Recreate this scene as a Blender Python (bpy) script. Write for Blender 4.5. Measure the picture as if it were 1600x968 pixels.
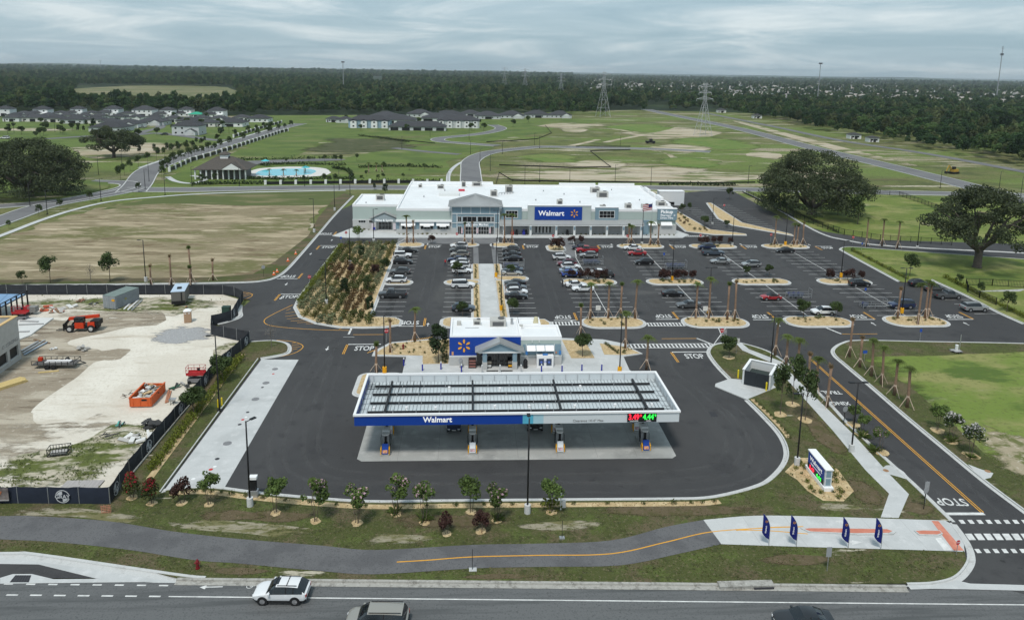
import bpy,bmesh,math,random
import numpy as np
from mathutils import Vector,Matrix
rad=math.radians
for o in list(bpy.data.objects):bpy.data.objects.remove(o)
scene=bpy.context.scene
COL=scene.collection
CAM_H=45.3;F_PX=1132.0;PX,PY=800.0,311.0
PITCH=math.atan(200/1132.0);ROLL=0.0155;YAW=rad(3.4)
fw=Vector((math.sin(YAW)*math.cos(PITCH),math.cos(YAW)*math.cos(PITCH),-math.sin(PITCH)))
r0=Vector((math.cos(YAW),-math.sin(YAW),0));u0=r0.cross(fw)
c_,s_=math.cos(ROLL),math.sin(ROLL)
rt=c_*r0+s_*u0;up=-s_*r0+c_*u0
cd=bpy.data.cameras.new('camera');cam=bpy.data.objects.new('camera',cd);COL.objects.link(cam)
cam.matrix_world=Matrix(((rt.x,up.x,-fw.x,0),(rt.y,up.y,-fw.y,0),(rt.z,up.z,-fw.z,CAM_H),(0,0,0,1)))
cd.sensor_width=36;cd.lens=F_PX/1600*36;cd.shift_y=-(484-PY)/1600
cd.clip_start=1;cd.clip_end=80000
scene.camera=cam
SUN_EL,SUN_AZ=rad(62),rad(200)
w=bpy.data.worlds.new('World');scene.world=w;w.use_nodes=True
nt=w.node_tree;nt.nodes.clear()
def nd(t,k,**kw):
 n=t.nodes.new(k)
 for a,b in kw.items():setattr(n,a,b)
 return n
out=nd(nt,'ShaderNodeOutputWorld');bg=nd(nt,'ShaderNodeBackground');bg.inputs['Strength'].default_value=0.1
sky=nd(nt,'ShaderNodeTexSky',sky_type='NISHITA');sky.sun_disc=False
sky.sun_elevation=SUN_EL;sky.sun_rotation=SUN_AZ;sky.air_density=1.0;sky.dust_density=2.0
tc=nd(nt,'ShaderNodeTexCoord');sep=nd(nt,'ShaderNodeSeparateXYZ');nt.links.new(tc.outputs['Generated'],sep.inputs[0])
def mth(op,a,b=None,t=nt):
 n=nd(t,'ShaderNodeMath',operation=op)
 for i,v in enumerate((a,b)):
  if v is None:continue
  if isinstance(v,(int,float)):n.inputs[i].default_value=v
  else:t.links.new(v,n.inputs[i])
 return n.outputs[0]
zz=mth('ADD',mth('MAXIMUM',sep.outputs[2],0.0),0.09)
cmb=nd(nt,'ShaderNodeCombineXYZ');nt.links.new(mth('DIVIDE',sep.outputs[0],zz),cmb.inputs[0]);nt.links.new(mth('DIVIDE',sep.outputs[1],zz),cmb.inputs[1])
n1=nd(nt,'ShaderNodeTexNoise');n1.inputs['Scale'].default_value=0.55;n1.inputs['Detail'].default_value=10;n1.inputs['Roughness'].default_value=0.62;n1.inputs['Distortion'].default_value=0.6
nt.links.new(cmb.outputs[0],n1.inputs['Vector'])
cr=nd(nt,'ShaderNodeValToRGB');e=cr.color_ramp.elements
e[0].position=0.36;e[0].color=(2.0,2.85,3.35,1);e[1].position=0.66;e[1].color=(4.3,4.8,5.0,1)
e2=e.new(0.5);e2.color=(2.6,3.4,3.85,1)
nt.links.new(n1.outputs[0],cr.inputs[0])
mixw=nd(nt,'ShaderNodeMix',data_type='RGBA');mixw.inputs[0].default_value=0.88
nt.links.new(sky.outputs[0],mixw.inputs[6]);nt.links.new(cr.outputs[0],mixw.inputs[7]);nt.links.new(mixw.outputs[2],bg.inputs[0])
nt.links.new(bg.outputs[0],out.inputs[0])
sd=bpy.data.lights.new('sun','SUN');sd.energy=1.5;sd.angle=rad(10);sd.color=(1.0,0.96,0.90)
sun=bpy.data.objects.new('sun',sd);COL.objects.link(sun)
sdir=Vector((math.sin(SUN_AZ)*math.cos(SUN_EL),math.cos(SUN_AZ)*math.cos(SUN_EL),math.sin(SUN_EL)))
sun.rotation_euler=sdir.to_track_quat('Z','Y').to_euler();sun.location=(0,0,200)
vs=scene.view_settings;vs.view_transform='Standard';vs.look='None';vs.exposure=0.78;vs.gamma=1;vs.use_curve_mapping=False
scene.render.engine='CYCLES'
def G(px,py,z=0.0):
 """survey point: where the line of sight through a photo pixel meets height z"""
 d=(px-PX)/F_PX*rt-(py-PY)/F_PX*up+fw
 t=(z-CAM_H)/d.z
 return(d.x*t,d.y*t)
def PJ(X,Y,Z=0.0):
 v=Vector((X,Y,Z-CAM_H));q=v.dot(fw)
 return PX+F_PX*v.dot(rt)/q,PY-F_PX*v.dot(up)/q
def HT(px,py,ytop):
 X,Y=G(px,py);lo,hi=0.0,200.0
 for _ in range(30):
  m=(lo+hi)/2
  if PJ(X,Y,m)[1]>ytop:lo=m
  else:hi=m
 return X,Y,lo
def GP(pts,z=0.0):return[G(a,b,z)for a,b in pts]
ORD=['first','second','third','fourth','fifth','sixth','seventh','eighth','ninth','tenth','eleventh','twelfth','thirteenth','fourteenth','fifteenth','sixteenth','seventeenth','eighteenth','nineteenth','twentieth']
ORD+=['twenty-'+o for o in ORD[:9]]+['thirtieth']+['thirty-'+o for o in ORD[:9]]+['fortieth']+['forty-'+o for o in ORD[:9]]
MATS={}
def mat(name,col,rough=0.7,metal=0.0,var=0.0,scale=1.0,bump=0.0,bscale=None,emit=None,est=1.0,spec=0.3,stretch=(1,1,1),trans=0.0,rnd=0.0,coat=0.0,world=False):
 """principled material, colour varied by object-space noise (var), fine relief (bump), per-object value jitter (rnd)"""
 if name in MATS:return MATS[name]
 m=bpy.data.materials.new(name);m.use_nodes=True;t=m.node_tree;b=t.nodes['Principled BSDF']
 b.inputs['Roughness'].default_value=rough;b.inputs['Metallic'].default_value=metal
 b.inputs['Specular IOR Level'].default_value=spec;b.inputs['Coat Weight'].default_value=coat
 b.inputs['Base Color'].default_value=(*col,1)
 if emit:b.inputs['Emission Color'].default_value=(*emit,1);b.inputs['Emission Strength'].default_value=est
 co=None
 if var or bump:
  tcn=nd(t,'ShaderNodeNewGeometry')if world else nd(t,'ShaderNodeTexCoord')
  mp=nd(t,'ShaderNodeMapping');mp.inputs['Scale'].default_value=stretch
  t.links.new(tcn.outputs['Position' if world else 'Object'],mp.inputs[0]);co=mp.outputs[0]
 cur=None
 if var:
  n=nd(t,'ShaderNodeTexNoise');n.inputs['Scale'].default_value=scale;n.inputs['Detail'].default_value=5;n.inputs['Roughness'].default_value=0.6
  t.links.new(co,n.inputs['Vector'])
  r=nd(t,'ShaderNodeMapRange');r.inputs[1].default_value=0.25;r.inputs[2].default_value=0.75;r.inputs[3].default_value=1-var;r.inputs[4].default_value=1+var
  t.links.new(n.outputs[0],r.inputs[0]);cur=r.outputs[0]
 if rnd:
  oi=nd(t,'ShaderNodeObjectInfo');r2=nd(t,'ShaderNodeMapRange');r2.inputs[3].default_value=1-rnd;r2.inputs[4].default_value=1+rnd
  t.links.new(oi.outputs['Random'],r2.inputs[0]);cur=mth('MULTIPLY',cur,r2.outputs[0],t)if cur is not None else r2.outputs[0]
 if cur is not None:
  h=nd(t,'ShaderNodeHueSaturation');h.inputs['Color'].default_value=(*col,1);t.links.new(cur,h.inputs['Value']);t.links.new(h.outputs[0],b.inputs['Base Color'])
 if bump:
  n2=nd(t,'ShaderNodeTexNoise');n2.inputs['Scale'].default_value=bscale or scale*4;n2.inputs['Detail'].default_value=4;t.links.new(co,n2.inputs['Vector'])
  bp=nd(t,'ShaderNodeBump');bp.inputs['Strength'].default_value=bump;bp.inputs['Distance'].default_value=0.05
  t.links.new(n2.outputs[0],bp.inputs['Height']);t.links.new(bp.outputs[0],b.inputs['Normal'])
 if trans:
  tr=nd(t,'ShaderNodeBsdfTranslucent');mx=nd(t,'ShaderNodeMixShader');mx.inputs[0].default_value=trans
  tr.inputs[0].default_value=(*col,1)
  if cur is not None:t.links.new(h.outputs[0],tr.inputs[0])
  t.links.new(b.outputs[0],mx.inputs[1]);t.links.new(tr.outputs[0],mx.inputs[2]);t.links.new(mx.outputs[0],t.nodes['Material Output'].inputs[0])
 MATS[name]=m;return m
def gmat(name,base,layers,rough=0.95,bump=0.35,bscale=3.0,ragged=0.0,rk=.85):
 """ground material: base colour, then layers of (colour, noise scale, lo, hi, (stretch x, y), detail, rotation)"""
 if name in MATS:return MATS[name]
 m=bpy.data.materials.new(name);m.use_nodes=True;t=m.node_tree;b=t.nodes['Principled BSDF']
 b.inputs['Roughness'].default_value=rough;b.inputs['Specular IOR Level'].default_value=0.15
 g=nd(t,'ShaderNodeNewGeometry')
 rgb=nd(t,'ShaderNodeRGB');rgb.outputs[0].default_value=(*base,1);cur=rgb.outputs[0]
 for i,L in enumerate(layers):
  c,sc,lo,hi=L[:4];st=L[4]if len(L)>4 else(1,1);det=L[5]if len(L)>5 else 6;ro=L[6]if len(L)>6 else 0
  mp=nd(t,'ShaderNodeMapping');mp.inputs['Scale'].default_value=(st[0],st[1],1);mp.inputs['Location'].default_value=(i*37.1,i*11.3,i*5.7);mp.inputs['Rotation'].default_value=(0,0,ro)
  t.links.new(g.outputs['Position'],mp.inputs[0])
  n=nd(t,'ShaderNodeTexNoise');n.inputs['Scale'].default_value=sc;n.inputs['Detail'].default_value=det;n.inputs['Roughness'].default_value=0.62
  t.links.new(mp.outputs[0],n.inputs['Vector'])
  r=nd(t,'ShaderNodeMapRange');r.interpolation_type='SMOOTHSTEP';r.inputs[1].default_value=lo;r.inputs[2].default_value=hi
  t.links.new(n.outputs[0],r.inputs[0])
  mx=nd(t,'ShaderNodeMix',data_type='RGBA');t.links.new(r.outputs[0],mx.inputs[0]);t.links.new(cur,mx.inputs[6]);mx.inputs[7].default_value=(*c,1);cur=mx.outputs[2]
 t.links.new(cur,b.inputs['Base Color'])
 if bump:
  n2=nd(t,'ShaderNodeTexNoise');n2.inputs['Scale'].default_value=bscale;n2.inputs['Detail'].default_value=5;t.links.new(g.outputs['Position'],n2.inputs['Vector'])
  bp=nd(t,'ShaderNodeBump');bp.inputs['Strength'].default_value=bump;bp.inputs['Distance'].default_value=0.15
  t.links.new(n2.outputs[0],bp.inputs['Height']);t.links.new(bp.outputs[0],b.inputs['Normal'])
 if ragged:
  tco=nd(t,'ShaderNodeTexCoord');sp=nd(t,'ShaderNodeSeparateXYZ');t.links.new(tco.outputs['Generated'],sp.inputs[0]);dx=mth('MULTIPLY',mth('SUBTRACT',sp.outputs[0],.5,t),2.0,t);dy=mth('MULTIPLY',mth('SUBTRACT',sp.outputs[1],.5,t),2.0,t)
  d=mth('SQRT',mth('ADD',mth('MULTIPLY',dx,dx,t),mth('MULTIPLY',dy,dy,t),t),None,t);n3=nd(t,'ShaderNodeTexNoise');n3.inputs['Scale'].default_value=ragged;n3.inputs['Detail'].default_value=9;n3.inputs['Roughness'].default_value=.7
  mp3=nd(t,'ShaderNodeMapping');mp3.inputs['Scale'].default_value=(.5,1.3,1);t.links.new(g.outputs['Position'],mp3.inputs[0]);t.links.new(mp3.outputs[0],n3.inputs['Vector'])
  al=nd(t,'ShaderNodeMapRange');al.interpolation_type='SMOOTHSTEP';al.inputs[1].default_value=.0;al.inputs[2].default_value=.22;t.links.new(mth('SUBTRACT',mth('MULTIPLY',n3.outputs[0],1.5,t),mth('MULTIPLY',d,rk,t),t),al.inputs[0])
  tb=nd(t,'ShaderNodeBsdfTransparent');ms=nd(t,'ShaderNodeMixShader');t.links.new(al.outputs[0],ms.inputs[0]);t.links.new(tb.outputs[0],ms.inputs[1]);t.links.new(b.outputs[0],ms.inputs[2]);t.links.new(ms.outputs[0],t.nodes['Material Output'].inputs[0])
 MATS[name]=m;return m
class MB:
 def __init__(s):s.v=[];s.f=[];s.m=[]
 def add(s,vs,fs,m=0):
  k=len(s.v);s.v.extend([tuple(q)for q in vs]);s.f.extend([tuple(k+i for i in f)for f in fs]);s.m.extend([m]*len(fs));return s
 def box(s,x0,x1,y0,y1,z0,z1,m=0):
  return s.add([(x0,y0,z0),(x1,y0,z0),(x1,y1,z0),(x0,y1,z0),(x0,y0,z1),(x1,y0,z1),(x1,y1,z1),(x0,y1,z1)],[(3,2,1,0),(4,5,6,7),(0,1,5,4),(1,2,6,5),(2,3,7,6),(3,0,4,7)],m)
 def bbox(s,c,sz,rz=0.0,m=0,rx=0.0,ry=0.0):
  M=Matrix.Translation(c)@Matrix.Rotation(rz,4,'Z')@Matrix.Rotation(ry,4,'Y')@Matrix.Rotation(rx,4,'X')
  x,y,z=sz[0]/2,sz[1]/2,sz[2]/2
  vs=[M@Vector(q)for q in((-x,-y,-z),(x,-y,-z),(x,y,-z),(-x,y,-z),(-x,-y,z),(x,-y,z),(x,y,z),(-x,y,z))]
  return s.add(vs,[(3,2,1,0),(4,5,6,7),(0,1,5,4),(1,2,6,5),(2,3,7,6),(3,0,4,7)],m)
 def bar(s,a,b,wd,ht=None,m=0):
  a,b=Vector(a),Vector(b);d=b-a;L=d.length
  if L<1e-6:return s
  q=d.to_track_quat('X','Z').to_matrix().to_4x4();M=Matrix.Translation((a+b)/2)@q
  x,y,z=L/2,wd/2,(ht or wd)/2
  vs=[M@Vector(p)for p in((-x,-y,-z),(x,-y,-z),(x,y,-z),(-x,y,-z),(-x,-y,z),(x,-y,z),(x,y,z),(-x,y,z))]
  return s.add(vs,[(3,2,1,0),(4,5,6,7),(0,1,5,4),(1,2,6,5),(2,3,7,6),(3,0,4,7)],m)
 def prism(s,poly,z0,z1,m=0,mt=None,bottom=False):
  ar=sum(poly[i][0]*poly[(i+1)%len(poly)][1]-poly[(i+1)%len(poly)][0]*poly[i][1]for i in range(len(poly)))
  if ar<0:poly=poly[::-1]
  n=len(poly);k=len(s.v)
  s.v.extend([(x,y,z0)for x,y in poly]);s.v.extend([(x,y,z1)for x,y in poly])
  for i in range(n):s.f.append((k+i,k+(i+1)%n,k+n+(i+1)%n,k+n+i));s.m.append(m)
  s.f.append(tuple(k+n+i for i in range(n)));s.m.append(m if mt is None else mt)
  if bottom:s.f.append(tuple(k+i for i in range(n))[::-1]);s.m.append(m)
  return s
 def sheet(s,poly,z,m=0):
  ar=sum(poly[i][0]*poly[(i+1)%len(poly)][1]-poly[(i+1)%len(poly)][0]*poly[i][1]for i in range(len(poly)))
  if ar<0:poly=poly[::-1]
  return s.add([(x,y,z)for x,y in poly],[tuple(range(len(poly)))],m)
 def quad(s,a,b,c,d,m=0):return s.add([a,b,c,d],[(0,1,2,3)],m)
 def cyl(s,c,r,z0,z1,n=12,m=0,r2=None,cap=True):
  r2=r if r2 is None else r2;k=len(s.v)
  for i in range(n):a=2*math.pi*i/n;s.v.append((c[0]+r*math.cos(a),c[1]+r*math.sin(a),z0))
  for i in range(n):a=2*math.pi*i/n;s.v.append((c[0]+r2*math.cos(a),c[1]+r2*math.sin(a),z1))
  for i in range(n):s.f.append((k+i,k+(i+1)%n,k+n+(i+1)%n,k+n+i));s.m.append(m)
  if cap:s.f.append(tuple(k+n+i for i in range(n)));s.m.append(m);s.f.append(tuple(k+i for i in range(n))[::-1]);s.m.append(m)
  return s
 def wheelx(s,c,r,w,n=16,m=0,ax='y'):
  """disc lying along y (a wheel)"""
  k=len(s.v)
  for sgn in(-1,1):
   for i in range(n):
    a=2*math.pi*i/n
    s.v.append((c[0]+r*math.cos(a),c[1]+sgn*w/2,c[2]+r*math.sin(a))if ax=='y' else(c[0]+sgn*w/2,c[1]+r*math.cos(a),c[2]+r*math.sin(a)))
  for i in range(n):s.f.append((k+i,k+(i+1)%n,k+n+(i+1)%n,k+n+i));s.m.append(m)
  s.f.append(tuple(k+i for i in range(n)));s.m.append(m);s.f.append(tuple(k+n+i for i in range(n))[::-1]);s.m.append(m)
  return s
 def tube(s,pts,rs,n=8,m=0,cap=True):
  pts=[Vector(p)for p in pts]
  if not hasattr(rs,'__len__'):rs=[rs]*len(pts)
  k0=len(s.v)
  for i,p in enumerate(pts):
   d=(pts[min(i+1,len(pts)-1)]-pts[max(i-1,0)]).normalized()
   a=d.orthogonal().normalized()if abs(d.z)>.95 else d.cross(Vector((0,0,1))).normalized();b=d.cross(a)
   if abs(d.z)>.95:a=Vector((1,0,0));a=(a-d*a.dot(d)).normalized();b=d.cross(a)
   for j in range(n):
    t=2*math.pi*j/n;q=p+(a*math.cos(t)+b*math.sin(t))*rs[i];s.v.append(tuple(q))
  for i in range(len(pts)-1):
   for j in range(n):
    A=k0+i*n+j;B=k0+i*n+(j+1)%n;s.f.append((A,B,B+n,A+n));s.m.append(m)
  if cap:
   s.f.append(tuple(k0+j for j in range(n))[::-1]);s.m.append(m);e=k0+(len(pts)-1)*n;s.f.append(tuple(e+j for j in range(n)));s.m.append(m)
  return s
 def build(s,name,mats,parent=None,smooth=False,**pr):
  me=bpy.data.meshes.new(name);me.from_pydata(s.v,[],s.f)
  if not isinstance(mats,(list,tuple)):mats=[mats]
  for q in mats:me.materials.append(q)
  if len(mats)>1:me.polygons.foreach_set('material_index',s.m)
  if smooth:me.polygons.foreach_set('use_smooth',[True]*len(s.f))
  me.update();return obj(name,me,parent,**pr)
def obj(name,me,parent=None,**pr):
 o=bpy.data.objects.new(name,me);COL.objects.link(o)
 if parent is not None:o.parent=parent
 for k,v in pr.items():
  if v is not None:o[k]=v
 return o
def thing(name,label,category,loc=(0,0,0),rz=0.0,group=None,sc=None):
 o=bpy.data.objects.new(name,None);COL.objects.link(o);o.empty_display_size=0.2
 o.location=loc if len(loc)==3 else(*loc,0);o.rotation_euler=(0,0,rz);o['label']=label;o['category']=category
 if group:o['group']=group
 if sc:o.scale=(sc,sc,sc)if not hasattr(sc,'__len__')else sc
 return o
def struct(name,mb,mats,**pr):return mb.build(name,mats,None,kind='structure',**pr)
KIDS={}
def copy_tree(src,loc,rz=0.0,label=None,sc=None,parent=None):
 c=src.copy();COL.objects.link(c);c.location=loc if len(loc)==3 else(*loc,0);c.rotation_euler=(0,0,rz)
 if sc:c.scale=(sc,sc,sc)if not hasattr(sc,'__len__')else sc
 if label:c['label']=label
 def rec(a,b):
  if a not in KIDS:KIDS[a]=list(a.children)
  for ch in KIDS[a]:
   q=ch.copy();COL.objects.link(q);q.parent=b;rec(ch,q)
 rec(src,c);return c
class Proto:
 """first use places the original, later uses copy it with all parts"""
 def __init__(s,fn):s.fn=fn;s.o=None;s.used=False
 def put(s,loc,rz=0.0,label=None,sc=None,group=None):
  if s.o is None:s.o=s.fn()
  if not s.used:
   s.used=True;o=s.o;KIDS[o]=list(o.children)
   o.location=loc if len(loc)==3 else(*loc,0);o.rotation_euler=(0,0,rz)
   if sc:o.scale=(sc,sc,sc)if not hasattr(sc,'__len__')else sc
   if label:o['label']=label
  else:o=copy_tree(s.o,loc,rz,label,sc)
  if group:o['group']=group
  return o
def text_mesh(txt,size,depth=0.02,bold=0.0,align='CENTER',sp=1.0):
 cu=bpy.data.curves.new('text','FONT');cu.body=txt;cu.size=size;cu.extrude=depth;cu.offset=bold;cu.align_x=align;cu.align_y='CENTER';cu.resolution_u=3;cu.space_character=sp
 o=bpy.data.objects.new('text',cu);COL.objects.link(o)
 dg=bpy.context.evaluated_depsgraph_get();me=bpy.data.meshes.new_from_object(o.evaluated_get(dg))
 bpy.data.objects.remove(o);return me
def text(name,txt,size,m,loc,parent=None,rz=0.0,rx=math.pi/2,depth=0.02,bold=0.0,align='CENTER',sx=1.0,sp=1.0,**pr):
 """upright lettering facing -Y by default (rx=0: lying flat)"""
 me=text_mesh(txt,size,depth,bold,align,sp);me.materials.clear();me.materials.append(m)
 o=obj(name,me,parent,**pr);o.location=loc;o.rotation_euler=(rx,0,rz);o.scale=(sx,1,1);return o
def catmull(pts,n=6,closed=False):
 P=[Vector((*p[:2],))for p in pts];N=len(P);res=[]
 rng=range(N)if closed else range(N-1)
 for i in rng:
  p0=P[(i-1)%N]if closed or i>0 else P[i]*2-P[i+1];p1=P[i];p2=P[(i+1)%N];p3=P[(i+2)%N]if closed or i+2<N else p2*2-p1
  for k in range(n):
   t=k/n;res.append(tuple(0.5*((2*p1)+(p2-p0)*t+(2*p0-5*p1+4*p2-p3)*t*t+(3*p1-p0-3*p2+p3)*t**3)))
 if not closed:res.append(tuple(P[-1]))
 return res
def normals(pts,closed=False):
 N=len(pts);res=[]
 for i in range(N):
  a=Vector(pts[i-1]if(closed or i>0)else pts[i]);b=Vector(pts[(i+1)%N]if(closed or i<N-1)else pts[i])
  d=(b-a);d=d.normalized()if d.length>1e-9 else Vector((1,0));res.append(Vector((-d.y,d.x)))
 return res
def strip(mb,pts,offs,closed=False,m=0):
 """sweep a profile of (offset to the left, z) along a path; offs = [(o, z, material)]"""
 nn=normals(pts,closed);k=len(mb.v);n=len(offs);N=len(pts)
 for p,q in zip(pts,nn):
  for o in offs:mb.v.append((p[0]+q.x*o[0],p[1]+q.y*o[0],o[1]))
 for i in range(N if closed else N-1):
  j=(i+1)%N
  for a in range(n-1):
   mb.f.append((k+i*n+a+1,k+i*n+a,k+j*n+a,k+j*n+a+1));mb.m.append(offs[a][2]if len(offs[a])>2 else m)
 return mb
def ribbon(name,pts,wd,z,m,n=6,kind='structure',smooth=True):
 q=catmull(pts,n)if smooth else pts;mb=MB();strip(mb,q,[(wd/2,z),(-wd/2,z)])
 return mb.build(name,m,None,kind=kind)
def rrect(x0,x1,y0,y1,r,n=5):
 res=[]
 for cx,cy,a0 in((x1-r,y1-r,0),(x0+r,y1-r,90),(x0+r,y0+r,180),(x1-r,y0+r,270)):
  for i in range(n+1):a=rad(a0+90*i/n);res.append((cx+r*math.cos(a),cy+r*math.sin(a)))
 return res
def inpoly(x,y,P):
 c=False;j=len(P)-1
 for i in range(len(P)):
  if(P[i][1]>y)!=(P[j][1]>y)and x<(P[j][0]-P[i][0])*(y-P[i][1])/(P[j][1]-P[i][1])+P[i][0]:c=not c
  j=i
 return c
RNG=random.Random(7);HAZE=0.00006
M_forestfloor=gmat('forest_floor',(.022,.034,.016),[((.040,.060,.022),.004,.45,.6),((.075,.095,.035),.0016,.58,.64),((.016,.026,.016),.02,.4,.7)],bump=0)
M_meadow=gmat('meadow_grass',(.120,.140,.044),[((.165,.160,.070),.02,.45,.62,(1,1.6)),((.080,.095,.034),.07,.48,.66),((.125,.100,.055),.05,.57,.68,(.5,1.8),8),((.130,.175,.045),.012,.48,.58,(.8,1.4),7),((.30,.26,.18),.020,.565,.64,(.5,1.7),10),((.44,.39,.30),.045,.59,.66,(.4,2.2),10),((.075,.085,.030),.8,.5,.7)],bscale=1.5)
M_greenr=gmat('fresh_green_plot',(.125,.185,.045),[((.165,.195,.060),.05,.45,.62),((.095,.150,.035),.2,.5,.68)],bump=.2,ragged=.05)
M_bright=gmat('watered_lawn',(.115,.160,.040),[((.080,.118,.032),.05,.4,.65),((.150,.165,.060),.03,.52,.68,(.6,1.6)),((.24,.21,.13),.05,.62,.70,(.5,1.8),9)],bscale=2)
M_lawn=gmat('roadside_grass',(.078,.088,.030),[((.125,.100,.060),.14,.47,.60,(1,1)),((.095,.120,.034),.35,.50,.66),((.050,.054,.022),1.6,.5,.68),((.17,.145,.085),3.2,.54,.68),((.060,.075,.022),6,.5,.64),((.46,.42,.33),.30,.655,.70,(.35,1.6),10)],bump=1,bscale=6)
M_fieldlawn=gmat('field_grass',(.140,.180,.042),[((.230,.235,.085),.07,.45,.65,(1,1.8)),((.085,.130,.030),.10,.52,.64,(.7,1.5)),((.36,.32,.22),.045,.64,.72),((.100,.120,.035),1.2,.5,.75)],bump=.5,bscale=3)
M_fieldr=gmat('field_grass_ragged',(.150,.205,.045),[((.240,.240,.090),.07,.45,.62,(1,1.8),8),((.085,.130,.030),.10,.52,.62,(.7,1.5),8),((.36,.32,.22),.06,.60,.70,(.6,1.4),9),((.110,.130,.040),1.2,.5,.75)],bump=.5,bscale=3,ragged=.06,rk=.58)
M_dry=gmat('dry_stripped_field',(.235,.195,.120),[((.145,.140,.060),.05,.47,.60,(.5,1.1),9,.35),((.37,.305,.205),.16,.50,.60,(.30,1.2),9,.3),((.16,.120,.072),.22,.55,.66,(.4,1.2),8,.3),((.45,.38,.265),.34,.57,.65,(.20,1.3),9,.35),((.105,.125,.040),.03,.57,.67,(.8,1.1),9),((.30,.25,.16),1.2,.52,.70,(.4,1.2),6,.3)],bump=.7,bscale=1.2)
M_site=gmat('construction_sand',(.60,.555,.475),[((.68,.64,.56),.10,.42,.62),((.46,.40,.32),.16,.56,.70,(.35,1.6),9,.5),((.50,.45,.37),.6,.56,.68,(.25,1.8),9,.45),((.54,.49,.41),2.5,.5,.7)],bump=.5,bscale=2)
M_churn=gmat('churned_soil',(.29,.245,.185),[((.44,.39,.31),.20,.48,.60,(.35,1.5),9,.5),((.18,.145,.105),.4,.53,.64,(.3,1.6),9,.6),((.50,.45,.37),1.5,.58,.72)],bump=1,bscale=2.2,ragged=.18)
M_weedy=gmat('weedy_sand',(.105,.125,.035),[((.48,.43,.34),.28,.45,.58,(.6,1.4),8),((.070,.085,.028),.9,.5,.66),((.55,.50,.41),1.2,.60,.72)],bump=.8,bscale=3,ragged=.25)
M_gravel=gmat('grey_gravel',(.36,.36,.36),[((.50,.50,.50),3.0,.5,.7),((.24,.24,.25),4.5,.55,.7)],bump=1,bscale=9,ragged=.5)
M_asphalt=gmat('new_asphalt',(.050,.050,.0515),[((.068,.068,.069),.045,.42,.66,(1,.6)),((.040,.040,.042),.30,.5,.7),((.115,.112,.108),.10,.63,.80,(.35,1.3),9,.5),((.030,.030,.031),.55,.66,.74,(1,1),4),((.085,.084,.082),.06,.60,.72,(1.2,.25),8,.9),((.062,.062,.063),6,.45,.65)],rough=.85,bump=.15,bscale=14)
M_road=gmat('road_asphalt',(.130,.133,.134),[((.085,.089,.090),.5,.45,.65,(.12,2.0)),((.130,.134,.135),.35,.5,.7,(.10,2.4)),((.080,.083,.085),6,.5,.7)],rough=.8,bump=.15,bscale=14)
M_trail=gmat('worn_trail_asphalt',(.135,.135,.138),[((.108,.108,.112),.25,.45,.6),((.150,.150,.150),.6,.60,.75,(.4,1.5)),((.080,.080,.083),7,.5,.7)],rough=.9,bump=.3,bscale=12)
M_farroad=gmat('far_road_asphalt',(.17,.17,.172),[((.14,.14,.145),.08,.45,.65)],bump=0)
M_conc=gmat('concrete_paving',(.50,.51,.505),[((.43,.44,.435),.18,.45,.65),((.56,.565,.56),.7,.5,.7),((.46,.465,.46),7,.5,.7)],rough=.8,bump=.1,bscale=10)
M_cpad=gmat('fuel_pad_concrete',(.36,.365,.35),[((.27,.275,.265),.16,.45,.65),((.42,.42,.405),.5,.5,.68),((.20,.20,.195),.9,.64,.76,(.5,1.5)),((.32,.32,.31),7,.5,.7)],rough=.75,bump=.1,bscale=10)
M_greyc=gmat('grey_paving',(.17,.172,.175),[((.14,.14,.145),.3,.45,.65),((.20,.20,.20),5,.5,.7)],rough=.85,bump=.1)
M_kerb=gmat('kerb_concrete',(.50,.505,.495),[((.40,.40,.39),1.1,.5,.7),((.57,.57,.56),6,.5,.7)],rough=.85,bump=.1,bscale=9)
M_okerb=gmat('weathered_kerb',(.36,.35,.32),[((.22,.21,.19),1.5,.45,.65),((.44,.43,.40),5,.5,.7)],rough=.9,bump=.3,bscale=8)
M_mulch=gmat('straw_mulch',(.49,.365,.200),[((.60,.47,.28),1.2,.45,.62),((.27,.175,.09),3.5,.54,.68),((.64,.50,.32),8,.56,.72)],bump=.9,bscale=8)
M_white=mat('road_paint_white',(.60,.60,.585),.6,var=.28,scale=1.3,world=True)
M_yel=mat('road_paint_yellow',(.68,.33,.035),.6,var=.12,scale=1.3,world=True)
M_redc=gmat('red_concrete',(.52,.19,.13),[((.60,.25,.18),.9,.45,.65)],bump=.1)
M_pale=gmat('pale_bare_sand',(.44,.385,.29),[((.34,.28,.19),.06,.45,.62,(.4,1.8)),((.14,.16,.06),.07,.52,.62,(.5,1.6),9)],bump=.2,ragged=.05)
mb=MB();R=60000
ring=[0,1500,6000,20000,R]
NS=48;vs=[(0,0,-.3)]
for r in ring[1:]:vs+=[(r*math.cos(2*math.pi*i/NS),r*math.sin(2*math.pi*i/NS),-.3)for i in range(NS)]
fs=[(0,1+i,1+(i+1)%NS)for i in range(NS)]
for k in range(len(ring)-2):
 a=1+k*NS;b=a+NS
 fs+=[(a+i,b+i,b+(i+1)%NS,a+(i+1)%NS)for i in range(NS)]
mb.add(vs,fs);struct('ground',mb,M_forestfloor)
struct('meadow',MB().sheet([(-700,58),(-500,500),(-420,640),(-150,720),(0,760),(200,900),(330,860),(420,500),(500,380),(700,300),(700,58),(200,-60),(-200,-60)],-.16),M_meadow)
def blob(pts,amp=.06,n=6,seed=1):
 r=random.Random(seed+int(abs(pts[0][0])*7));q=catmull(pts,n,True);cx=sum(p[0]for p in q)/len(q);cy=sum(p[1]for p in q)/len(q);v=0;res=[]
 for p in q:
  v=v*.55+r.uniform(-amp,amp);res.append((cx+(p[0]-cx)*(1+v),cy+(p[1]-cy)*(1+v)))
 return res
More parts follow.
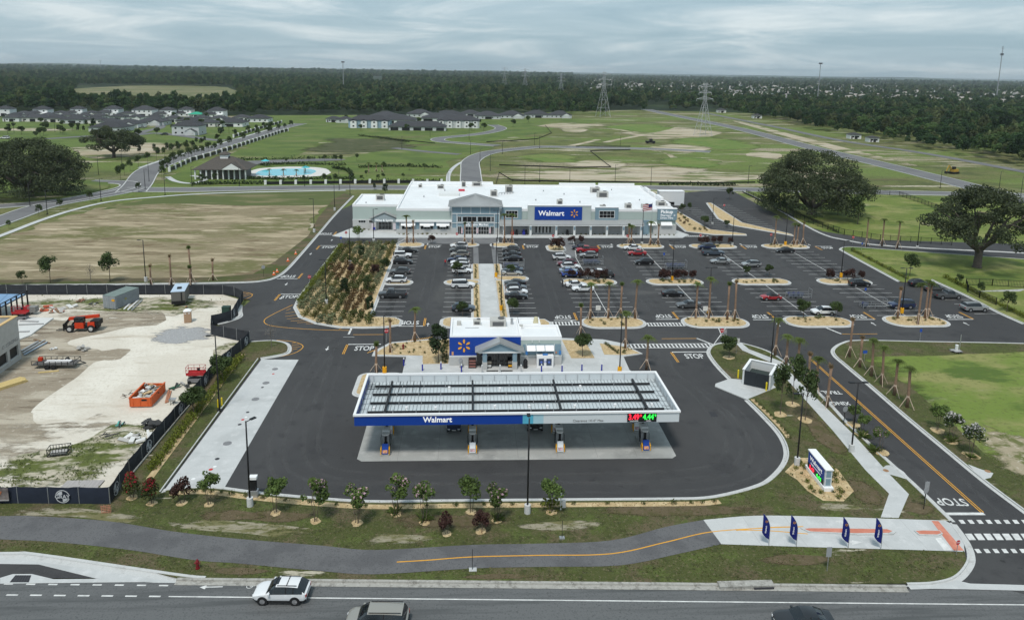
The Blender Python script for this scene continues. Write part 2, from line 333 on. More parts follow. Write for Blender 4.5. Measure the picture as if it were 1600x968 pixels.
SHZ=[0]
def sheet(name,px,z,m,amp=.05):
 SHZ[0]+=.0015;return struct(name,MB().sheet(blob(GP(px),amp),z+SHZ[0]),m)
sheet('far_field',[(118,139),(215,133.5),(330,135),(372,142),(340,152),(200,158),(120,150)],-.1,gmat('far_pasture',(.150,.150,.070),[((.23,.20,.12),.01,.48,.62,(.6,1.5),8),((.105,.125,.05),.02,.5,.64)],bump=0))
sheet('house_estate_lawn',[(-60,186),(200,184),(430,184),(520,182),(640,182),(900,186),(905,196),(780,204),(600,216),(440,222),(380,226),(200,226),(-60,232)],-.12,M_bright)
sheet('graded_strip',[(-60,199.5),(120,200.5),(118,204.5),(-60,204)],-.1,M_pale)
sheet('graded_lot',[(128,226),(230,222),(282,228),(240,244),(140,247),(120,238)],-.1,M_pale)
sheet('boulevard_lawn',[(360,246),(415,220),(470,205),(530,208),(500,222),(455,246)],-.11,M_bright)
sheet('green_slope',[(600,224),(700,208),(850,196),(862,205),(800,214),(760,222),(690,225)],-.11,M_bright)
sheet('green_verge',[(590,232),(690,226),(770,229),(725,238),(640,238)],-.11,M_bright)
sheet('pool_lawn',[(530,252),(600,236),(720,243),(700,252),(690,268),(540,270)],-.11,M_bright)
sheet('clubhouse_lawn',[(260,282),(300,262),(330,258),(540,252),(545,288),(330,289)],-.11,M_bright)
sheet('pond_bed',[(470,225),(530,212),(640,215),(660,228),(600,236),(480,244)],-.10,gmat('boggy_soil',(.075,.082,.038),[((.13,.12,.07),.06,.5,.66),((.05,.065,.025),.2,.5,.7)],ragged=.04))
for k,p in enumerate(([(872,200),(905,197),(920,203),(890,209),(874,206)],[(880,258),(930,248),(960,250),(1000,262),(930,264)],[(1165,240),(1210,236),(1222,246),(1185,250)],[(760,268),(1180,268),(1182,284),(770,283)],[(965,205),(1090,196),(1130,204),(1100,216),(1000,222)],[(1120,180),(1230,208),(1350,238),(1560,290),(1480,280),(1260,222),(1135,186)])):
 sheet('bare_sand_patch',p,-.105,M_pale)
sheet('dry_field',[(-220,470),(-220,420),(0,373),(70,350),(160,326),(240,311.5),(330,304.5),(500,303),(519,306),(500,330),(492,352),(487,374),(436,412),(392,434),(330,439),(0,441)],-.08,M_dry)
sheet('field_green_edge',[(150,328),(240,311),(330,303),(520,300),(545,300),(530,318),(400,321),(250,318)],-.075,gmat('edge_grass',(.095,.115,.040),[((.19,.17,.09),.09,.5,.66,(.4,1.6))]))
for pts in([(1005,233),(1040,238),(1060,250),(1098,267)],[(920,229),(960,219),(1000,212),(1040,206)],[(1000,209),(970,203),(940,200)],[(1180,285),(1230,262),(1300,246)],[(850,232),(900,226),(950,214)]):SHZ[0]+=.0015;ribbon('dirt_track',GP(pts),4.5,-.10+SHZ[0],M_pale)
for p in([(930,200),(1010,192),(1060,196),(1010,208)],[(1040,222),(1130,212),(1190,228),(1110,240)],[(800,246),(880,238),(920,246),(860,256)],[(1010,246),(1090,244),(1130,256),(1060,264)]):sheet('green_plot',p,-.11,M_greenr)
for p in([(820,200),(880,192),(960,193),(900,199)],[(1000,232),(1080,224),(1120,230),(1060,240)],[(940,266),(1040,258),(1120,266),(1040,274)],[(1200,262),(1300,268),(1380,284),(1260,282)]):sheet('bare_sand_patch',p,-.105,M_pale)
RZ=-.06
for nm,pts,wd in(('far_road',[(190,296),(230,296),(304,296),(405,294),(545,292.5),(700,293),(900,292),(1080,294),(1250,298),(1420,301),(1600,305),(1800,310)],9.5),('boulevard',[(205,300),(216,288),(233,266),(270,249.5),(304,240),(337,230),(405,210),(439,200),(470,193)],10),('central_road',[(738,298),(736,268),(738,250),(765,238),(818,231.5),(852,229),(920,230.5),(1020,232.5),(1110,237)],9),('branch_road',[(777,227.5),(730,224),(690,220.5),(690,215.5),(743,210),(772,205),(783,200),(770,195)],9),('side_road',[(718,241),(660,236),(615,231)],6),('highway',[(1010,171),(1045,178.5),(1150,200),(1262,229),(1400,262),(1536,296),(1620,318)],13),('frontage_road',[(1100,176),(1210,198),(1311,219),(1442,239),(1600,268),(1720,292)],7),('roundabout_road',[(-140,392),(0,345),(67,322),(135,309),(185,300),(207,294)],8.5),('roundabout_road',[(-140,330),(0,322),(90,314),(150,304),(200,292),(196,285),(140,283)],7),('estate_road',[(70,217),(150,212),(209,211),(245,208),(300,214),(340,219),(390,216)],7),('estate_road',[(209,211),(226,205),(248,200),(252,194)],7)):
 RZ+=.004;ribbon(nm,GP(pts),wd,RZ,M_farroad)
 for s in(-1,1):
  q=catmull(GP(pts),6);mbk=MB();strip(mbk,q,[(s*wd/2+.35,-.2),(s*wd/2+.35,.02),(s*wd/2-.05,.02),(s*wd/2-.05,-.2)]if 1 else[])
  if nm not in('estate_road','side_road','frontage_road'):mbk.build('kerb',M_kerb,None,kind='structure')
ribbon('footpath',GP([(-140,418),(0,368),(60,345),(111,328.5),(169,315),(236,308),(337,301.5),(540,297)]),1.8,-.05,M_conc)
ribbon('footpath',GP([(218,262),(262,247),(300,236),(337,226),(400,208),(437,197)]),1.8,-.05,M_conc)
ribbon('footpath',GP([(700,290),(702,270),(716,256),(740,246)]),1.8,-.05,M_conc)
sheet('roundabout_lawn',[(-150,312),(0,309),(80,306),(140,300),(170,292),(165,286),(130,282),(60,280),(-100,284)],-.005,M_bright)
def KL(X):return 60.2+(X+41.6)*-.0513
struct('near_road',MB().sheet([(-400,KL(-400)),(400,KL(400)),(400,KL(400)-26),(-400,KL(-400)-26)],-.02),M_road)
struct('turn_pocket',MB().sheet(GP([(-300,876),(0,877),(50,878),(215,899),(150,902),(-300,904)]),-.012),M_asphalt)
mk=MB()
def dash(Xa,Xb,off,wd=.13,m=0):
 mk.quad((Xa,KL(Xa)-off-wd/2,-.01),(Xb,KL(Xb)-off-wd/2,-.01),(Xb,KL(Xb)-off+wd/2,-.01),(Xa,KL(Xa)-off+wd/2,-.01),m)
dash(-25.9,43.5,1.9);dash(43.5,300,1.9)
for k in range(14):dash(-27.6-k*2.05,-26.6-k*2.05,1.9,.17);dash(-27.3-k*1.95,-26.5-k*1.95,.55,.17)
for k in range(-8,12):dash(-10.0+k*12.2-12.2*2+6.6,-10.0+k*12.2-12.2*2+9.6,5.1,.13)
dash(-300,300,8.4,.13)
o=mk.build('lane_marking',[M_white,M_yel],None,kind='structure')
def flat(pts,z,m,name):return struct(name,MB().sheet(pts,z),m)
ax,ay=G(330,916)
flat([(ax-1.0,ay),(ax-.45,ay+.28),(ax-.45,ay+.08),(ax+1.0,ay+.06),(ax+1.0,ay-.06),(ax-.45,ay-.08),(ax-.45,ay-.28)],-.008,M_white,'lane_arrow')
bx,by=G(400,914.5);mk=MB()
for dx in(-.55,.55):
 c=[(bx+dx+.3*math.cos(a*math.pi/8),by+.3*math.sin(a*math.pi/8))for a in range(16)];strip(mk,c,[(0,-.008),(.07,-.008)],True)
for a,b in(((-.55,0),(-.1,.05)),((-.1,.05),(.35,.3)),((.55,0),(.3,.35)),((-.1,.05),(.1,.33)),((-1.3,.1),(-.7,.2)),((-.7,.2),(-.2,.3))):
 mk.bar((bx+a[0],by+a[1],-.01),(bx+b[0],by+b[1],-.01),.09,.01)
mk.build('bicycle_marking',M_white,None,kind='structure')
TT=[(-300,800),(-100,804),(0,807),(50,807),(169,815),(270,831),(371,842.5),(500,853),(587,860),(738,852),(843,850),(955,845),(1040,824),(1099,813)]
TB=[(-300,838),(-100,840),(0,843.6),(84,847.6),(202,860),(304,876),(371,881),(500,893),(587,898),(738,889),(843,886.5),(969,884),(1060,866),(1127,851)]
cT=catmull(GP(TT),5);cB=catmull(GP(TB),5)
struct('trail',MB().sheet(cT+cB[::-1],.115),M_trail)
TC=GP([(1099,813),(1180,806.5),(1285,808),(1477,814)]);TD=GP([(1127,851),(1250,855),(1460,861),(1507,863)])
struct('trail_crossing_apron',MB().sheet(catmull(TC,4)+GP([(1496,826),(1505,843)])+catmull(TD,4)[::-1],.117),M_conc)
ribbon('trail_centre_line',GP([(620,879),(670,876),(738,871),(843,868.5),(955,866),(1040,848),(1110,832),(1200,825.5),(1250,824)]),.13,.123,M_yel)
ribbon('trail_split_line',GP([(1150,829),(1200,830),(1262,835)]),.12,.123,M_yel)
ribbon('trail_split_line',GP([(1150,829.5),(1200,825),(1255,823.5)]),.12,.1235,M_yel)
for c,wd,nm in(([(1250,827),(1262,826),(1300,826.5),(1390,829),(1400,833),(1395,837),(1340,837.5),(1262,833)],0,'trail_island'),([(1428,831),(1440,830),(1468,831),(1473,836),(1466,839),(1436,838)],0,'trail_island')):
 p=GP(c);mb=MB();mb.prism(p,.10,.24,0);cx=sum(q[0]for q in p)/len(p);cy=sum(q[1]for q in p)/len(p)
 mb.sheet([(cx+(q[0]-cx)*.93,cy+(q[1]-cy)*.7)for q in p],.246,1);struct(nm,mb,[M_kerb,M_redc])
mj=MB()
for a,b in(((1160,808),(1190,853)),((1225,807.5),(1262,855)),((1285,808),(1325,856.5)),((1345,810),(1390,858.5)),((1405,811.5),(1450,860))):A_,B_=G(*a),G(*b);mj.bar((A_[0],A_[1],.1165),(B_[0],B_[1],.1165),.03,.006)
mj.build('slab_joint',mat('joint_pale',(.36,.365,.36),.9),None,kind='structure')
struct('tactile_strip',MB().sheet(GP([(1455,814.5),(1466,815),(1506,861),(1490,861)]),.123),M_redc)
for q in([(1303,815.5),(1320,813),(1320,814.5),(1327,815),(1327,818),(1320,818),(1320,820)],[(1349,848),(1331,845),(1331,846.5),(1322,847),(1322,849),(1331,849.5),(1331,852)]):
 flat(GP(q),.124,M_white,'trail_arrow')
flat(GP([(1461,842),(1470,841),(1487,860),(1475,861)]),.124,M_white,'trail_stop_bar')
struct('parking_lot',MB().sheet([(-34,71),(-42.5,110),(-43.0,228),(-36,262),(-20,262),(60,262),(104,282),(101,224),(104.5,204),(115,193),(300,172),(300,155),(112,120),(300,105),(112,100),(62,72),(50.5,54.5),(46,57),(20,68)],0),M_asphalt)
struct('west_drive',MB().sheet([(-200,153),(-46,152.8),(-42,157),(-41.5,120),(-45,119),(-44,128),(-43,140),(-49,144.2),(-200,144.4)],-.006),M_asphalt)
struct('entrance_drive',MB().sheet(GP([(1325,532),(1600,536),(1900,546),(1900,520),(1600,505),(1500,500)]),.004),M_asphalt)
struct('exit_throat',MB().sheet([(38,66),(62,73),(120,66),(300,60),(300,KL(300)-.1),(38,KL(38)-.1)],-.006),M_asphalt)
mb=MB();mb.prism([(-13.1,79.7),(-12.5,79.15),(24.4,78.75),(25.0,79.3),(25.0,91.2),(-13.1,91.4)],-.1,.02);fuel_slab=struct('fuel_slab',mb,M_cpad)
jm=mat('slab_joint',(.17,.17,.165),.9);mj=MB()
for k in range(1,8):X=-13.1+k*4.76;mj.box(X-.012,X+.012,79.2,91.2,.0,.0225)
for Y in(82.2,85.3,88.3):mj.box(-13.0,24.9,Y-.012,Y+.012,.0,.0215)
mj.build('slab_joint',jm,fuel_slab)
tank=GP([(265,766),(351,764)])+[(-26.7,109.6),(-32.6,110.0)]
tank_slab=struct('tank_slab',MB().prism([(-32.9,73.2),(-26.6,73.6),(-26.8,109.8),(-32.6,110.0)],-.1,.012),M_conc)
mj=MB()
for k in range(1,10):mj.box(-32.8,-26.75,73.4+k*3.7,73.42+k*3.7,0,.0145)
mj.box(-29.75,-29.73,73.5,109.7,0,.0135);mj.build('slab_joint',mat('joint_pale',(.36,.365,.36),.9),tank_slab)
M_cast=mat('cast_iron_lid',(.20,.20,.205),.6,var=.15,scale=3);M_castd=mat('dark_lid',(.045,.045,.05),.6);M_red=mat('red_enamel',(.50,.035,.03),.4);M_whp=mat('white_enamel',(.75,.75,.74),.4)
for X,Y,r,m in((-29.4,83.8,.52,0),(-29.5,95.9,.52,0),(-29.5,101.2,.5,0),(-29.5,106.2,.45,0),(-29.4,92.0,.22,1),(-29.4,88.6,.24,1),(-29.4,80.2,.26,1),(-29.6,99.7,.2,1),(-29.4,89.9,.2,2),(-29.35,77.9,.24,2),(-29.3,104.4,.18,2),(-29.2,90.6,.18,3),(-29.1,78.5,.2,3),(-30.6,76.0,.22,3)):
 MB().cyl((X,Y),r,0,.028,20).build('tank_lid',[M_cast,M_castd,M_red,M_whp][m],tank_slab)
def kerb(pts,n=5,closed=False,flip=False,m=None,gut=.42,wd=.20,top=.15):
 q=catmull(pts,n,closed)if n>1 else list(pts)
 if flip:q=q[::-1]
 return strip(MB(),q,[(-gut,.006),(0,.012),(.02,top),(wd,top+.005),(wd+.03,.06)],closed).build('kerb',m or M_kerb,None,kind='structure')
def lawn(name,pts,m=M_lawn,z=.10):return struct(name,MB().sheet(pts,z),m)
K1=GP([(255,770),(262,765),(310,761.5),(345,763),(391,769),(470,777),(574,784),(690,783),(800,782),(920,781),(1049,780),(1101,778.5),(1140,772),(1180,761),(1203,749.7),(1225,726),(1229.7,704),(1218.7,679),(1193.7,651),(1167,624.7)])
K2=GP([(1140.6,592),(1124,575),(1112.5,560.6),(1107.8,549.7),(1115.6,539.5),(1137.5,535.2),(1156,535.8),(1197,548),(1228,567),(1250,587),(1273,609),(1298,634),(1319,657),(1340,677),(1385,719),(1425,755),(1487,815)])
kerb(K1,flip=True);kerb(K2,flip=True)
q1=catmull(K1,5);q2=catmull(K2,5)
apron=GP([(1167,624.7),(1117,604),(1118,600),(1140.6,592),(1205,598),(1212,606)])
lawn('front_lawn',[(-37.6,71.3),(-37.6,110)]+[(-36.4,117.5),(-33,117.9),(-30.4,116.6),(-29.3,114),(-29.6,112.0),(-32.9,110.2),(-33.05,73.2)]+q1[:1]+q1+q2+GP([(1477,814)])+catmull(TC,4)[::-1][1:]+cT[::-1]+GP([(-300,780)]))
M_barep=gmat('worn_sandy_patch',(.30,.27,.20),[((.16,.15,.07),.5,.45,.58,(.5,1.5),9),((.095,.10,.036),1.4,.50,.62,(.6,1.4),8)],bump=.6,bscale=4,ragged=.55);M_brownp=gmat('dry_brown_turf',(.125,.098,.058),[((.09,.082,.036),.6,.48,.62),((.17,.135,.085),2.5,.54,.7)],bump=1,bscale=6,ragged=.22);pz=.102
for p,m in(([(-20,797),(60,793),(150,797),(240,812),(230,824),(120,808),(20,805)],0),([(240,808),(330,812),(430,820),(520,832),(470,842),(380,834),(290,826)],0),([(560,834),(640,836),(690,842),(640,850),(570,852)],0),([(800,822),(860,816),(940,812),(930,824),(850,832)],0),([(1270,790),(1330,786),(1360,796),(1300,800)],0),([(380,796),(430,800),(500,806),(460,818),(390,812)],1),([(940,790),(1080,786),(1200,790),(1180,802),(1040,808),(940,806)],1),([(300,798),(360,796),(420,808),(340,818)],1),([(560,800),(700,806),(820,806),(800,824),(640,826)],1),([(1260,640),(1300,670),(1330,720),(1290,700),(1250,660)],1),([(1330,745),(1380,775),(1370,800),(1335,780)],1),([(1430,780),(1470,800),(1440,808),(1410,800)],1),([(330,555),(350,575),(300,660),(250,740),(240,735),(300,630)],1)):
 pz+=.0004;struct('bare_turf_patch',MB().sheet(blob(GP(p),.05),pz),[M_barep,M_brownp][m])
for p in([(700,900),(800,897),(860,903),(760,906)],[(1200,866),(1300,872),(1280,884),(1190,880)],[(340,886),(420,892),(400,899),(330,896)]):pz+=.0004;struct('bare_turf_patch',MB().sheet(blob(GP(p),.05),pz),M_brownp)
kerb([(-36.4,117.55),(-33,117.95),(-30.4,116.6),(-29.3,114),(-29.6,112.0),(-32.8,110.2)],flip=True)
kerb([(-33.1,73.4),(-33.1,110.2)],1,gut=.02,wd=.15)
lawn('verge',cB+catmull(TD,4)[1:]+GP([(1510,876),(1500,898),(1470,909),(1418,912.5)])+[(X,KL(X)+.25)for X in(20,0,-13,-26)]+GP([(216,889),(44,863.5),(0,863.5),(-300,862)]),M_lawn,.10)
kerb([(-26,KL(-26)),(0,KL(0)),(20,KL(20)),(34,KL(34)),(39.5,KL(39.5))],1,m=M_okerb,gut=.5,wd=.28)
kerb(GP([(1418,914),(1460,912),(1493,903),(1512,882),(1514,864),(1505,843),(1487,818)]),5,gut=.5)
struct('gutter_apron',MB().sheet(GP([(1410,914.5),(1460,912.5),(1495,906),(1516,911),(1700,916),(1900,921),(1900,929),(1700,924.5),(1510,920),(1440,919)]),.0165),M_conc)
kerb(GP([(-300,866),(0,867),(50,868),(216,892),(294,903),(320,905)]),4,gut=.6,wd=.3)
struct('gutter_apron',MB().sheet(GP([(-300,871),(0,871),(48,872),(205,894),(216,900),(290,906.5),(300,910),(240,909.5),(150,903),(60,881),(-300,876)]),.004),M_conc)
struct('inlet_apron',MB().sheet(GP([(0,902),(20,896),(50,896),(84,904),(216,903),(270,908),(84,910),(0,911)]),.006),M_conc)
K3=GP([(1800,545),(1600,537),(1450,534),(1345,532),(1318,536),(1303,546),(1305,556),(1319,568.4),(1365.6,607.5),(1412.5,648),(1475,699.7),(1537.5,751),(1600,798),(1700,872),(1800,946)])
kerb(K3)
q3=catmull(K3,5);lawn('east_field',q3+[(300,50),(300,112)],M_lawn,.10)
lawn('east_meadow',blob(GP([(1352,560),(1400,557),(1480,556),(1560,552),(1800,552),(1900,800),(1640,770),(1570,735),(1480,655),(1420,605),(1365,570)]),.01),M_fieldr,.104)
lawn('bare_edge',blob(GP([(1560,730),(1590,745),(1660,790),(1650,700),(1620,690),(1520,660),(1500,665)])),gmat('bare_edge_sand',(.34,.29,.20),[((.13,.14,.05),.5,.45,.6),((.50,.45,.36),1.2,.55,.7)],ragged=.3),.108)
K4=GP([(1700,412),(1600,405),(1500,398),(1400,391),(1340,386.5),(1322,386),(1314,389),(1322,395),(1405,440)]);kerb(K4,flip=False)
K5=GP([(1455,437),(1508,461),(1560,488),(1600,506)]);kerb(K5)
q4=catmull(K4,5)
lawn('oak_lawn',q4+[(97.0,151.4),(103.6,151.4)]+catmull(K5,4)+GP([(1760,560),(1900,430)]),M_fieldlawn,.10)
K6=GP([(1161,299),(1200,318),(1262,354),(1293,368.5),(1316,374),(1363,382),(1450,388),(1600,395.5),(1800,409)]);kerb(K6,flip=False)
lawn('oak_meadow',catmull(K6,5)+GP([(1900,345),(1500,310),(1330,303),(1200,299)]),M_fieldlawn,-.02)
K7=GP([(552,306),(540,318),(519,340),(497,366),(470,397),(450,419),(434,431.5),(412,438.5),(367,441.5),(200,444),(0,446),(-200,449)]);kerb(K7,flip=True)
lawn('field_verge',catmull(K7,5)+GP([(-200,441),(0,437),(330,433),(395,428),(430,408),(482,368),(497,340),(520,312),(538,302)]),gmat('verge_soil',(.105,.088,.052),[((.072,.085,.028),.10,.46,.6,(.5,1.5)),((.16,.115,.075),.3,.5,.7)]),.02)
site=[(-200,72),(-37.7,71.6),(-37.8,110),(-36.8,117),(-44.3,121),(-45.7,125.5),(-43,128.2),(-44.5,139.8),(-49.6,143.6),(-200,144.3)]
struct('construction_yard',MB().sheet(site,.04),M_site)
struct('churned_ground',MB().sheet(blob(GP([(-100,560),(60,480),(150,445+20),(260,500),(110,530),(150,548),(205,545),(190,560),(150,565),(120,590),(50,640),(70,660),(190,640),(230,660),(150,690),(60,735),(-100,750)])),.048),M_churn)
struct('churned_ground',MB().sheet(blob(GP([(30,462),(160,466),(330,460),(345,475),(320,500),(240,492),(160,485),(40,478)])),.046),M_weedy)
struct('weedy_ground',MB().sheet(blob(GP([(-80,770),(0,720),(60,705),(130,690),(170,665),(220,650),(260,662),(225,700),(196,745),(170,768)])),.052),M_weedy)
struct('gravel_patch',MB().sheet(catmull(GP([(232,522),(250,510),(285,508),(330,515),(333,530),(300,540),(245,538)]),4,True),.056),M_gravel)
struct('yard_corner',MB().sheet(blob(GP([(340,535),(385,535),(360,560),(335,570)])),.05),M_weedy)
def island(poly,name='planting_island',fill=None,kw=.30,top=.14):
 mb=MB();nn=normals(poly,True);ar=sum(poly[i][0]*poly[(i+1)%len(poly)][1]-poly[(i+1)%len(poly)][0]*poly[i][1]for i in range(len(poly)))
 if ar<0:poly=poly[::-1];nn=normals(poly,True)
 strip(mb,poly,[(-.35,.007),(0,.012),(.02,top),(kw,top)],True,0)
 mb.sheet([(p[0]+q.x*(kw-.01),p[1]+q.y*(kw-.01))for p,q in zip(poly,nn)],top-.01,1)
 return struct(name,mb,[M_kerb,fill or M_mulch])
ISL=[]
for x0,x1 in((20.7,32.3),(39.6,51.6),(59,71.4),(78.4,90)):
 ISL.append((x0,x1,123.2,128.9));ISL.append((x0-.3,x1-.2,150.0,154.4))
for x0,x1 in((39.4,51.4),(58.9,71.1),(78.7,91)):ISL.append((x0,x1,183.0,187.4))
for I in ISL:island(rrect(*I,(I[3]-I[2])/2-.05,6))
island(rrect(-18.2,-12.4,150.4,153.8,1.6));island(rrect(-5.2,2.35,150.4,153.8,1.6));island(rrect(5.65,12.9,153.4,156.6,1.5))
island(rrect(20.3,24.8,179.6,186.2,1.6));island(rrect(5.7,12.4,184.2,188.4,1.8));island(rrect(-18.6,-12.2,184.0,188.6,1.8));island(rrect(-4.8,2.3,184.6,188.4,1.8))
PLANT=[(-33.9,186.6),(-19.2,187.5),(-18.6,183),(-18.2,129.8),(-13.6,129.3),(-12.3,127.6),(-12.4,125.3),(-15,124.2),(-18.7,124.0),(-23,124.3),(-27.5,126.4),(-31.2,130),(-33.4,135.5),(-34.0,142)]
island(PLANT,'planting_bed')
struct('walkway',MB().prism([(2.4,118),(5.6,118),(5.6,167),(2.4,167)],0,.13),M_conc)
struct('crossing',MB().sheet([(2.3,167.2),(5.7,167.2),(5.7,183.5),(2.3,183.5)],.012),M_asphalt)
for x0,x1 in((1.0,2.3),(5.7,7.0)):struct('side_walk',MB().prism([(x0,167.2),(x1,167.2),(x1,183.4),(x0,183.4)],0,.10),M_greyc)
for x0,x1,y0,y1 in((.75,2.3,118.6,150.3),(.75,2.3,153.9,167),(5.7,7.3,118.6,153.3),(5.7,7.3,156.7,167)):island(rrect(x0,x1,y0,y1,.3,2),'planting_strip',kw=.15)
island(rrect(-5,.7,123.9,129.3,1.8));island([(7.3,124),(14.6,124),(14.9,126),(14,128),(7.3,128)])
struct('store_pavement',MB().prism([(-37.5,196.2),(-33.5,194),(59.5,194.6),(62.5,198.5),(60,206),(-34,206)],0,.15),M_conc)
struct('crossing_plaza',MB().sheet([(-19.3,187.6),(8,187.6),(8,194.2),(-19.3,194.2)],.008),M_greyc)
struct('crossing_plaza',MB().sheet([(24.5,174),(26.6,174),(28.5,194.2),(22,194.2)],.008),M_greyc)
struct('kiosk_pavement',MB().prism([(-10,91.5),(-10,110.6),(-7.4,110.9),(-3,118),(15.8,118.2),(23,117.4),(27,115),(25,110),(24.8,104.5),(26.5,100),(26.4,91.5)],0,.14),M_conc)
struct('kiosk_bed',MB().sheet([(-3.2,107.5),(-7.2,107.3),(-7.4,110.8),(-10,111.0),(-15.0,111.4),(-14.6,113),(-12.8,116.2),(-6,117.8),(-3.1,117.9)],.15),M_mulch)
struct('kiosk_bed',MB().prism([(-15.5,110.9),(-10,110.5),(-7.4,110.8),(-3.1,118.1),(-6.2,118.2),(-13.2,116.7),(-15.4,113)],0,.13),M_kerb)
for P in([(16.4,109.2),(20.2,109.2),(19.8,116.8),(15.9,117.3)],[(22,110.6),(25,110.4),(28,111.1),(26.4,113.8),(22.1,115.6)]):struct('kiosk_bed',MB().sheet(P,.15),M_mulch)
struct('kiosk_bed_kerb',MB().prism([(24.8,109.8),(28.4,111),(26.6,114.2),(23,117.2),(22,117)],0,.135),M_kerb)
island(rrect(-16.2,-10.1,96.5,104.2,1.2))
def offset_strip(path,a,b,z,m,name):return strip(MB(),path,[(a,z),(b,z)]).build(name,m,None,kind='structure')
kk=catmull(K1,5);i0=6
offset_strip(kk[i0:58],-.55,-1.35,.112,M_mulch,'mulch_strip')
offset_strip(kk[84:],-.5,-1.1,.112,M_mulch,'mulch_strip')
offset_strip([(-36.0,112),(-35.3,76)],-.45,.3,.112,M_mulch,'mulch_strip')
struct('sign_bed',MB().sheet(GP([(1226,738),(1236,728),(1248,716),(1280,716),(1310,735),(1334,768),(1318,784),(1286,783),(1262,768),(1245,750)]),.114),M_mulch)
struct('enclosure_apron',MB().prism(apron,0,.118),M_conc)
struct('sidewalk',MB().sheet(GP([(1150,537),(1160,548),(1212,570),(1228,592),(1300,672),(1352,735),(1389,772),(1376,809),(1404,810),(1420,773),(1386,738),(1372,722),(1330,676),(1240,588),(1222,566),(1170,546),(1158,536)]),.116),M_conc)
for p in([(1374,735),(1384,728),(1396,727),(1412,738),(1424,752),(1405,746),(1390,742)],[(1512,726),(1530,733),(1552,740),(1548,747),(1536,750)]):struct('inlet_apron',MB().sheet(GP(p),.119),M_conc)
for p in((1384,736),(1543,737)):MB().cyl(G(*p),.32,.11,.13,18).build('drain_lid',mat('rusty_lid',(.30,.17,.09),.7,var=.2,scale=4),None,kind='structure')
for k in range(1,26):
 pass
def worn(name,col,amt,sc):
 m=bpy.data.materials.new(name);m.use_nodes=True;t=m.node_tree;b=t.nodes['Principled BSDF'];b.inputs['Base Color'].default_value=(*col,1);b.inputs['Roughness'].default_value=.7;g=nd(t,'ShaderNodeNewGeometry');n=nd(t,'ShaderNodeTexNoise');n.inputs['Scale'].default_value=sc;n.inputs['Detail'].default_value=8;n.inputs['Roughness'].default_value=.7;t.links.new(g.outputs['Position'],n.inputs['Vector'])
 r=nd(t,'ShaderNodeMapRange');r.inputs[1].default_value=.38;r.inputs[2].default_value=.72;r.inputs[4].default_value=amt;t.links.new(n.outputs[0],r.inputs[0]);tb=nd(t,'ShaderNodeBsdfTransparent');ms=nd(t,'ShaderNodeMixShader');t.links.new(r.outputs[0],ms.inputs[0]);t.links.new(tb.outputs[0],ms.inputs[1]);t.links.new(b.outputs[0],ms.inputs[2]);t.links.new(ms.outputs[0],t.nodes['Material Output'].inputs[0]);return m
M_worn=worn('tyre_polish',(.15,.148,.145),.26,.35);M_oil=worn('oil_dark',(.012,.012,.013),.6,1.3)
tz=.0024
for base in([(-21,112),(-20.5,100),(-20,88),(-17,78),(-8,75.5),(8,75),(22,75),(30,77),(33.5,84),(33,95),(31,104),(32,112)],[(-22.5,118),(-24,100),(-23.5,84),(-19,75),(-6,73.3),(10,73),(26,73),(34,77),(36.5,86),(35,98)],[(-38,200),(-38.2,170),(-38,150),(-37,130),(-32,121),(-20,119.8),(0,119.8),(20,119.8),(50,119.5),(90,119.2),(120,119)],[(-60,149),(-46,149),(-40,146),(-36,138)],[(-9,128),(-8.8,150),(-9,185)],[(16.8,128),(17,155),(16.8,185)],[(35.6,128),(35.8,155),(35.6,185)],[(55,128),(55.2,155),(55,185)],[(74.5,128),(74.6,155),(74.5,185)],[(-38,191),(-10,190.5),(20,190.4),(60,190.5),(98,190)],[(58,112),(58.5,95),(58,80),(57,66)],[(52.3,112),(52,95),(51.6,80),(51,64)]):
 for off in(-.85,.85):
  q=catmull(base,8);tz+=.00012;strip(MB(),q,[(off-.28,tz),(off+.28,tz)]).build('tyre_track',M_worn,None,kind='structure')
for c_x in(-15.2,-2.2,10.2,23.4,29.4,42.2,48.2,61.8,67.8,81.2,87.2,101.4):
 q=[(c_x,129.5),(c_x,140),(c_x,150)];tz+=.00012;strip(MB(),q,[(-.7,tz),(.7,tz)]).build('oil_stain',M_oil,None,kind='structure');tz+=.00012;strip(MB(),[(c_x,155.2),(c_x,170),(c_x,182)],[(-.7,tz),(.7,tz)]).build('oil_stain',M_oil,None,kind='structure')
mk=MB()
def stallrow(x0,x1,y0,y1,n):
 for i in range(n+1):
  y=y0+(y1-y0)*i/n;mk.quad((x0,y-.055,.006),(x1,y-.055,.006),(x1,y+.055,.006),(x0,y+.055,.006))
def line(a,b,wd=.12,m=0,z=.006):
 a,b=Vector(a),Vector(b);d=(b-a).normalized();q=Vector((-d.y,d.x))*wd/2
 mk.add([(a.x-q.x,a.y-q.y,z),(b.x-q.x,b.y-q.y,z),(b.x+q.x,b.y+q.y,z),(a.x+q.x,a.y+q.y,z)],[(0,1,2,3)],m)
stallrow(-18,-12.4,130.1,150.2,7);stallrow(-18.2,-12.6,154.6,183.4,10)
stallrow(-5,.5,129.8,150.0,7);stallrow(-5,.5,154.4,184.2,10)
stallrow(7.4,13,128.6,152.9,8);stallrow(7.2,12.8,157.2,183.8,9)
for c in(26.4,45.2,64.8,84.2):
 stallrow(c-5.7,c+5.8,129.4,149.5,7);stallrow(c-5.7,c+5.8,155.0,182.6,9)
 line((c,129.2),(c,149.6),.13,z=.0065);line((c,154.9),(c,182.6),.13,z=.0065)
stallrow(98.6,104.0,130.2,151.0,7)
for x0,x1 in((66,72.5),(81,87),(87.6,93.5)):pass
stallrow(86.5,92.0,205,247,14);stallrow(72.8,78.2,203,240,12)
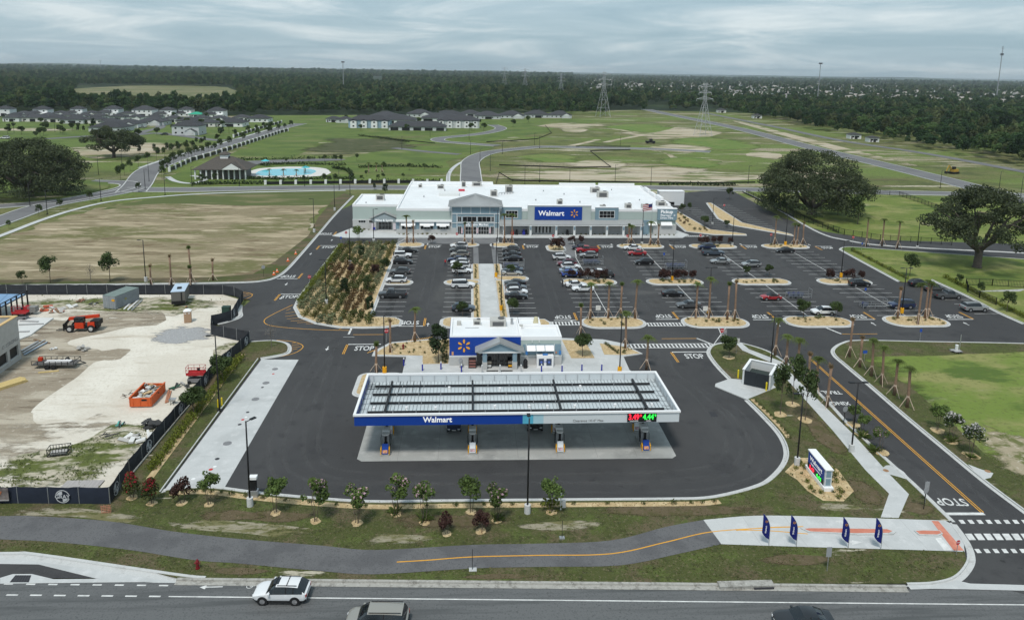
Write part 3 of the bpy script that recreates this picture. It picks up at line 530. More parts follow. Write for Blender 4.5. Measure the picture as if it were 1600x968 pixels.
def stopset(x,y,wd,into,name=None):
 """bar across the lane at y, word before it; into=+1 traffic moving +Y"""
 line((x-wd/2,y),(x+wd/2,y),.3)
STOPS=[]
def stop(x,y,dirn,wd=4.6,side=1):
 line((x-wd/2,y),(x+wd/2,y),.28,0,.007);xs=x+side*wd/2
 line((xs,y-dirn*.1),(xs,y-dirn*4.2),.12,1,.0072);line((xs+side*.25,y-dirn*.1),(xs+side*.25,y-dirn*4.2),.12,1,.0072)
 STOPS.append((x-side*.2,y-dirn*1.9,dirn))
for a in((-10.4,124.8,-1,4.4,1),(17.8,127.5,-1,4.2,1),(37.0,127.8,-1,4.2,1),(55.5,127.4,-1,4.4,1),(74.6,127.2,-1,4.4,1),(93.6,127.0,-1,5,1)):stop(*a)
for a in((-9.3,186.0,1,4,-1),(16.3,186.2,1,4.2,-1),(36.2,186.2,1,4.2,-1),(55.8,186.2,1,4.2,-1),(75.2,186.4,1,4.2,-1),(95.5,185.4,1,4.6,-1)):stop(*a)
for a in((-39.6,197.6,-1,4.2,1),(-36.4,185.4,1,4.4,-1),(-39.6,155.0,-1,4.4,1),(-36.2,144,1,4.0,-1),(-17.4,116.2,1,5.4,-1)):stop(*a)
stop(36.5,111.8,1,6,-1)
line((-20.8,120.9),(-20.8,123.9),.35);line((-20,120.7),(-14.6,120.7),.13,1);line((33.4,117.9),(39.5,117.9),.13,1);line((39.6,118.0),(41.6,114.9),.3)
line((65.2,122.8),(66.4,119.7),.35);line((66.5,119.6),(73,119.6),.13,1);line((-21.5,119.6),(-19.6,119.6),.1);
def ladder(x0,x1,y0,y1,n,ang=0):
 line((x0,y0),(x1,y0),.18,0,.0068);line((x0,y1),(x1,y1),.18,0,.0068)
 for i in range(n):x=x0+(x1-x0)*(i+.5)/n;w_=(x1-x0)/n*.22;mk.add([(x-w_,y0+.1,.0064),(x+w_,y0+.1,.0064),(x+w_*1,y1-.1,.0064),(x-w_*1,y1-.1,.0064)],[(0,1,2,3)],0)
ladder(13.2,20.4,124.9,126.7,12);ladder(32.5,39.6,124.2,125.9,12);ladder(27.0,41.2,113.7,115.5,22);ladder(60.5,68,196.6,198.0,12)
line((43.8,116.0),(45.2,123),.14);line((41.6,115),(46.5,123.0),.14)
for k in range(9):line((44+k*.25-.5,117+k*.65),(45.0+k*.25-.5,117+k*.65),.12)
line((-19.2,187.6),(-17.2,194.2),.18,0,.012);line((8,187.6),(7.6,194.2),.18,0,.012);line((22,194.2),(24.5,174),.16,0,.012);line((26.6,174),(28.6,194.2),.16,0,.012)
line((2.2,167),(2.2,183.4),.14,0,.013);line((5.8,167),(5.8,183.4),.14,0,.013)
fan=catmull([(-34.2,137),(-36.4,131.8),(-37.2,128.4),(-35.8,125.8),(-32,124.3),(-26,123.2),(-20.5,122.8)],4)
for a,b in zip(fan[:-1],fan[1:]):line(a,b,.13,1)
for k in range(11):t=k/10;a=Vector((-33.7,135)).lerp(Vector((-22,124.6)),t);line((a.x-.9-2.4*math.sin(math.pi*min(1,t*1.25)),a.y-1.2-1.9*math.sin(math.pi*min(1,t*1.3))),(a.x-.1-(1-t)*.2,a.y-.2-2.6*math.sin(math.pi*t)*(1-.3*t)),.1,1)
fan=catmull([(-32.4,118.3),(-29.5,117.6),(-27.4,115.6),(-27.8,113),(-29.6,111.4),(-32,110.5)],4)
for a,b in zip(fan[:-1],fan[1:]):line(a,b,.13,1)
for k in range(6):y=112+k*.95;line((-29.1-abs(k-2.5)*.15,y),(-27.6-abs(k-2.8)*.55,y+.5),.1,1)
fan=catmull([(-45.0,139.5),(-43.6,142.5),(-44.5,144.6),(-47.0,145.4),(-50,145.2)],4)
for a,b in zip(fan[:-1],fan[1:]):line(a,b,.13,1)
for k in range(5):line((-48.8+k*.9,143.9-k*.4),(-47.6+k*.95,145.2-k*.2),.1,1)
fan=GP([(566,552),(590,540),(625,533),(676,530.5)])
for i in range(26):a=Vector((-16.2,112.3)).lerp(Vector((-6.5,118.7)),i/25);line((a.x-.2,a.y+.0+1.0*math.sin(math.pi*i/25)),(a.x+.15,a.y+.75+1.0*math.sin(math.pi*i/25)),.12,1)
ya=G(1267,561);yb=G(1535,800)
for d in(-.14,.14):line((ya[0]+d,ya[1]),(yb[0]+d,yb[1]),.11,1,.0075)
line(G(1479,802),G(1538,802),.45)
for k in range(9):
 for py,w_,h_ in((814.5,6,3),(838,9,5),(860,6,3.2)):
  x=1503+k*(14 if py!=838 else 14.5)+(py-814)*.55
  mk.add([(*q,.007)for q in GP([(x-w_,py-h_),(x+w_*.2,py-h_),(x+w_,py+h_),(x-w_*.2,py+h_)])],[(0,1,2,3)],0)
mk.build('painted_lines',[M_white,M_yel],None,kind='structure')
me_stop=text_mesh('STOP',1.75,.001,.03);me_stop.materials.clear();me_stop.materials.append(M_white)
for x,y,d in STOPS:
 o=obj('stop_lettering',me_stop,None,kind='structure');o.location=(x,y,.01);o.rotation_euler=(0,0,0 if d>0 else math.pi);o.scale=(.74,1.5,1)
for tx,px,rz,sx in(('STOP',(1486,783),math.pi-.08,.72),('TRAIL',(1299,612.5),math.pi-.05,.72),('XING',(1313,629.5),math.pi-.05,.72)):
 X,Y=G(*px);text('road_lettering',tx,1.9 if tx=='STOP' else 1.5,M_white,(X,Y,.01),None,rz,0,.001,.03,sx=sx,kind='structure')
for px,tx in(((640,511),'ONLY'),((990,571),'DO NOT'),):
 pass
AR=[(-36.8,191.5,1),(-39.2,176.8,-1),(-38.8,151,-1),(-37.5,141.4,-1),(-23.2,114.4,-1),(-7.4,125.6,1),(18.9,126.6,1),(36.9,125,1),(14.6,187,1),(53.8,186.6,1),(57,124.6,1),(75.2,124.8,1),(93,124.6,1),(73.5,187.5,1),(92.3,187,1),(-11,187.4,1),(38,187,1)]
ma=MB().add([(-.08,-.9,0),(.08,-.9,0),(.08,.1,0),(.32,.1,0),(0,.9,0),(-.32,.1,0),(-.08,.1,0)],[(0,1,2,3,4,5,6)]);am=None
for x,y,d in AR:
 if am is None:am=ma.build('lane_arrow',M_white,None,kind='structure');o=am
 else:o=am.copy();COL.objects.link(o)
 o.location=(x,y,.011);o.rotation_euler=(0,0,0 if d>0 else math.pi)
for P in([(1107,643),(1116,643),(1122,650),(1112,650.5)],[(24,898),(49,898),(45,909),(15,909)]):
 p=GP(P);mb=MB();mb.prism(p,-.05,.016,0);c=Vector(p[0]).lerp(Vector(p[2]),.5)
 for i in range(7):a=Vector(p[0]).lerp(Vector(p[1]),(i+.5)/7);b=Vector(p[3]).lerp(Vector(p[2]),(i+.5)/7);mb.bar((a.x,a.y,.018),(b.x,b.y,.018),.03,.02,1)
 struct('storm_drain',mb,[M_castd,mat('grate_bar',(.02,.02,.022),.7)])
for p in((606,480),(1157,484),(880,580)):MB().cyl(G(*p),.35,0,.012,20).build('manhole_cover',M_castd,None,kind='structure')
mb=MB();mb.box(22.5,27.5,KL(25)-.3,KL(25)+.45,0,.3);mb.box(25.6,27.4,KL(25)-.42,KL(25)-.28,.0,.16,1);struct('kerb_inlet',mb,[M_okerb,M_castd])
W_sage=mat('sage_wall',(.40,.47,.44),.8,var=.04,scale=.4);W_grey=mat('grey_block_wall',(.46,.46,.45),.85,var=.06,scale=1.2,bump=.15,bscale=6)
W_blue=mat('slate_blue_panel',(.20,.29,.345),.7,var=.05,scale=.6);W_light=mat('light_trim',(.68,.69,.68),.6);W_white=mat('white_cap',(.80,.80,.80),.5)
R_white=mat('white_roof_membrane',(.74,.755,.76),.55,var=.09,scale=.14,bump=.05,bscale=.8);R_metal=mat('standing_seam_metal',(.37,.38,.38),.45,metal=.3,var=.05,scale=.5)
M_glass=mat('dark_glass',(.012,.014,.016),.08,spec=.6);M_blue=mat('signage_blue',(.008,.050,.300),.45);M_spark=mat('spark_yellow',(.85,.38,.025),.5)
M_letter=mat('white_lettering',(.85,.85,.85),.5,emit=(1,1,1),est=.12);M_black=mat('black_metal',(.014,.014,.015),.5);M_unit=mat('hvac_grey',(.46,.45,.42),.6,var=.1,scale=1.5);M_unitd=mat('hvac_dark_grille',(.10,.10,.10),.6)
M_galv=mat('galvanised_steel',(.45,.46,.47),.4,metal=.6,var=.08,scale=1);M_yellow=mat('safety_yellow',(.75,.36,.01),.5);M_bollard=mat('bollard_blue',(.03,.035,.30),.45)
def spark(parent,c,r,m=M_spark,name='spark_petal',d=.06):
 me=None
 for k in range(6):
  mb=MB();a=math.pi/2+k*math.pi/3;pr=[]
  for i in range(12):
   t=2*math.pi*i/12;x=r*.67+r*.33*math.cos(t);y=r*.15*math.sin(t)*(1.1 if math.cos(t)>0 else.8);pr.append((x*math.cos(a)-y*math.sin(a),x*math.sin(a)+y*math.cos(a)))
  vs=[(p[0],0,p[1])for p in pr]+[(p[0],-d,p[1])for p in pr];n=12
  mb.add(vs,[tuple(range(n,2*n))]+[(i,(i+1)%n,n+(i+1)%n,n+i)for i in range(n)]);o=mb.build(name,m,parent);o.location=c
def window(parent,x0,x1,z0,z1,y,cols,rows,name='window',fr=M_glass,trim=W_light,t=.09,deep=.06,bar=.05):
 """glazed opening facing -Y with frame, panes and glazing bars; y = face of wall"""
 f=MB();f.box(x0-t,x1+t,y-deep,y-.005,z0-t,z0);f.box(x0-t,x1+t,y-deep,y-.005,z1,z1+t);f.box(x0-t,x0,y-deep,y-.005,z0,z1);f.box(x1,x1+t,y-deep,y-.005,z0,z1)
 for i in range(1,cols):x=x0+(x1-x0)*i/cols;f.box(x-bar/2,x+bar/2,y-deep+.01,y-.005,z0,z1)
 for j in range(1,rows):z=z0+(z1-z0)*j/rows;f.box(x0,x1,y-deep+.012,y-.006,z-bar/2,z+bar/2)
 o=f.build(name,trim,parent)
 for i in range(cols):
  for j in range(rows):
   a=x0+(x1-x0)*i/cols+bar/2;b=x0+(x1-x0)*(i+1)/cols-bar/2;c=z0+(z1-z0)*j/rows+bar/2;d=z0+(z1-z0)*(j+1)/rows-bar/2
   MB().quad((a,y-.02,c),(b,y-.02,c),(b,y-.02,d),(a,y-.02,d)).build('pane',M_glass,o)
 return o
def part(mb,name,m,parent,**k):return mb.build(name,m,parent,**k)
def parapet_roof(parent,x0,x1,y0,y1,z,ph=.45,t=.35,name='roof'):
 r=MB();r.box(x0+t,x1-t,y0+t,y1-t,z-ph-.1,z-ph);part(r,name,R_white,parent)
 c=MB();c.box(x0-.04,x1+.04,y0-.04,y0+t,z-ph-.2,z+.03);c.box(x0-.04,x1+.04,y1-t,y1+.04,z-ph-.2,z+.03);c.box(x0-.04,x0+t,y0+t,y1-t,z-ph-.2,z+.025);c.box(x1-t,x1+.04,y0+t,y1-t,z-ph-.2,z+.025);return part(c,'parapet',W_white,parent)
def seam_slab(parent,quad,seams,name='roof_panel',th=.12,m=None):
 """sloping metal roof panel with raised seams running from edge (0,1) to edge (3,2)"""
 a,b,c,d=[Vector(q)for q in quad];nrm=(b-a).cross(d-a).normalized();mb=MB()
 lo=[q-nrm*th for q in(a,b,c,d)];mb.add([a,b,c,d]+lo,[(0,1,2,3),(7,6,5,4),(0,4,5,1),(1,5,6,2),(2,6,7,3),(3,7,4,0)]);o=mb.build(name,m or R_metal,parent)
 s=MB()
 for i in range(seams+1):t=i/seams;p=a.lerp(b,t)+nrm*.025;q=d.lerp(c,t)+nrm*.025;s.bar(p,q,.06,.06)
 s.build('seam',m or R_metal,o);return o
def hvac(parent,x,y,z,sx,sy,sz,fan=True,dark=True):
 o=MB().box(x-sx/2,x+sx/2,y-sy/2,y+sy/2,z+.15,z+.15+sz).build('rooftop_unit',M_unit,parent);b=MB().box(x-sx/2-.1,x+sx/2+.1,y-sy/2-.1,y+sy/2+.1,z,z+.15);b.build('kerb_frame',W_white,o)
 if dark:
  g=MB().box(x-sx*.35,x+sx*.35,y-sy/2-.03,y-sy/2+.02,z+.3,z+sz*.9);g.build('grille',M_unitd,o)
 if fan:MB().cyl((x+sx*.2,y),min(sx,sy)*.28,z+.15+sz,z+.3+sz,14).build('fan_housing',M_unitd,o)
 return o
st=thing('supermarket','long white-roofed grocery store with sage walls behind the car park','store',(0,0,0))
wl=MB()
wl.box(-33.2,-20.4,204.5,222,0,6.72);part(wl,'wall',W_sage,st)
part(MB().box(-33.26,-20.5,204.44,204.5,.1,2.9),'wall_base',W_grey,st);part(MB().box(-33.3,-20.5,204.38,204.5,2.9,3.05),'trim',W_light,st)
parapet_roof(st,-33.2,-20.4,204.5,222,7.35)
part(MB().box(-20.3,58.6,199.1,243,0,6.63),'wall',W_sage,st)
parapet_roof(st,-20.3,58.6,199.1,243,7.25)
part(MB().box(-20.3,8.0,243.1,251,0,6.37),'wall',W_sage,st);parapet_roof(st,-20.3,8,243.1,251,7.0,name='rear_roof')
part(MB().box(-20.35,-5.0,198.75,199.1,.1,1.5),'wall_base',W_grey,st);part(MB().box(-20.2,-5.0,198.85,199.1,1.5,3.6),'wall_panel',W_grey,st)
part(MB().box(-20.45,-4.95,198.2,199.1,3.62,4.05),'canopy_shelf',W_white,st)
for x0,x1 in((-18.8,-15.3),(-13.6,-10.1),(-9.0,-5.8)):
 window(st,x0,x1,1.3,2.55,198.85,4,1)
 a=MB();a.add([(x0-.2,198.1,2.6),(x1+.2,198.1,2.6),(x1+.2,198.84,3.55),(x0-.2,198.84,3.55)],[(0,1,2,3)])
 for i in range(5):x=x0-.2+(x1-x0+.4)*i/4;a.bar((x,198.08,2.6),(x,198.82,3.57),.06,.06)
 part(a,'awning',W_white,st)
 part(MB().box((x0+x1)/2-.9,(x0+x1)/2+.9,198.06,198.1,2.25,2.6),'awning_valance',W_white,st)
for x in(-20.0,-14.5,-9.55):part(MB().box(x-.5,x+.5,198.78,198.86,1.5,3.55),'pilaster',W_blue,st)
part(MB().box(-27.2,-26.4,202.6,203.2,.14,2.75),'column',W_grey,st);part(MB().box(-21.8,-21.0,202.6,203.2,.14,2.75),'column',W_grey,st)
part(MB().box(-27.4,-20.8,202.5,203.3,2.75,3.55),'fascia',mat('fascia_grey',(.30,.35,.37),.7),st)
gb=MB();gb.add([(-27.6,202.5,3.55),(-20.6,202.5,3.55),(-24.1,202.5,5.1)],[(0,1,2)]);part(gb,'gable',mat('fascia_grey',(.30,.35,.37),.7),st)
seam_slab(st,[(-28.2,202.3,3.55),(-28.2,204.45,3.55),(-24.1,204.45,5.4),(-24.1,202.3,5.4)],5);seam_slab(st,[(-20.55,204.45,3.9),(-20.55,202.3,3.9),(-24.1,202.3,5.41),(-24.1,204.45,5.41)],5)
text('lettering','Wine & Spirits',.95,M_letter,(-24.1,202.46,3.15),st,bold=.015,sx=.9)
window(st,-25.9,-22.3,.2,2.5,204.44,4,2,'door');window(st,-31.6,-29.6,2.05,2.75,204.44,3,1);window(st,-28.6,-27.0,2.05,2.75,204.44,3,1)
for x in(-27.3,-21.2):MB().box(x-.35,x+.35,202.4,202.48,.5,2.3).build('banner',mat('promo_banner_white',(.65,.58,.62),.7),st)
MB().box(-27.3,-26.6,202.32,202.39,.5,1.2).build('promo_panel',M_bollard,st)
part(MB().box(-4.9,8.3,198.2,203,0,8.25),'wall',W_blue,st)
part(MB().box(-5.0,-3.7,198.0,198.25,.1,2.0),'wall_base',W_grey,st);part(MB().box(7.1,8.4,198.0,198.25,.1,2.0),'wall_base',W_grey,st)
tr=MB()
for z in(5.95,3.35):tr.box(-5.0,8.4,198.08,198.2,z,z+.16)
for i in range(6):x=-4.9+13.2*i/5;tr.box(x-.06,x+.06,198.1,198.2,6.12,8.1)
for x in(-4.9,-3.5,6.9,8.3):tr.box(x-.08,x+.08,198.05,198.2,0.1,5.95)
part(tr,'trim',W_light,st)
window(st,-3.2,-2.3,3.75,5.2,198.2,2,1);window(st,-1.9,1.9,3.75,5.2,198.2,3,1);window(st,2.3,5.9,3.75,5.2,198.2,3,1);window(st,6.1,6.8,3.75,5.2,198.2,2,1)
for x0,x1 in((-3.2,-2.2),(5.9,6.8)):window(st,x0,x1,.2,2.4,198.2,2,1)
for x0,x1 in((-1.1,1.9),(2.5,5.4)):window(st,x0,x1,.2,2.35,198.2,4,2,'door')
text('lettering','Lady Lake Market',.95,M_letter,(1.9,198.14,2.95),st,bold=.015)
for x in(-2.1,2.2,5.75):MB().box(x-.22,x+.22,197.9,197.98,.5,2.0).build('banner',mat('promo_banner_pink',(.62,.45,.48),.7),st)
zE,zP=8.3,10.9;x0,x1,y0,y1=-5.9,9.3,197.3,206.4;ax=(x0+x1)/2
part(MB().box(x0+.1,x1-.1,y0+.1,y1-.1,zE-.25,zE),'eaves',W_light,st)
seam_slab(st,[(x0,y0,zE),(x1,y0,zE),(ax+.1,203.2,zP),(ax-.1,203.2,zP)],26,th=.05)
seam_slab(st,[(x0,y1,zE),(x0,y0,zE),(ax,203.15,zP),(ax,203.25,zP)],16,th=.05);seam_slab(st,[(x1,y0,zE),(x1,y1,zE),(ax,203.25,zP),(ax,203.15,zP)],16,th=.05);seam_slab(st,[(x1,y1,zE),(x0,y1,zE),(ax,203.2,zP),(ax,203.2,zP)],26,th=.05)
for x0,x1 in((9.0,14.6),(35.4,42.0)):
 part(MB().box(x0,x1,198.75,199.3,4.2,7.8),'wall_panel',W_blue,st);part(MB().box(x0-.05,x1+.05,198.7,199.8,7.8,7.95),'parapet',W_white,st)
 window(st,x0+1.2,x1-1.2,4.9,6.8,198.75,4,2,t=.14)
part(MB().box(16.3,34.2,198.6,200.2,3.8,8.3),'sign_wall',mat('pale_sage',(.44,.49,.47),.8,var=.04),st);part(MB().box(16.2,34.3,198.5,200.3,8.3,8.45),'parapet',W_white,st)
sg=MB().box(18.2,31.6,198.44,198.58,4.3,8.0).build('sign_panel',M_blue,st)
text('lettering','Walmart',2.0,M_letter,(22.9,198.4,6.15),sg,bold=.035);spark(sg,(29.4,198.42,6.15),1.15)
seam_slab(st,[(8.4,196.6,3.35),(49.0,196.6,3.35),(49.0,198.95,4.35),(8.4,198.95,4.35)],74);part(MB().box(8.4,49.0,196.62,196.8,2.95,3.22),'beam',W_light,st);part(MB().box(8.4,49.1,196.9,199.05,3.22,3.26),'soffit',W_grey,st)
part(MB().box(8.4,49,199.0,199.09,.1,3.3),'wall_base',W_grey,st)
for x in(9.6,17.0,24.2,29.3,33.9,38.5,43.2,48.2):part(MB().box(x-.3,x+.3,196.6,197.1,.1,2.95),'column',W_light,st);MB().box(x-.22,x+.22,196.5,196.58,1.9,2.8).build('column_poster',W_blue,st)
window(st,18.3,23.2,.2,2.5,198.99,5,1,'door',trim=W_grey,bar=.5)
for x0,x1 in((10.3,16.4),(24.8,28.8),(29.8,33.4),(34.4,38.0),(39,42.7),(43.7,47.7)):part(MB().box(x0,x1,198.9,198.98,.5,2.7),'wall_recess_panel',mat('recess_grey',(.33,.33,.33),.8),st)
part(MB().box(49.0,50.9,198.7,199.1,.1,4.2),'wall_panel',W_blue,st);part(MB().box(52.1,58.7,198.5,199.1,.1,2.9),'wall_base',W_grey,st)
pk=MB().box(53.2,58.75,198.55,199.6,4.3,7.5).build('wall_panel',W_blue,st);part(MB().box(53.1,58.8,198.5,199.9,7.5,7.65),'parapet',W_white,st)
text('lettering','Pickup',1.35,M_letter,(54.0,198.52,6.7),pk,bold=.03,align='LEFT');text('lettering','Pharmacy  →',.8,M_letter,(54.0,198.52,5.7),pk,bold=.01,align='LEFT');text('lettering','Drive-Thru',.8,M_letter,(54.0,198.52,4.95),pk,bold=.01,align='LEFT')
for x0,x1 in((50.6,53.0),(54.2,57.4)):
 a=MB();a.add([(x0,197.9,2.9),(x1,197.9,2.9),(x1,198.6,3.8),(x0,198.6,3.8)],[(0,1,2,3)]);part(a,'awning',W_white,st)
for k,(y,h)in enumerate(((206,7.7),(214,8.1),(222,7.7),(230,7.9))):part(MB().box(58.0,58.9,y,y+6.2,6.9,h),'side_parapet',W_white,st)
for x,y,h in((30.5,243.2,7.9),(44,243.2,7.9)):part(MB().box(x,x+12.5,y,y+.6,6.5,h),'rear_parapet',W_white,st)
for a in((-26.5,214,6.95,2.4,2.2,1.5),(-16.3,238,6.85,1.2,1,1),(-9.5,236,6.85,2.2,1.6,1.2),(-2,240,6.85,1.4,1.2,1.8),(2.4,242,6.85,3.2,1.6,1.3),(7.5,222,6.85,2.2,1.4,1.8),(12.6,229,6.85,2.4,2,2.2),(26,205,6.85,1.6,1.6,2.0),(40.6,230,6.85,3,2,1.6),(41.4,221,6.85,3.4,2,1.8),(38,201.6,6.85,1.6,1.2,1.1),(45.6,203,6.85,1.8,1.6,1.3),(50.6,203,6.85,2.2,1.6,1.1),(56.2,207,6.85,2.6,1.8,1.3)):hvac(st,*a)
part(MB().box(-9.5,-3.2,222,227,6.8,7.6),'equipment_screen',W_light,st)
for k in range(5):part(MB().tube([(9.2+k*.9,225+k*.4,6.8),(9.2+k*.9,225+k*.4,7.4),(10.2+k*.9,226+k*.4,7.4),(10.2+k*.9,226.5+k*.4,6.8)],.1,6),'roof_pipe',M_galv,st)
rs_=mat('roof_seam',(.66,.68,.69),.6)
for k in range(13):part(MB().box(-20+.1,58.2,202.2+k*3.1,202.26+k*3.1,6.8,6.812),'roof_seam',rs_,st)
for x,y in((-30,209),(-14,220),(-8,232),(20,215),(24,232),(33,212),(47,235),(52,216),(30,226)):MB().cyl((x,y),.2,6.8,7.3,8).build('vent',M_galv,st)
MB().box(-3.6,-1.6,231.5,232.7,6.85,7.35).build('red_tarp',mat('red_tarp',(.55,.05,.08),.7),st)
for k,(x,c)in enumerate(((12.0,M_red),(13.2,M_black),(15.2,M_bollard),(15.9,M_black),(27.5,M_black))):
 mb=MB();mb.box(x-.35,x+.35,197.6,198.3,.35,1.1);mb.box(x-.25,x+.25,197.7,198.2,1.1,1.6);mb.cyl((x-.25,197.6),.12,.15,.4,8);mb.cyl((x+.25,197.6),.12,.15,.4,8)
 mb.build('mobility_scooter',c,None,label=['red mobility scooter parked under the store canopy','black mobility scooter next to the red one under canopy','blue mobility scooter under canopy left of the double doors','black mobility scooter right of the blue one under canopy','lone black bin cart in the second bay right of the store doors'][k],category='scooter')
tr=thing('semi_trailer','long white delivery trailer parked behind the store roof','trailer',(0,0,0))
MB().box(9.0,25.0,252.5,255.1,1.3,8.0-2.6).build('box',mat('trailer_white',(.66,.68,.70),.4),tr);text('lettering','Walmart',1.3,M_blue,(14.2,252.46,4.5),tr,bold=.02);text('lettering','.com',1.3,M_blue,(20.2,252.46,4.5),tr,bold=.02);spark(tr,(17.7,252.48,4.55),.6)
for x in(11,12.4,22.5):MB().wheelx((x,252.8,.5),.5,.3).build('wheel',M_black,tr)
MB().box(9.3,24.7,253,254.8,1.0,1.3).build('chassis',M_black,tr)
ct=thing('storage_container','white storage container beside the right end of the store','container',(0,0,0))
MB().box(65.6,74.4,244,247.2,.15,5.0).build('body',mat('trailer_white',(.66,.68,.70),.4),ct);MB().box(67.5,71,243.9,243.98,.4,1.4).build('hatch',M_black,ct);MB().box(65.5,74.5,243.9,247.3,5.0,5.1).build('roof',W_white,ct)
fl=thing('flag_pole','flagpole with a waving flag by the right front of the store','flag',(50.2,193.4,.1))
MB().tube([(0,0,0),(0,0,10.2)],[.07,.04],8).build('pole',M_galv,fl)
fm=MB()
for i in range(8):
 for j in range(7):
  def fp(a,b):return(-.05-a*.32,.18*math.sin(a*.9)*a/6,9.9-b*.24-.05*a)
  fm.add([fp(i,j),fp(i+1,j),fp(i+1,j+1),fp(i,j+1)],[(0,1,2,3)],0 if(i<3 and j<4)else(1 if j%2==0 else 2))
fm.build('flag',[mat('flag_navy',(.02,.03,.12),.8),mat('flag_red',(.40,.03,.04),.8),mat('flag_white',(.7,.7,.7),.8)],fl)
kk_=thing('fuel_kiosk','small blue and grey fuel kiosk with white flat roof behind the canopy','kiosk',(0,0,0))
part(MB().box(-2.9,8.1,106.8,115.2,0,4.38),'wall',W_sage,kk_);part(MB().box(8.1,14.4,106.7,112.0,0,4.23),'wall',W_sage,kk_);part(MB().box(8.1,11.6,112.0,115.2,0,4.37),'wall',W_sage,kk_)
part(MB().box(-2.98,8.05,106.72,106.8,1.75,4.7),'sign_panel',M_blue,kk_);part(MB().box(-3.0,-2.9,106.8,115.2,1.75,4.7),'sign_panel',M_blue,kk_)
part(MB().box(-3.02,14.5,106.62,106.8,.14,1.55),'wall_base',W_grey,kk_);part(MB().box(-3.05,14.5,106.6,106.8,1.55,1.75),'trim',W_light,kk_)
parapet_roof(kk_,-2.9,8.1,106.8,115.2,4.9,.35,.25);parapet_roof(kk_,8.1,14.4,106.7,112.0,4.75,.35,.25);parapet_roof(kk_,8.1,11.6,112.0,115.2,4.9,.35,.25)
spark(kk_,(-.75,106.72,3.35),1.05)
for a in((-1.6,112.5,4.5,.7,.7,.6,False,False),(1.3,112.8,4.5,1.2,1,.8),(4.7,112.4,4.5,2.6,1.9,1.1),(8.4,111.6,4.5,.6,.5,.3,False,False)):hvac(kk_,*a)
part(MB().box(-.6,1.6,111.2,111.35,4.5,4.62),'roof_pipe',M_galv,kk_);part(MB().cyl((7.0,112.9),.22,4.5,5.6,10),'vent',M_galv,kk_);part(MB().cyl((11.0,113.6),.5,4.5,5.5,12,r2=.3),'vent',mat('vent_cream',(.55,.5,.32),.6),kk_)
for x in(2.45,7.05):part(MB().box(x-.38,x+.38,104.9,105.7,.14,1.35),'column_base',W_grey,kk_);part(MB().box(x-.32,x+.32,104.96,105.64,1.35,2.9),'column',W_blue,kk_)
part(MB().box(1.5,8.0,104.8,105.1,2.85,3.1),'beam',W_light,kk_)
part(MB().add([(1.6,104.85,3.1),(7.9,104.85,3.1),(4.75,104.85,4.35)],[(0,1,2)]),'gable',W_blue,kk_)
g=MB();g.bar((1.3,104.78,3.05),(4.75,104.78,4.5),.1,.22);g.bar((8.2,104.78,3.05),(4.75,104.78,4.5),.1,.22);part(g,'gable_trim',W_light,kk_)
seam_slab(kk_,[(1.0,106.75,3.1),(1.0,104.5,3.1),(4.75,104.5,4.7),(4.75,106.75,4.7)][::-1],8);seam_slab(kk_,[(8.5,104.5,3.1),(8.5,106.75,3.1),(4.75,106.75,4.71),(4.75,104.5,4.71)],8)
part(MB().box(2.9,6.7,106.5,106.6,.16,2.7),'shopfront_frame',mat('bronze_frame',(.16,.16,.16),.5),kk_)
for x0,x1 in((2.95,4.0),(4.1,4.75),(4.85,5.5),(5.6,6.65)):part(MB().box(x0,x1,106.44,106.5,.25,2.6),'pane',M_glass,kk_)
for x0,x1 in((1.2,2.0),(7.5,8.0)):part(MB().box(x0,x1,106.55,106.6,.2,2.6),'pane',M_glass,kk_)
for x0,x1 in((9.0,10.35),(10.45,11.75),(11.85,13.2)):
 a=MB();a.add([(x0,105.9,2.75),(x1,105.9,2.75),(x1,106.68,3.5),(x0,106.68,3.5)],[(0,1,2,3)]);a.bar((x0,105.9,2.72),(x1,105.9,2.72),.06);part(a,'awning',W_white,kk_)
part(MB().box(8.4,14.35,106.58,106.66,1.9,3.55),'wall_panel',W_blue,kk_)
for x in(8.9,13.3):part(MB().box(x-.05,x+.05,106.5,106.6,1.6,3.6),'trim',W_light,kk_)
for x in(9.8,10.9):MB().cyl((x,106.5),.06,3.9,4.3,8).build('wall_light',W_light,kk_)
text('house_number','8',.5,mat('orange_number',(.7,.25,.1),.5),(13.6,106.55,2.2),kk_);MB().box(-2.65,-2.35,106.66,106.72,1.85,2.4).build('wall_notice',mat('notice_orange',(.6,.3,.15),.6),kk_)
for x in(9.0,14.2):MB().box(x-.18,x+.18,106.45,106.55,1.9,2.5).build('parking_placard',mat('placard_blue',(.05,.2,.5),.5),kk_)
ic=thing('ice_freezer','white ice freezer with two glazed doors at the kiosk front','freezer',(11.8,105.95,.14))
MB().box(-1.3,1.3,-.45,.45,0,1.95).build('cabinet',W_white,ic)
for x in(-.6,.6):d=MB().box(x-.4,x+.4,-.5,-.46,.4,1.5).build('door',mat('ice_door',(.05,.07,.12),.2),ic);MB().cyl((0,0),.18,0,.02,12).build('badge',mat('badge_blue',(.10,.16,.5),.5),d);d.children[0].location=(x,-.51,.95);d.children[0].rotation_euler=(math.pi/2,0,0)
text('lettering','ICE',.35,mat('badge_blue',(.10,.16,.5),.5),(0,-.48,1.0),ic,rz=0);MB().box(-.4,.4,-.3,-.2,1.96,2.25).build('top_sign',mat('placard_blue',(.05,.2,.5),.5),ic)
pr=thing('propane_cage','dark cage of gas cylinders left of the kiosk porch','cylinder cage',(.55,105.9,.14))
MB().box(-.6,.6,-.35,.35,0,1.5).build('cage',mat('cage_dark',(.03,.02,.02),.6),pr)
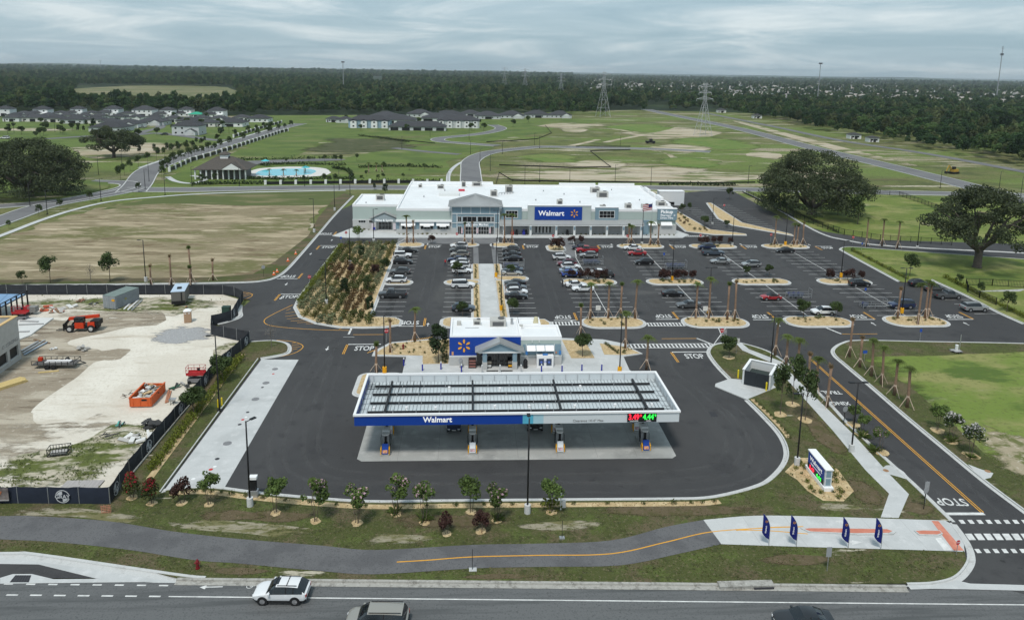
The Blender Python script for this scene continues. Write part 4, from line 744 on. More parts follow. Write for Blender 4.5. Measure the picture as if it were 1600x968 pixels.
for j in range(3):MB().box(-.5,.5,-.39,-.36,.2+j*.45,.42+j*.45).build('shelf_row',mat('cylinder_row',(.28,.12,.10),.6),pr)
va=thing('air_pump','grey tyre air machine by the blue kiosk wall','air pump',(-1.25,105.8,.14));MB().box(-.25,.25,-.2,.2,.7,1.4).cyl((0,0),.07,0,.7,8).cyl((0,0),.3,1.0,1.25,14).build('cabinet',M_galv,va);MB().tube([(.2,-.2,1.1),(.4,-.3,.6),(.3,-.3,.2),(-.2,-.3,.3)],.03,6).build('hose',M_black,va)
bn=thing('litter_bin','black domed litter bin right of the kiosk porch','bin',(8.75,105.6,.14));MB().cyl((0,0),.34,0,1.1,16).build('drum',M_black,bn);MB().cyl((0,0),.34,1.1,1.45,16,r2=.15).build('dome',M_black,bn)
for k,x in enumerate((3.15,6.4)):
 v=thing('vending_rack',['black drinks rack at the left porch column','black snack rack with yellow price card at the right porch column'][k],'rack',(x,105.9,.14));MB().box(-.35,.35,-.3,.3,0,1.2).build('cabinet',M_black,v);MB().box(-.3,.3,-.33,-.3,.2,.5).build('price_card',[W_light,M_yellow][k],v);MB().box(-.33,.33,-.34,-.3,.7,1.1).build('shelf',mat('rack_products',(.20,.18,.15),.6,var=.6,scale=8),v)
MB().box(2.7,4.5,104.3,104.7,.142,.16).build('door_mat',M_black,None,label='left black door mat in front of the kiosk porch',category='mat');MB().box(4.9,6.7,104.3,104.7,.142,.16).build('door_mat',M_black,None,label='right black door mat in front of the kiosk porch',category='mat')
def mk_boll():
 t=thing('bollard','','bollard',(0,0,0));MB().cyl((0,0),.11,0,1.05,10).build('post',M_bollard,t);MB().cyl((0,0),.11,1.051,1.3,10,r2=.06).build('cap',W_light,t);return t
pb=Proto(mk_boll)
for k,(px,py)in enumerate(((631,572),(660,580),(689,578),(721,582),(846,582),(878,582),(909,580),(940,580))):
 X,Y=G(px,py);pb.put((X,max(Y,103.2),.14),label='blue bollard with pale cap on the kiosk pavement, %s from the left'%ORD[k],group='bollards in front of the kiosk')
def mk_gb():
 t=thing('bollard','','bollard',(0,0,0));MB().cyl((0,0),.12,0,1.2,10).build('post',mat('bollard_grey',(.5,.5,.5),.5),t);MB().cyl((0,0),.12,1.201,1.3,10,r2=.05).build('cap',W_light,t);return t
pg=Proto(mk_gb)
for k,x in enumerate((2.0,4.75,7.95)):pg.put((x,103.8,.14),label='grey bollard before the kiosk porch, %s'%['at its left column','in the middle between the door mats','at its right column'][k],group='grey bollards before the porch')
ca=thing('fuel_canopy','wide open-topped fuel canopy with blue and white fascia','canopy',(0,0,0))
X0,X1,Y0,Y1,ZB,ZT=-13.2,25.0,79.0,90.4,4.55,5.9
F_white=mat('fascia_white',(.62,.66,.68),.4);D_deck=mat('deck_panel',(.50,.555,.575),.4,metal=.0,var=.06,scale=.7);B_dark=mat('beam_dark_grey',(.022,.023,.025),.6)
part(MB().box(X0,6.35,Y0,Y0+.12,ZB,ZT-.14),'fascia',M_blue,ca,label='blue front fascia');part(MB().box(6.352,7.6,Y0,Y0+.12,ZB,ZT-.14),'fascia_band',mat('fascia_cyan',(.10,.42,.58),.4),ca);part(MB().box(7.602,8.8,Y0,Y0+.12,ZB,ZT-.14),'fascia_band',mat('fascia_pale_blue',(.38,.58,.66),.4),ca);part(MB().box(8.802,X1,Y0,Y0+.12,ZB,ZT-.14),'fascia',F_white,ca)
part(MB().box(X0,X1,Y1-.12,Y1,ZB,ZT-.14),'fascia',F_white,ca);part(MB().box(X0,X0+.12,Y0+.12,Y1-.12,ZB,ZT-.14),'fascia',M_blue,ca);part(MB().box(X1-.12,X1,Y0+.12,Y1-.12,ZB,ZT-.14),'fascia',F_white,ca)
r=MB()
for a in((X0-.12,X1+.12,Y0-.12,Y0+.16,ZT-.14,ZT+.08),(X0-.12,X1+.12,Y1-.16,Y1+.12,ZT-.14,ZT+.08),(X0-.12,X0+.16,Y0+.16,Y1-.16,ZT-.14,ZT+.079),(X1-.16,X1+.12,Y0+.16,Y1-.16,ZT-.14,ZT+.079)):r.box(*a)
part(r,'rim',W_white,ca)
n=84;pw=(X1-X0-.4)/n;me=None
for i in range(n):
 x=X0+.2+i*pw
 if me is None:o=MB().box(0,pw-.0605,Y0+.15,Y1-.15,0,.05).box(pw-.06,pw-.01,Y0+.15,Y1-.15,0,.16,1).build('deck_panel',[D_deck,mat('deck_rib_gap_shade',(.30,.33,.345),.5)],ca);me=o.data  # raised ribs coloured darker than the deck, painting in the panel gap shadows
 else:o=obj('deck_panel',me,ca)
 o.location=(x,0,ZB+.25)
for k,y in enumerate((81.3,83.7,86.1,88.5)):
 part(MB().box(X0+1.2,X1-1.2,y-.07,y+.07,ZB+.40,ZB+.66),'purlin',B_dark,ca)
 h=MB()
 for i in range(int(12)):x=X0+4.2+i*2.75+(k%2)*.5;h.box(x-.03,x+.03,y-.14,y+.14,ZB+.3,ZB+.84)
 part(h,'hanger',M_galv,ca)
COLX=(-9.9,.5,11.1,21.6)
for x in COLX:
 part(MB().box(x-.12,x+.12,Y0+1.1,Y1-1.2,ZB+.67,ZB+.97),'main_beam',B_dark,ca)
 for y in(82.6,86.8):part(MB().box(x-.14,x+.14,y-.14,y+.14,.02,ZB+.25),'column',M_black,ca)
h=MB()
for s in(X0+.25,X1-.25):
 for i in range(8):y=Y0+.6+i*1.4;h.bar((s,y,ZB+.3),(s,y,ZT-.2),.05);h.bar((s,y,ZB+.35),(s+(.9 if s<0 else-.9),y,ZB+.5),.05)
for i in range(24):x=X0+.8+i*1.58;h.bar((x,Y1-.2,ZB+.3),(x,Y1-.2,ZT-.2),.05)
part(h,'fascia_bracing',M_galv,ca)
h=MB()
for i in range(3):h.bar((-12.8,87.0+i*.45,ZB+.9),(-10.3,87.0+i*.45,ZB+.9),.06);h.bar((-12.3+i*.9,86.6,ZB+.92),(-12.3+i*.9,88.6,ZB+.92),.06)
for i in range(4):h.bar((-8.8+i*.85,86.2,ZB+.8),(-8.8+i*.85,89.4,ZB+.8),.07)
for i in range(6):h.bar((16+i*.9,80.0,ZB+.8),(16+i*.9,81.2,ZB+.8),.06)
for i in range(3):h.bar((22,80+i*.4,ZB+.8),(24.4,80+i*.4,ZB+.8),.06)
part(h,'conduit',B_dark,ca)
for x,y in((-11.4,82.5),(-7.5,82.5),(-4,82.4),(-2.5,88),(3.2,82.6),(7.4,82.6),(9.6,82.4),(13,82.5),(18,82.6),(21.9,82.4),(22.6,82.6),(4,87.6),(14.5,88)):MB().box(x-.14,x+.14,y-.14,y+.14,ZB+.3,ZB+.62).build('lamp_housing',W_white,ca)
text('lettering','Walmart',.92,M_letter,(-3.6,Y0-.03,5.2),ca,bold=.022)
text('clearance_lettering',"Clearance 14'-0\" Max",.42,mat('grey_lettering',(.18,.18,.18),.6),(14.1,Y0-.02,4.85),ca,depth=.01)
pd=MB().box(18.75,22.25,Y0-.12,Y0-.005,ZB+.12,ZB+1.18).build('price_display',M_black,ca)
M_ledr=mat('led_red',(.6,.02,.03),.5,emit=(1,.02,.05),est=1.0);M_ledg=mat('led_green',(.02,.6,.05),.5,emit=(.03,1,.08),est=.8)
text('price_digits','3.49',.95,M_ledr,(19.52,Y0-.14,ZB+.72),pd,bold=.02,depth=.01,sx=.8);text('price_digits','9',.42,M_ledr,(20.35,Y0-.14,ZB+.9),pd,bold=.01,depth=.01)
text('price_digits','4.44',.95,M_ledg,(21.25,Y0-.14,ZB+.72),pd,bold=.02,depth=.01,sx=.8);text('price_digits','9',.42,M_ledg,(22.08,Y0-.14,ZB+.9),pd,bold=.01,depth=.01)
text('grade_lettering','UNLEADED',.2,M_letter,(19.55,Y0-.13,ZB+.24),pd,depth=.005);text('grade_lettering','DIESEL',.2,M_letter,(21.3,Y0-.13,ZB+.24),pd,depth=.005)
def mk_pump(blue):
 t=thing('fuel_dispenser','','fuel pump',(0,0,0))
 MB().box(-.5,.5,-1.5,2.4,0,.17).build('plinth',M_cpad,t)
 MB().box(-.38,.38,-.1,1.3,.17,2.1).build('cabinet',mat('pump_grey',(.34,.345,.35),.5),t)
 MB().box(-.40,-.381,.1,1.1,.9,1.8).box(.381,.40,.1,1.1,.9,1.8).build('screen_panel',M_black,t)
 MB().box(-.42,.42,-.15,1.35,2.1,2.6).build('head',W_light,t)
 MB().cyl((0,-.45),.42,2.25,2.42,18).build('head_ring',mat('ring_pale',(.58,.58,.56),.5),t)
 h=MB()
 for sx in(-1,1):h.tube([(sx*.42,.2,2.2),(sx*.62,0,1.6),(sx*.6,-.1,.8),(sx*.45,.1,.5),(sx*.42,.3,1.2)],.035,6)
 h.build('hose',M_black,t)
 MB().box(-.2,.2,-.85,-.3,.17,1.2).build('litter_bin',M_black,t);MB().box(-.13,.13,-.55,-.3,1.2,2.3).build('post',M_black,t)
 s=MB();s.add([(-.36,-1.45,.25),(.36,-1.45,.25),(.36,-1.0,1.35),(-.36,-1.0,1.35),(-.36,-1.0,.25),(.36,-1.0,.25)],[(0,1,2,3),(3,2,5,4),(0,3,4),(1,5,2)]);s.build('advert_board',M_blue if blue else mat('advert_white',(.68,.70,.72),.5),t)
 a=MB().add([(-.28,-1.425,.35),(.28,-1.425,.35),(.28,-1.29,.68),(-.28,-1.29,.68)],[(0,1,2,3)]);a.build('advert_picture',mat('advert_orange',(.62,.30,.15),.5,var=.5,scale=6)if blue else mat('advert_mixed',(.45,.30,.32),.5,var=.8,scale=7),t)
 g=MB()
 for sx in(-1,1):g.tube([(sx*.48,-1.35,.0),(sx*.5,-1.35,.75),(sx*.48,-1.0,.95),(sx*.46,-.75,.7),(sx*.46,-.7,0)],.06,8)
 g.build('guard_rail',M_yellow,t);return t
pA=Proto(lambda:mk_pump(True));pB=Proto(lambda:mk_pump(False))
for k,x in enumerate(COLX):
 (pA if k in(0,3)else pB).put((x,81.7,.02),label=['fuel pump with blue advert board at the left end of the canopy','fuel pump with white advert board, second from the left','fuel pump with white advert board, third from the left','fuel pump with blue advert board below the price display'][k],group='front row of fuel pumps')
for k,x in enumerate(COLX):pB.put((x,86.6,.02),label='rear row fuel pump behind the %s front pump'%ORD[k],group='rear row of fuel pumps')
en=thing('bin_enclosure','white walled open-top refuse enclosure with dark gates','enclosure',(*G(1193,606),.12),0)
A,B=Vector(G(1159,601)),Vector(G(1203,611));d=(B-A);Wd=d.length;ang=math.atan2(d.y,d.x);en.location=(A.x,A.y,.12);en.rotation_euler=(0,0,ang)
EW=mat('enclosure_render',(.60,.62,.62),.8,var=.05,scale=.8)
for nm,b in(('wall',(0,.25,0,4.6,0,2.3)),('wall',(Wd-.25,Wd,0,4.6,0,2.3)),('wall',(.25,Wd-.25,4.35,4.6,0,2.3))):MB().box(*b).build(nm,EW,en)
for b in((-.06,.31,-.06,4.66,2.3,2.42),(Wd-.31,Wd+.06,-.06,4.66,2.3,2.42),(.31,Wd-.31,4.29,4.66,2.3,2.418)):MB().box(*b).build('coping',W_white,en)
for s in(0,1):MB().box(.27+s*(Wd/2-.26),Wd/2-.02+s*(Wd/2-.26),.02,.1,.1,2.2).build('gate',mat('gate_charcoal',(.022,.027,.032),.5),en)
MB().box(.6,Wd-.6,1.0,3.2,.02,1.5).build('refuse_container',mat('container_dark',(.03,.04,.035),.6),en)
for k,p in enumerate(((1153,591),(1197,611))):MB().cyl((0,0),.12,0,1.25,12).cyl((0,0),.12,1.25,1.33,12,r2=.03).build('bollard',mat('bright_yellow',(.72,.55,.02),.5),None,label='yellow bollard at the %s corner of the refuse enclosure'%['left','right'][k],category='bollard',group='yellow enclosure bollards').location=(*G(*p),.1)
A,B=Vector(G(1261,734)),Vector(G(1287,767));d=B-A;L=d.length;ang=math.atan2(d.y,d.x)
ms=thing('monument_sign','blue and white monument price sign in a straw planting bed','sign',(A.x,A.y,.1),ang)
ms.scale=(1,.78,.80);MB().box(-.35,L+.25,-.15,1.25,0,.55).build('plinth',W_white,ms)
MB().box(-.05,L,.02,1.0,.55,3.0).build('cabinet',F_white,ms);MB().box(-.15,L+.1,-.06,1.12,3.0,3.14).build('cap',W_white,ms)
fc=MB().box(.05,L-.25,-.03,.018,1.3,2.9).build('face_panel',M_blue,ms);dk=MB().box(.05,L-.25,-.03,.018,.62,1.29).build('price_panel',M_black,ms)
text('lettering','Walmart',.85,M_letter,(L/2-.1,-.05,2.25),fc,bold=.02,depth=.01);text('lettering','Neighborhood Market',.28,M_letter,(L/2-.1,-.05,1.6),fc,depth=.01)
text('price_digits','3.49',.7,M_ledr,(L*.27,-.05,.95),dk,bold=.03,depth=.01);text('price_digits','4.44',.7,M_ledg,(L*.68,-.05,.95),dk,bold=.03,depth=.01)
for z in(.75,1.95):MB().box(L-.002,L+.012,.15,.85,z,z+1.0).build('side_panel',W_blue,ms)
def lf(name,col,rnd=.18,var=.35,scale=.5):return mat(name,col,.75,var=var,scale=scale,rnd=rnd,spec=.15,trans=.25)
L_oak=lf('oak_leaf',(.070,.087,.044),.08,.4,.35);L_green=lf('street_tree_leaf',(.066,.098,.034));L_bright=lf('crape_leaf',(.120,.175,.050));L_red=lf('burgundy_leaf',(.070,.036,.030));L_redf=lf('red_flower',(.30,.025,.035),var=.2)
L_pinkf=lf('pink_flower',(.50,.33,.38),var=.2);L_whitef=lf('white_flower',(.60,.58,.55),var=.2);L_pine=lf('pine_needle',(.040,.065,.028));L_palm=lf('palm_frond',(.115,.155,.042));L_palmdry=lf('dry_frond',(.22,.15,.075));L_yg=lf('yellow_green_leaf',(.130,.150,.022));L_grass=lf('tuft_grass',(.20,.19,.075));L_rust=lf('rust_leaf',(.125,.080,.036));L_silver=lf('silver_leaf',(.175,.195,.105));L_shrub=lf('shrub_leaf',(.080,.098,.030))
L_hedge=lf('hedge_leaf',(.150,.175,.028))
B_bark=mat('bark',(.11,.085,.065),.9,var=.3,scale=3,bump=.5,bscale=10);B_oak=mat('oak_bark',(.085,.072,.060),.9,var=.3,scale=1.5,bump=.6,bscale=5);B_palm=mat('palm_trunk',(.24,.155,.105),.9,var=.25,scale=4,bump=.7,bscale=9);B_wood=mat('timber_brace',(.55,.43,.34),.8,var=.15,scale=4);B_dead=mat('bare_twig',(.16,.14,.12),.9)
def leafmesh(name,C,N,size,mats,mi=None,seed=1,asp=.6,tilt=.8):
 """many small leaf faces: C centres, N outward directions"""
 r=np.random.default_rng(seed);n=len(C);C=np.asarray(C,float);N=np.asarray(N,float)+r.normal(0,tilt,(n,3));N/=np.linalg.norm(N,axis=1)[:,None]+1e-9
 T=np.cross(N,r.normal(0,1,(n,3)));T/=np.linalg.norm(T,axis=1)[:,None]+1e-9;Bn=np.cross(N,T)
 s=(size*r.uniform(.6,1.35,n))[:,None]if not hasattr(size,'__len__')else(np.asarray(size)*r.uniform(.6,1.35,n))[:,None]
 fold=N*s*.25
 V=np.stack([C-T*s,C-Bn*s*asp+fold,C+T*s,C+Bn*s*asp+fold],1).reshape(-1,3)
 me=bpy.data.meshes.new(name);me.vertices.add(4*n);me.vertices.foreach_set('co',V.ravel());me.loops.add(4*n);me.loops.foreach_set('vertex_index',np.arange(4*n,dtype=np.int32));me.polygons.add(n);me.polygons.foreach_set('loop_start',np.arange(0,4*n,4,dtype=np.int32))
 for q in mats:me.materials.append(q)
 if mi is not None:me.polygons.foreach_set('material_index',np.asarray(mi,np.int32))
 me.update(calc_edges=True);return me
def lobes_pts(lobes,n,seed,shell=.75):
 """scatter n points over ellipsoid lobes (cx,cy,cz,rx,ry,rz), mostly near their skins"""
 r=np.random.default_rng(seed);L=np.array(lobes);w=(L[:,3]*L[:,4]*L[:,5])**.67;w/=w.sum();k=r.choice(len(L),n,p=w)
 d=r.normal(0,1,(n,3));d/=np.linalg.norm(d,axis=1)[:,None];rr=shell+(1-shell)*r.random(n)**.7;rr=np.where(r.random(n)<.18,rr*r.random(n),rr)
 return L[k,:3]+d*L[k,3:]*rr[:,None],d
def crown_lobes(rx,rz,zc,n,seed,lr=(.28,.45),flat=1.0):
 r=random.Random(seed);res=[]
 for i in range(n):
  a=r.uniform(0,2*math.pi);el=math.asin(r.uniform(-.45,1));q=rx*r.uniform(.45,.80);s=rx*r.uniform(*lr)
  res.append((q*math.cos(a)*math.cos(el),q*math.sin(a)*math.cos(el),zc+rz*.72*math.sin(el),s,s,s*flat*rz/rx*r.uniform(.7,1.0)))
 return res
def limbs(mb,base,lobes,r0,seed,n=8):
 r=random.Random(seed)
 for L in lobes[:n]:
  e=Vector(L[:3]);b=Vector(base);m=b.lerp(e,.5)+Vector((r.uniform(-.08,.08),r.uniform(-.08,.08),.10))*(e-b).length;mb.tube([b,b.lerp(m,.5)+Vector((0,0,.03)),m,e],[r0,r0*.75,r0*.5,r0*.2],6,cap=False)
def mk_tree(name,rx,rz,zc,tr,nl,leaves,ls,lm,bark,seed,lr=(.3,.48),flowers=None,trunks=1,flat=1.0,cat='tree',shell=.7):
 t=thing(name,'',cat,(0,0,0));lob=crown_lobes(rx,rz,zc,nl,seed,lr,flat);r=random.Random(seed);mb=MB();zb=zc-rz*.55
 for k in range(trunks):
  a=k*2.4+seed;off=.0 if trunks==1 else.12;x,y=off*math.cos(a),off*math.sin(a);top=(x*3+r.uniform(-.05,.05)*zb,y*3+r.uniform(-.05,.05)*zb,zb)
  mb.tube([(x,y,-.05),(x*1.2,y*1.2,.06*zb),(x*2+r.uniform(-.03,.03)*zb,y*2,zb*.55),top],[tr*1.6,tr,tr*.85,tr*.7],8);limbs(mb,top,lob[k::trunks],tr*.6,seed+k,9 if trunks==1 else 4)
 mb.build('trunk',bark,t,smooth=True)
 P,D=lobes_pts(lob,leaves,seed,shell);ms=[lm];mi=None
 if flowers:
  ms=[lm,flowers[0]];rr=np.random.default_rng(seed+5);z=P[:,2];mi=((rr.random(len(P))<flowers[1]*np.clip((z-zc+rz*.3)/rz,0,1.2))&(D[:,2]>-.2)).astype(int)
 obj('crown',leafmesh('crown',P,D,ls,ms,mi,seed),t);return t
P_street=[Proto(lambda s=s:mk_tree('young_tree',1.3,1.6,2.9,.055,12,900,.15,L_green,B_bark,s))for s in(3,4)]
P_pine=[Proto(lambda s=s:mk_tree('young_pine',1.15,2.3,2.8,.06,16,1200,.15,L_pine,B_bark,s,(.25,.4)))for s in(5,)]
P_crape=[Proto(lambda s=s:mk_tree('crape_myrtle',1.3,1.35,2.65,.03,14,850,.14,L_bright,B_bark,s,(.18,.46),(L_pinkf,.16),3))for s in(6,8)]
P_crapew=Proto(lambda:mk_tree('crape_myrtle',1.3,1.35,2.65,.03,14,850,.14,L_green,B_bark,9,(.18,.46),(L_whitef,.55),3))
P_plain=[Proto(lambda s=s:mk_tree('crape_myrtle',1.3,1.35,2.65,.03,14,850,.14,L_bright,B_bark,s,(.18,.46),None,3))for s in(10,)]
P_redtop=Proto(lambda:mk_tree('crape_myrtle',1.1,1.4,1.7,.035,12,850,.14,L_shrub,B_bark,11,(.3,.48),(L_redf,.5),3))
P_burg=[Proto(lambda s=s:mk_tree('burgundy_shrub',1.0,1.3,1.5,.04,12,800,.14,L_red,B_bark,s,(.32,.5),None,2))for s in(12,13)]
P_oakb=Proto(lambda:mk_tree('young_oak',1.65,1.75,2.8,.08,16,1600,.16,L_green,B_bark,14,(.32,.5)))
def mk_bare():
 t=thing('bare_tree','','tree',(0,0,0));mb=MB();r=random.Random(3);mb.tube([(0,0,0),(.05,0,1.4),(0,.05,3.2),(0,0,5)],[.07,.055,.04,.015],6)
 for i in range(16):z=1.2+i*.22;a=i*2.4;l=1.1-i*.035;mb.tube([(0,0,z),(math.cos(a)*l*.6,math.sin(a)*l*.6,z+.4),(math.cos(a)*l,math.sin(a)*l,z+.9)],[.02,.014,.006],4,cap=False)
 mb.build('trunk',B_dead,t);P,D=lobes_pts([(0,0,3.3,1.2,1.2,1.6)],160,3,.4);obj('crown',leafmesh('crown',P,D,.09,[B_dead],None,3),t);return t
P_bare=Proto(mk_bare)
def mk_palm(h,kind,seed):
 t=thing('palm_tree','','palm',(0,0,0));r=random.Random(seed);ln=r.uniform(-.03,.03)*h
 pts=[(0,0,-.05),(.02*r.uniform(-1,1),0,h*.33),(ln*.5,ln*.3,h*.7),(ln,ln*.5,h)];rs=[.24,.19,.17,.2]
 MB().tube(pts,rs,9).build('trunk',B_palm,t,smooth=True)
 b=MB()
 for k in range(3):a=k*2.1+seed;b.bar((.12*math.cos(a),.12*math.sin(a),h*.2+.5),(1.05*math.cos(a),1.05*math.sin(a),.0),.065)
 b.build('brace',B_wood,t);MB().cyl((0,0),.21,h*.2+.38,h*.2+.62,10).build('brace_collar',B_wood,t)
 C=[];N=[];S=[];nf={'full':30,'tied':18,'bare':7}[kind];top=Vector(pts[-1])
 V=[];F=[]
 for i in range(nf):
  a=i*2.399;el=r.uniform(.35,1.25)if kind=='full' else r.uniform(1.1,1.45);L=r.uniform(1.25,1.75)*(1 if kind=='full' else.75);d=Vector((math.cos(a),math.sin(a),0));side=Vector((-d.y,d.x,0))
  P=[]
  for k in range(5):
   u=k/4;P.append(top+d*(L*u*math.cos(el))+Vector((0,0,L*u*math.sin(el)-(.75 if kind=='full' else.25)*u*u*L)))
  for k in range(1,5):
   for sg in(-1,1):
    w_=.5*math.sin(math.pi*min(.96,.25+k/5.2));base=P[k-1].lerp(P[k],.3);tip=base+side*sg*w_+(P[k]-P[k-1])*1.1-Vector((0,0,.14));q=len(V);V+=[base-(P[k]-P[k-1])*.25,base+(P[k]-P[k-1])*.4,tip];F.append((q,q+1,q+2))
  q=len(V);V+=[P[0]-side*.04,P[0]+side*.04,P[4],P[2]+Vector((0,0,.02))];F.append((q,q+1,q+2))
 m=MB();m.v=[tuple(v)for v in V];m.f=F;m.m=[0]*len(F);m.build('fronds',L_palmdry if kind=='bare' else L_palm,t);return t
PALM={}
def palm(px,py,ytop,kind,label,group):
 X,Y,h=HT(px,py,ytop);h=max(3.2,min(9.5,h));hq=round(h*2)/2-.9
 if hq<2.4:hq=2.4
 key=(hq,kind)
 if key not in PALM:PALM[key]=Proto(lambda:mk_palm(hq,kind,len(PALM)+1))
 PALM[key].put((X,Y,.1),rz=RNG.uniform(0,6),label=label,group=group)
palm_sets=[('store front','in the bed before the store front',[(636,380,335,'full'),(646,380,343,'bare'),(726,381,346,'tied'),(738,382,343,'bare'),(788,380,332,'full'),(800,380,332,'full'),(982,380,348,'tied'),(986,380,349,'full'),(1016,383,344,'full'),(1028,383,350,'bare')]),('walk island','in the island right of the kiosk',[(922,499,437,'full'),(950,497.5,437,'full'),(969.5,496,440,'tied'),(992,498,435,'full')]),('next island','in the second island right of the kiosk',[(1087,498,438,'full'),(1107,498,431,'full'),(1136,500,440,'tied'),(1147.5,500,434,'bare')]),('kiosk','around the fuel kiosk',[(588,582,531,'tied'),(610,551,497,'bare'),(648,534,476,'full'),(907,524,474,'tied'),(977,545,484,'full'),(1010,577,521,'full')]),('upper island','in the far right car park island by the road',[(1210,383,335,'full'),(1240,383,345,'full'),(1245,383,348,'tied'),(1254,382,346,'bare')]),('east verge','in the grass by the dark fence road',[(1353,385,336,'full'),(1378,384,338,'full'),(1402,388,342,'full')]),('yellow-pole island','in the rightmost car park island',[(1402,498,445,'bare'),(1434,507,440,'full'),(1445,498,436,'full'),(1450,497,437,'full')]),('drive right','right of the exit drive',[(1327,558,496,'bare'),(1343,574,523,'bare'),(1361,588,526,'full'),(1377,601,537,'full'),(1397,618,555,'full'),(1417,637,566,'full')]),('drive left','left of the exit drive',[(1211,556,492,'full'),(1228,570,520,'full'),(1246,576,523,'full'),(1263,592,548,'bare'),(1274,614,551,'full'),(1292,636,567,'bare')]),('west drive','behind the container yard fence at left',[(236,444,411,'bare'),(268,447,396,'bare'),(298,446,414,'tied'),(299,440,384,'tied'),(333,438,401,'bare')])]
for nm,ph,L in palm_sets:
 for k,(a,b,c,kd)in enumerate(L):palm(a,b,c,kd,'%s %s, %s from the left'%({'full':'green-topped palm','tied':'thin-crowned palm','bare':'bare-topped palm'}[kd],ph,ORD[k]),'palms '+ph)
def tree(pr,px,py,ytop,h0,label,group,z=.1,wide=1.0):
 X,Y,h=HT(px,py,ytop);s=max(.35,min(2.2,h/h0));return pr.put((X,Y,z),rz=RNG.uniform(0,6.28),label=label,sc=(s*wide,s*wide,s),group=group)
ringm=[]
def mring(px,py,r=.55):
 X,Y=G(px,py);q=[(X+r*RNG.uniform(.8,1.2)*math.cos(a*.52),Y+r*RNG.uniform(.8,1.2)*math.sin(a*.52))for a in range(12)]
 MB().prism(q,.08,.135).build('mulch_ring',M_mulch,None,kind='structure')
FR=[(207,778,739,'r','red-flowering crape myrtle at the fence corner'),(238,787,749,'r','red-tipped crape myrtle right of the fence corner'),(285,787,748,'b','dark burgundy shrub below the concrete slab corner'),(327,789,735,'p','light green tree below the concrete slab'),(431,802,743,'p','green crape myrtle just right of the lamp post with the grey cabinet'),(493,815,749,'k','pink-tipped crape myrtle, second right of that lamp post'),(558,818,754,'k','pink-tipped crape myrtle left of the pair below the canopy'),(619,804,742,'k','tallest pink-topped crape myrtle left of centre in front strip'),(663,817,755,'k','broad pink-flecked crape myrtle before the canopy middle'),(736,801,741,'p','plain green crape myrtle left of the middle lamp post'),(776,814,754,'k','pink-flecked crape myrtle nearest left of the middle lamp post'),(861,801,744,'p','green crape myrtle right of the middle lamp post'),(698,835,802,'b','dark low shrub in front grass left of the other dark one'),(752,831,798,'b','dark low shrub in front grass, right one of two')]
for k,(a,b,c,t,lb)in enumerate(FR):
 mring(a,b);{'r':lambda:tree(P_redtop,a,b,c,3.1,lb,'row of small trees along the front strip',wide=1.0),'b':lambda:tree(P_burg[k%2],a,b,c,2.8,lb,'row of small trees along the front strip'),'p':lambda:tree(P_plain[0],a,b,c,4.0,lb,'row of small trees along the front strip'),'k':lambda:tree(P_crape[k%2],a,b,c,4.0,lb,'row of small trees along the front strip')}[t]()
ET=[(1219,648,571,'n','slim open-crowned tree nearest the refuse enclosure'),(1238,632,553,'n','slim open-crowned tree behind the enclosure trio, farthest one'),(1258,657,577,'n','slim open-crowned tree of the trio nearest the sidewalk'),(1139,559,523,'o','round oak at the rounded corner by the stop sign'),(1333,664,631,'p','small green tree by the tall lamp post near exit drive, upper one'),(1347,680,645,'p','small green tree just below the tall lamp post by exit drive'),(1375,707,668,'k','small flowering tree nearest the road stop line at left kerb'),(1464,673,629,'p','small green tree right of the exit drive, upper of three'),(1486,690,642,'w','white-flowering crape myrtle right of exit drive, middle of three'),(1517,712,660,'w','white-flowering crape myrtle right of exit drive, lowest of three')]
for k,(a,b,c,t,lb)in enumerate(ET):
 mring(a,b,.9);tree({'n':P_street[k%2],'o':P_oakb,'p':P_plain[0],'k':P_crape[0],'w':P_crapew}[t],a,b,c,{'n':4.5,'o':4.5}.get(t,4.0),lb,'trees by the exit drive',wide=.62 if t=='n' else 1)
LT=[(723,495,471,'o','round tree at the corner island behind the blue kiosk wall'),(715,432,408,'o','round tree among white cars left of the walkway'),(798,430,412,'o','round tree beside silver sedan right of the walkway'),(800,491,465,'o','round tree right of the walkway by kiosk roof'),(910,558,521,'o','round tree in the straw bed right of the kiosk'),(685,568,505,'n','tall narrow tree at the left end of the kiosk'),(560,379,351,'p','thin pale tree at the planting bed top left near store'),(565,405,383,'n','dark conifer at the top of the large planting bed'),(538,463,434,'n','dark conifer in the lower left of large planting bed'),(575,456,430,'s','greyish tree in the middle of the large planting bed'),(578,492,462,'n','dark conifer in the lower right of large planting bed'),(586,432,412,'b','burgundy tree in the right side of the planting bed'),(549,428,412,'b','burgundy tree beside the lamp post in planting bed'),(597,397,384,'s','grey green tree in the planting bed near the top right'),(601,425,402,'o','round tree among dark cars at the planting bed edge'),(1167,432,415,'o','round tree at the left end of the island by silver estate'),(1202,431,413,'o','round tree at the right end of the island by silver estate'),(1255,497,467,'o','round tree left of the white parked SUV in the near island'),(1304,497,470,'o','round tree right of the white parked SUV in the near island')]
for k,(a,b,c,t,lb)in enumerate(LT):tree({'n':P_pine[0],'o':P_oakb,'p':P_plain[0],'b':P_burg[k%2],'s':P_street[0]}[t],a,b,c,{'n':4.9,'o':4.5,'b':2.8,'s':4.5}.get(t,4.0),lb,'trees in the car park')
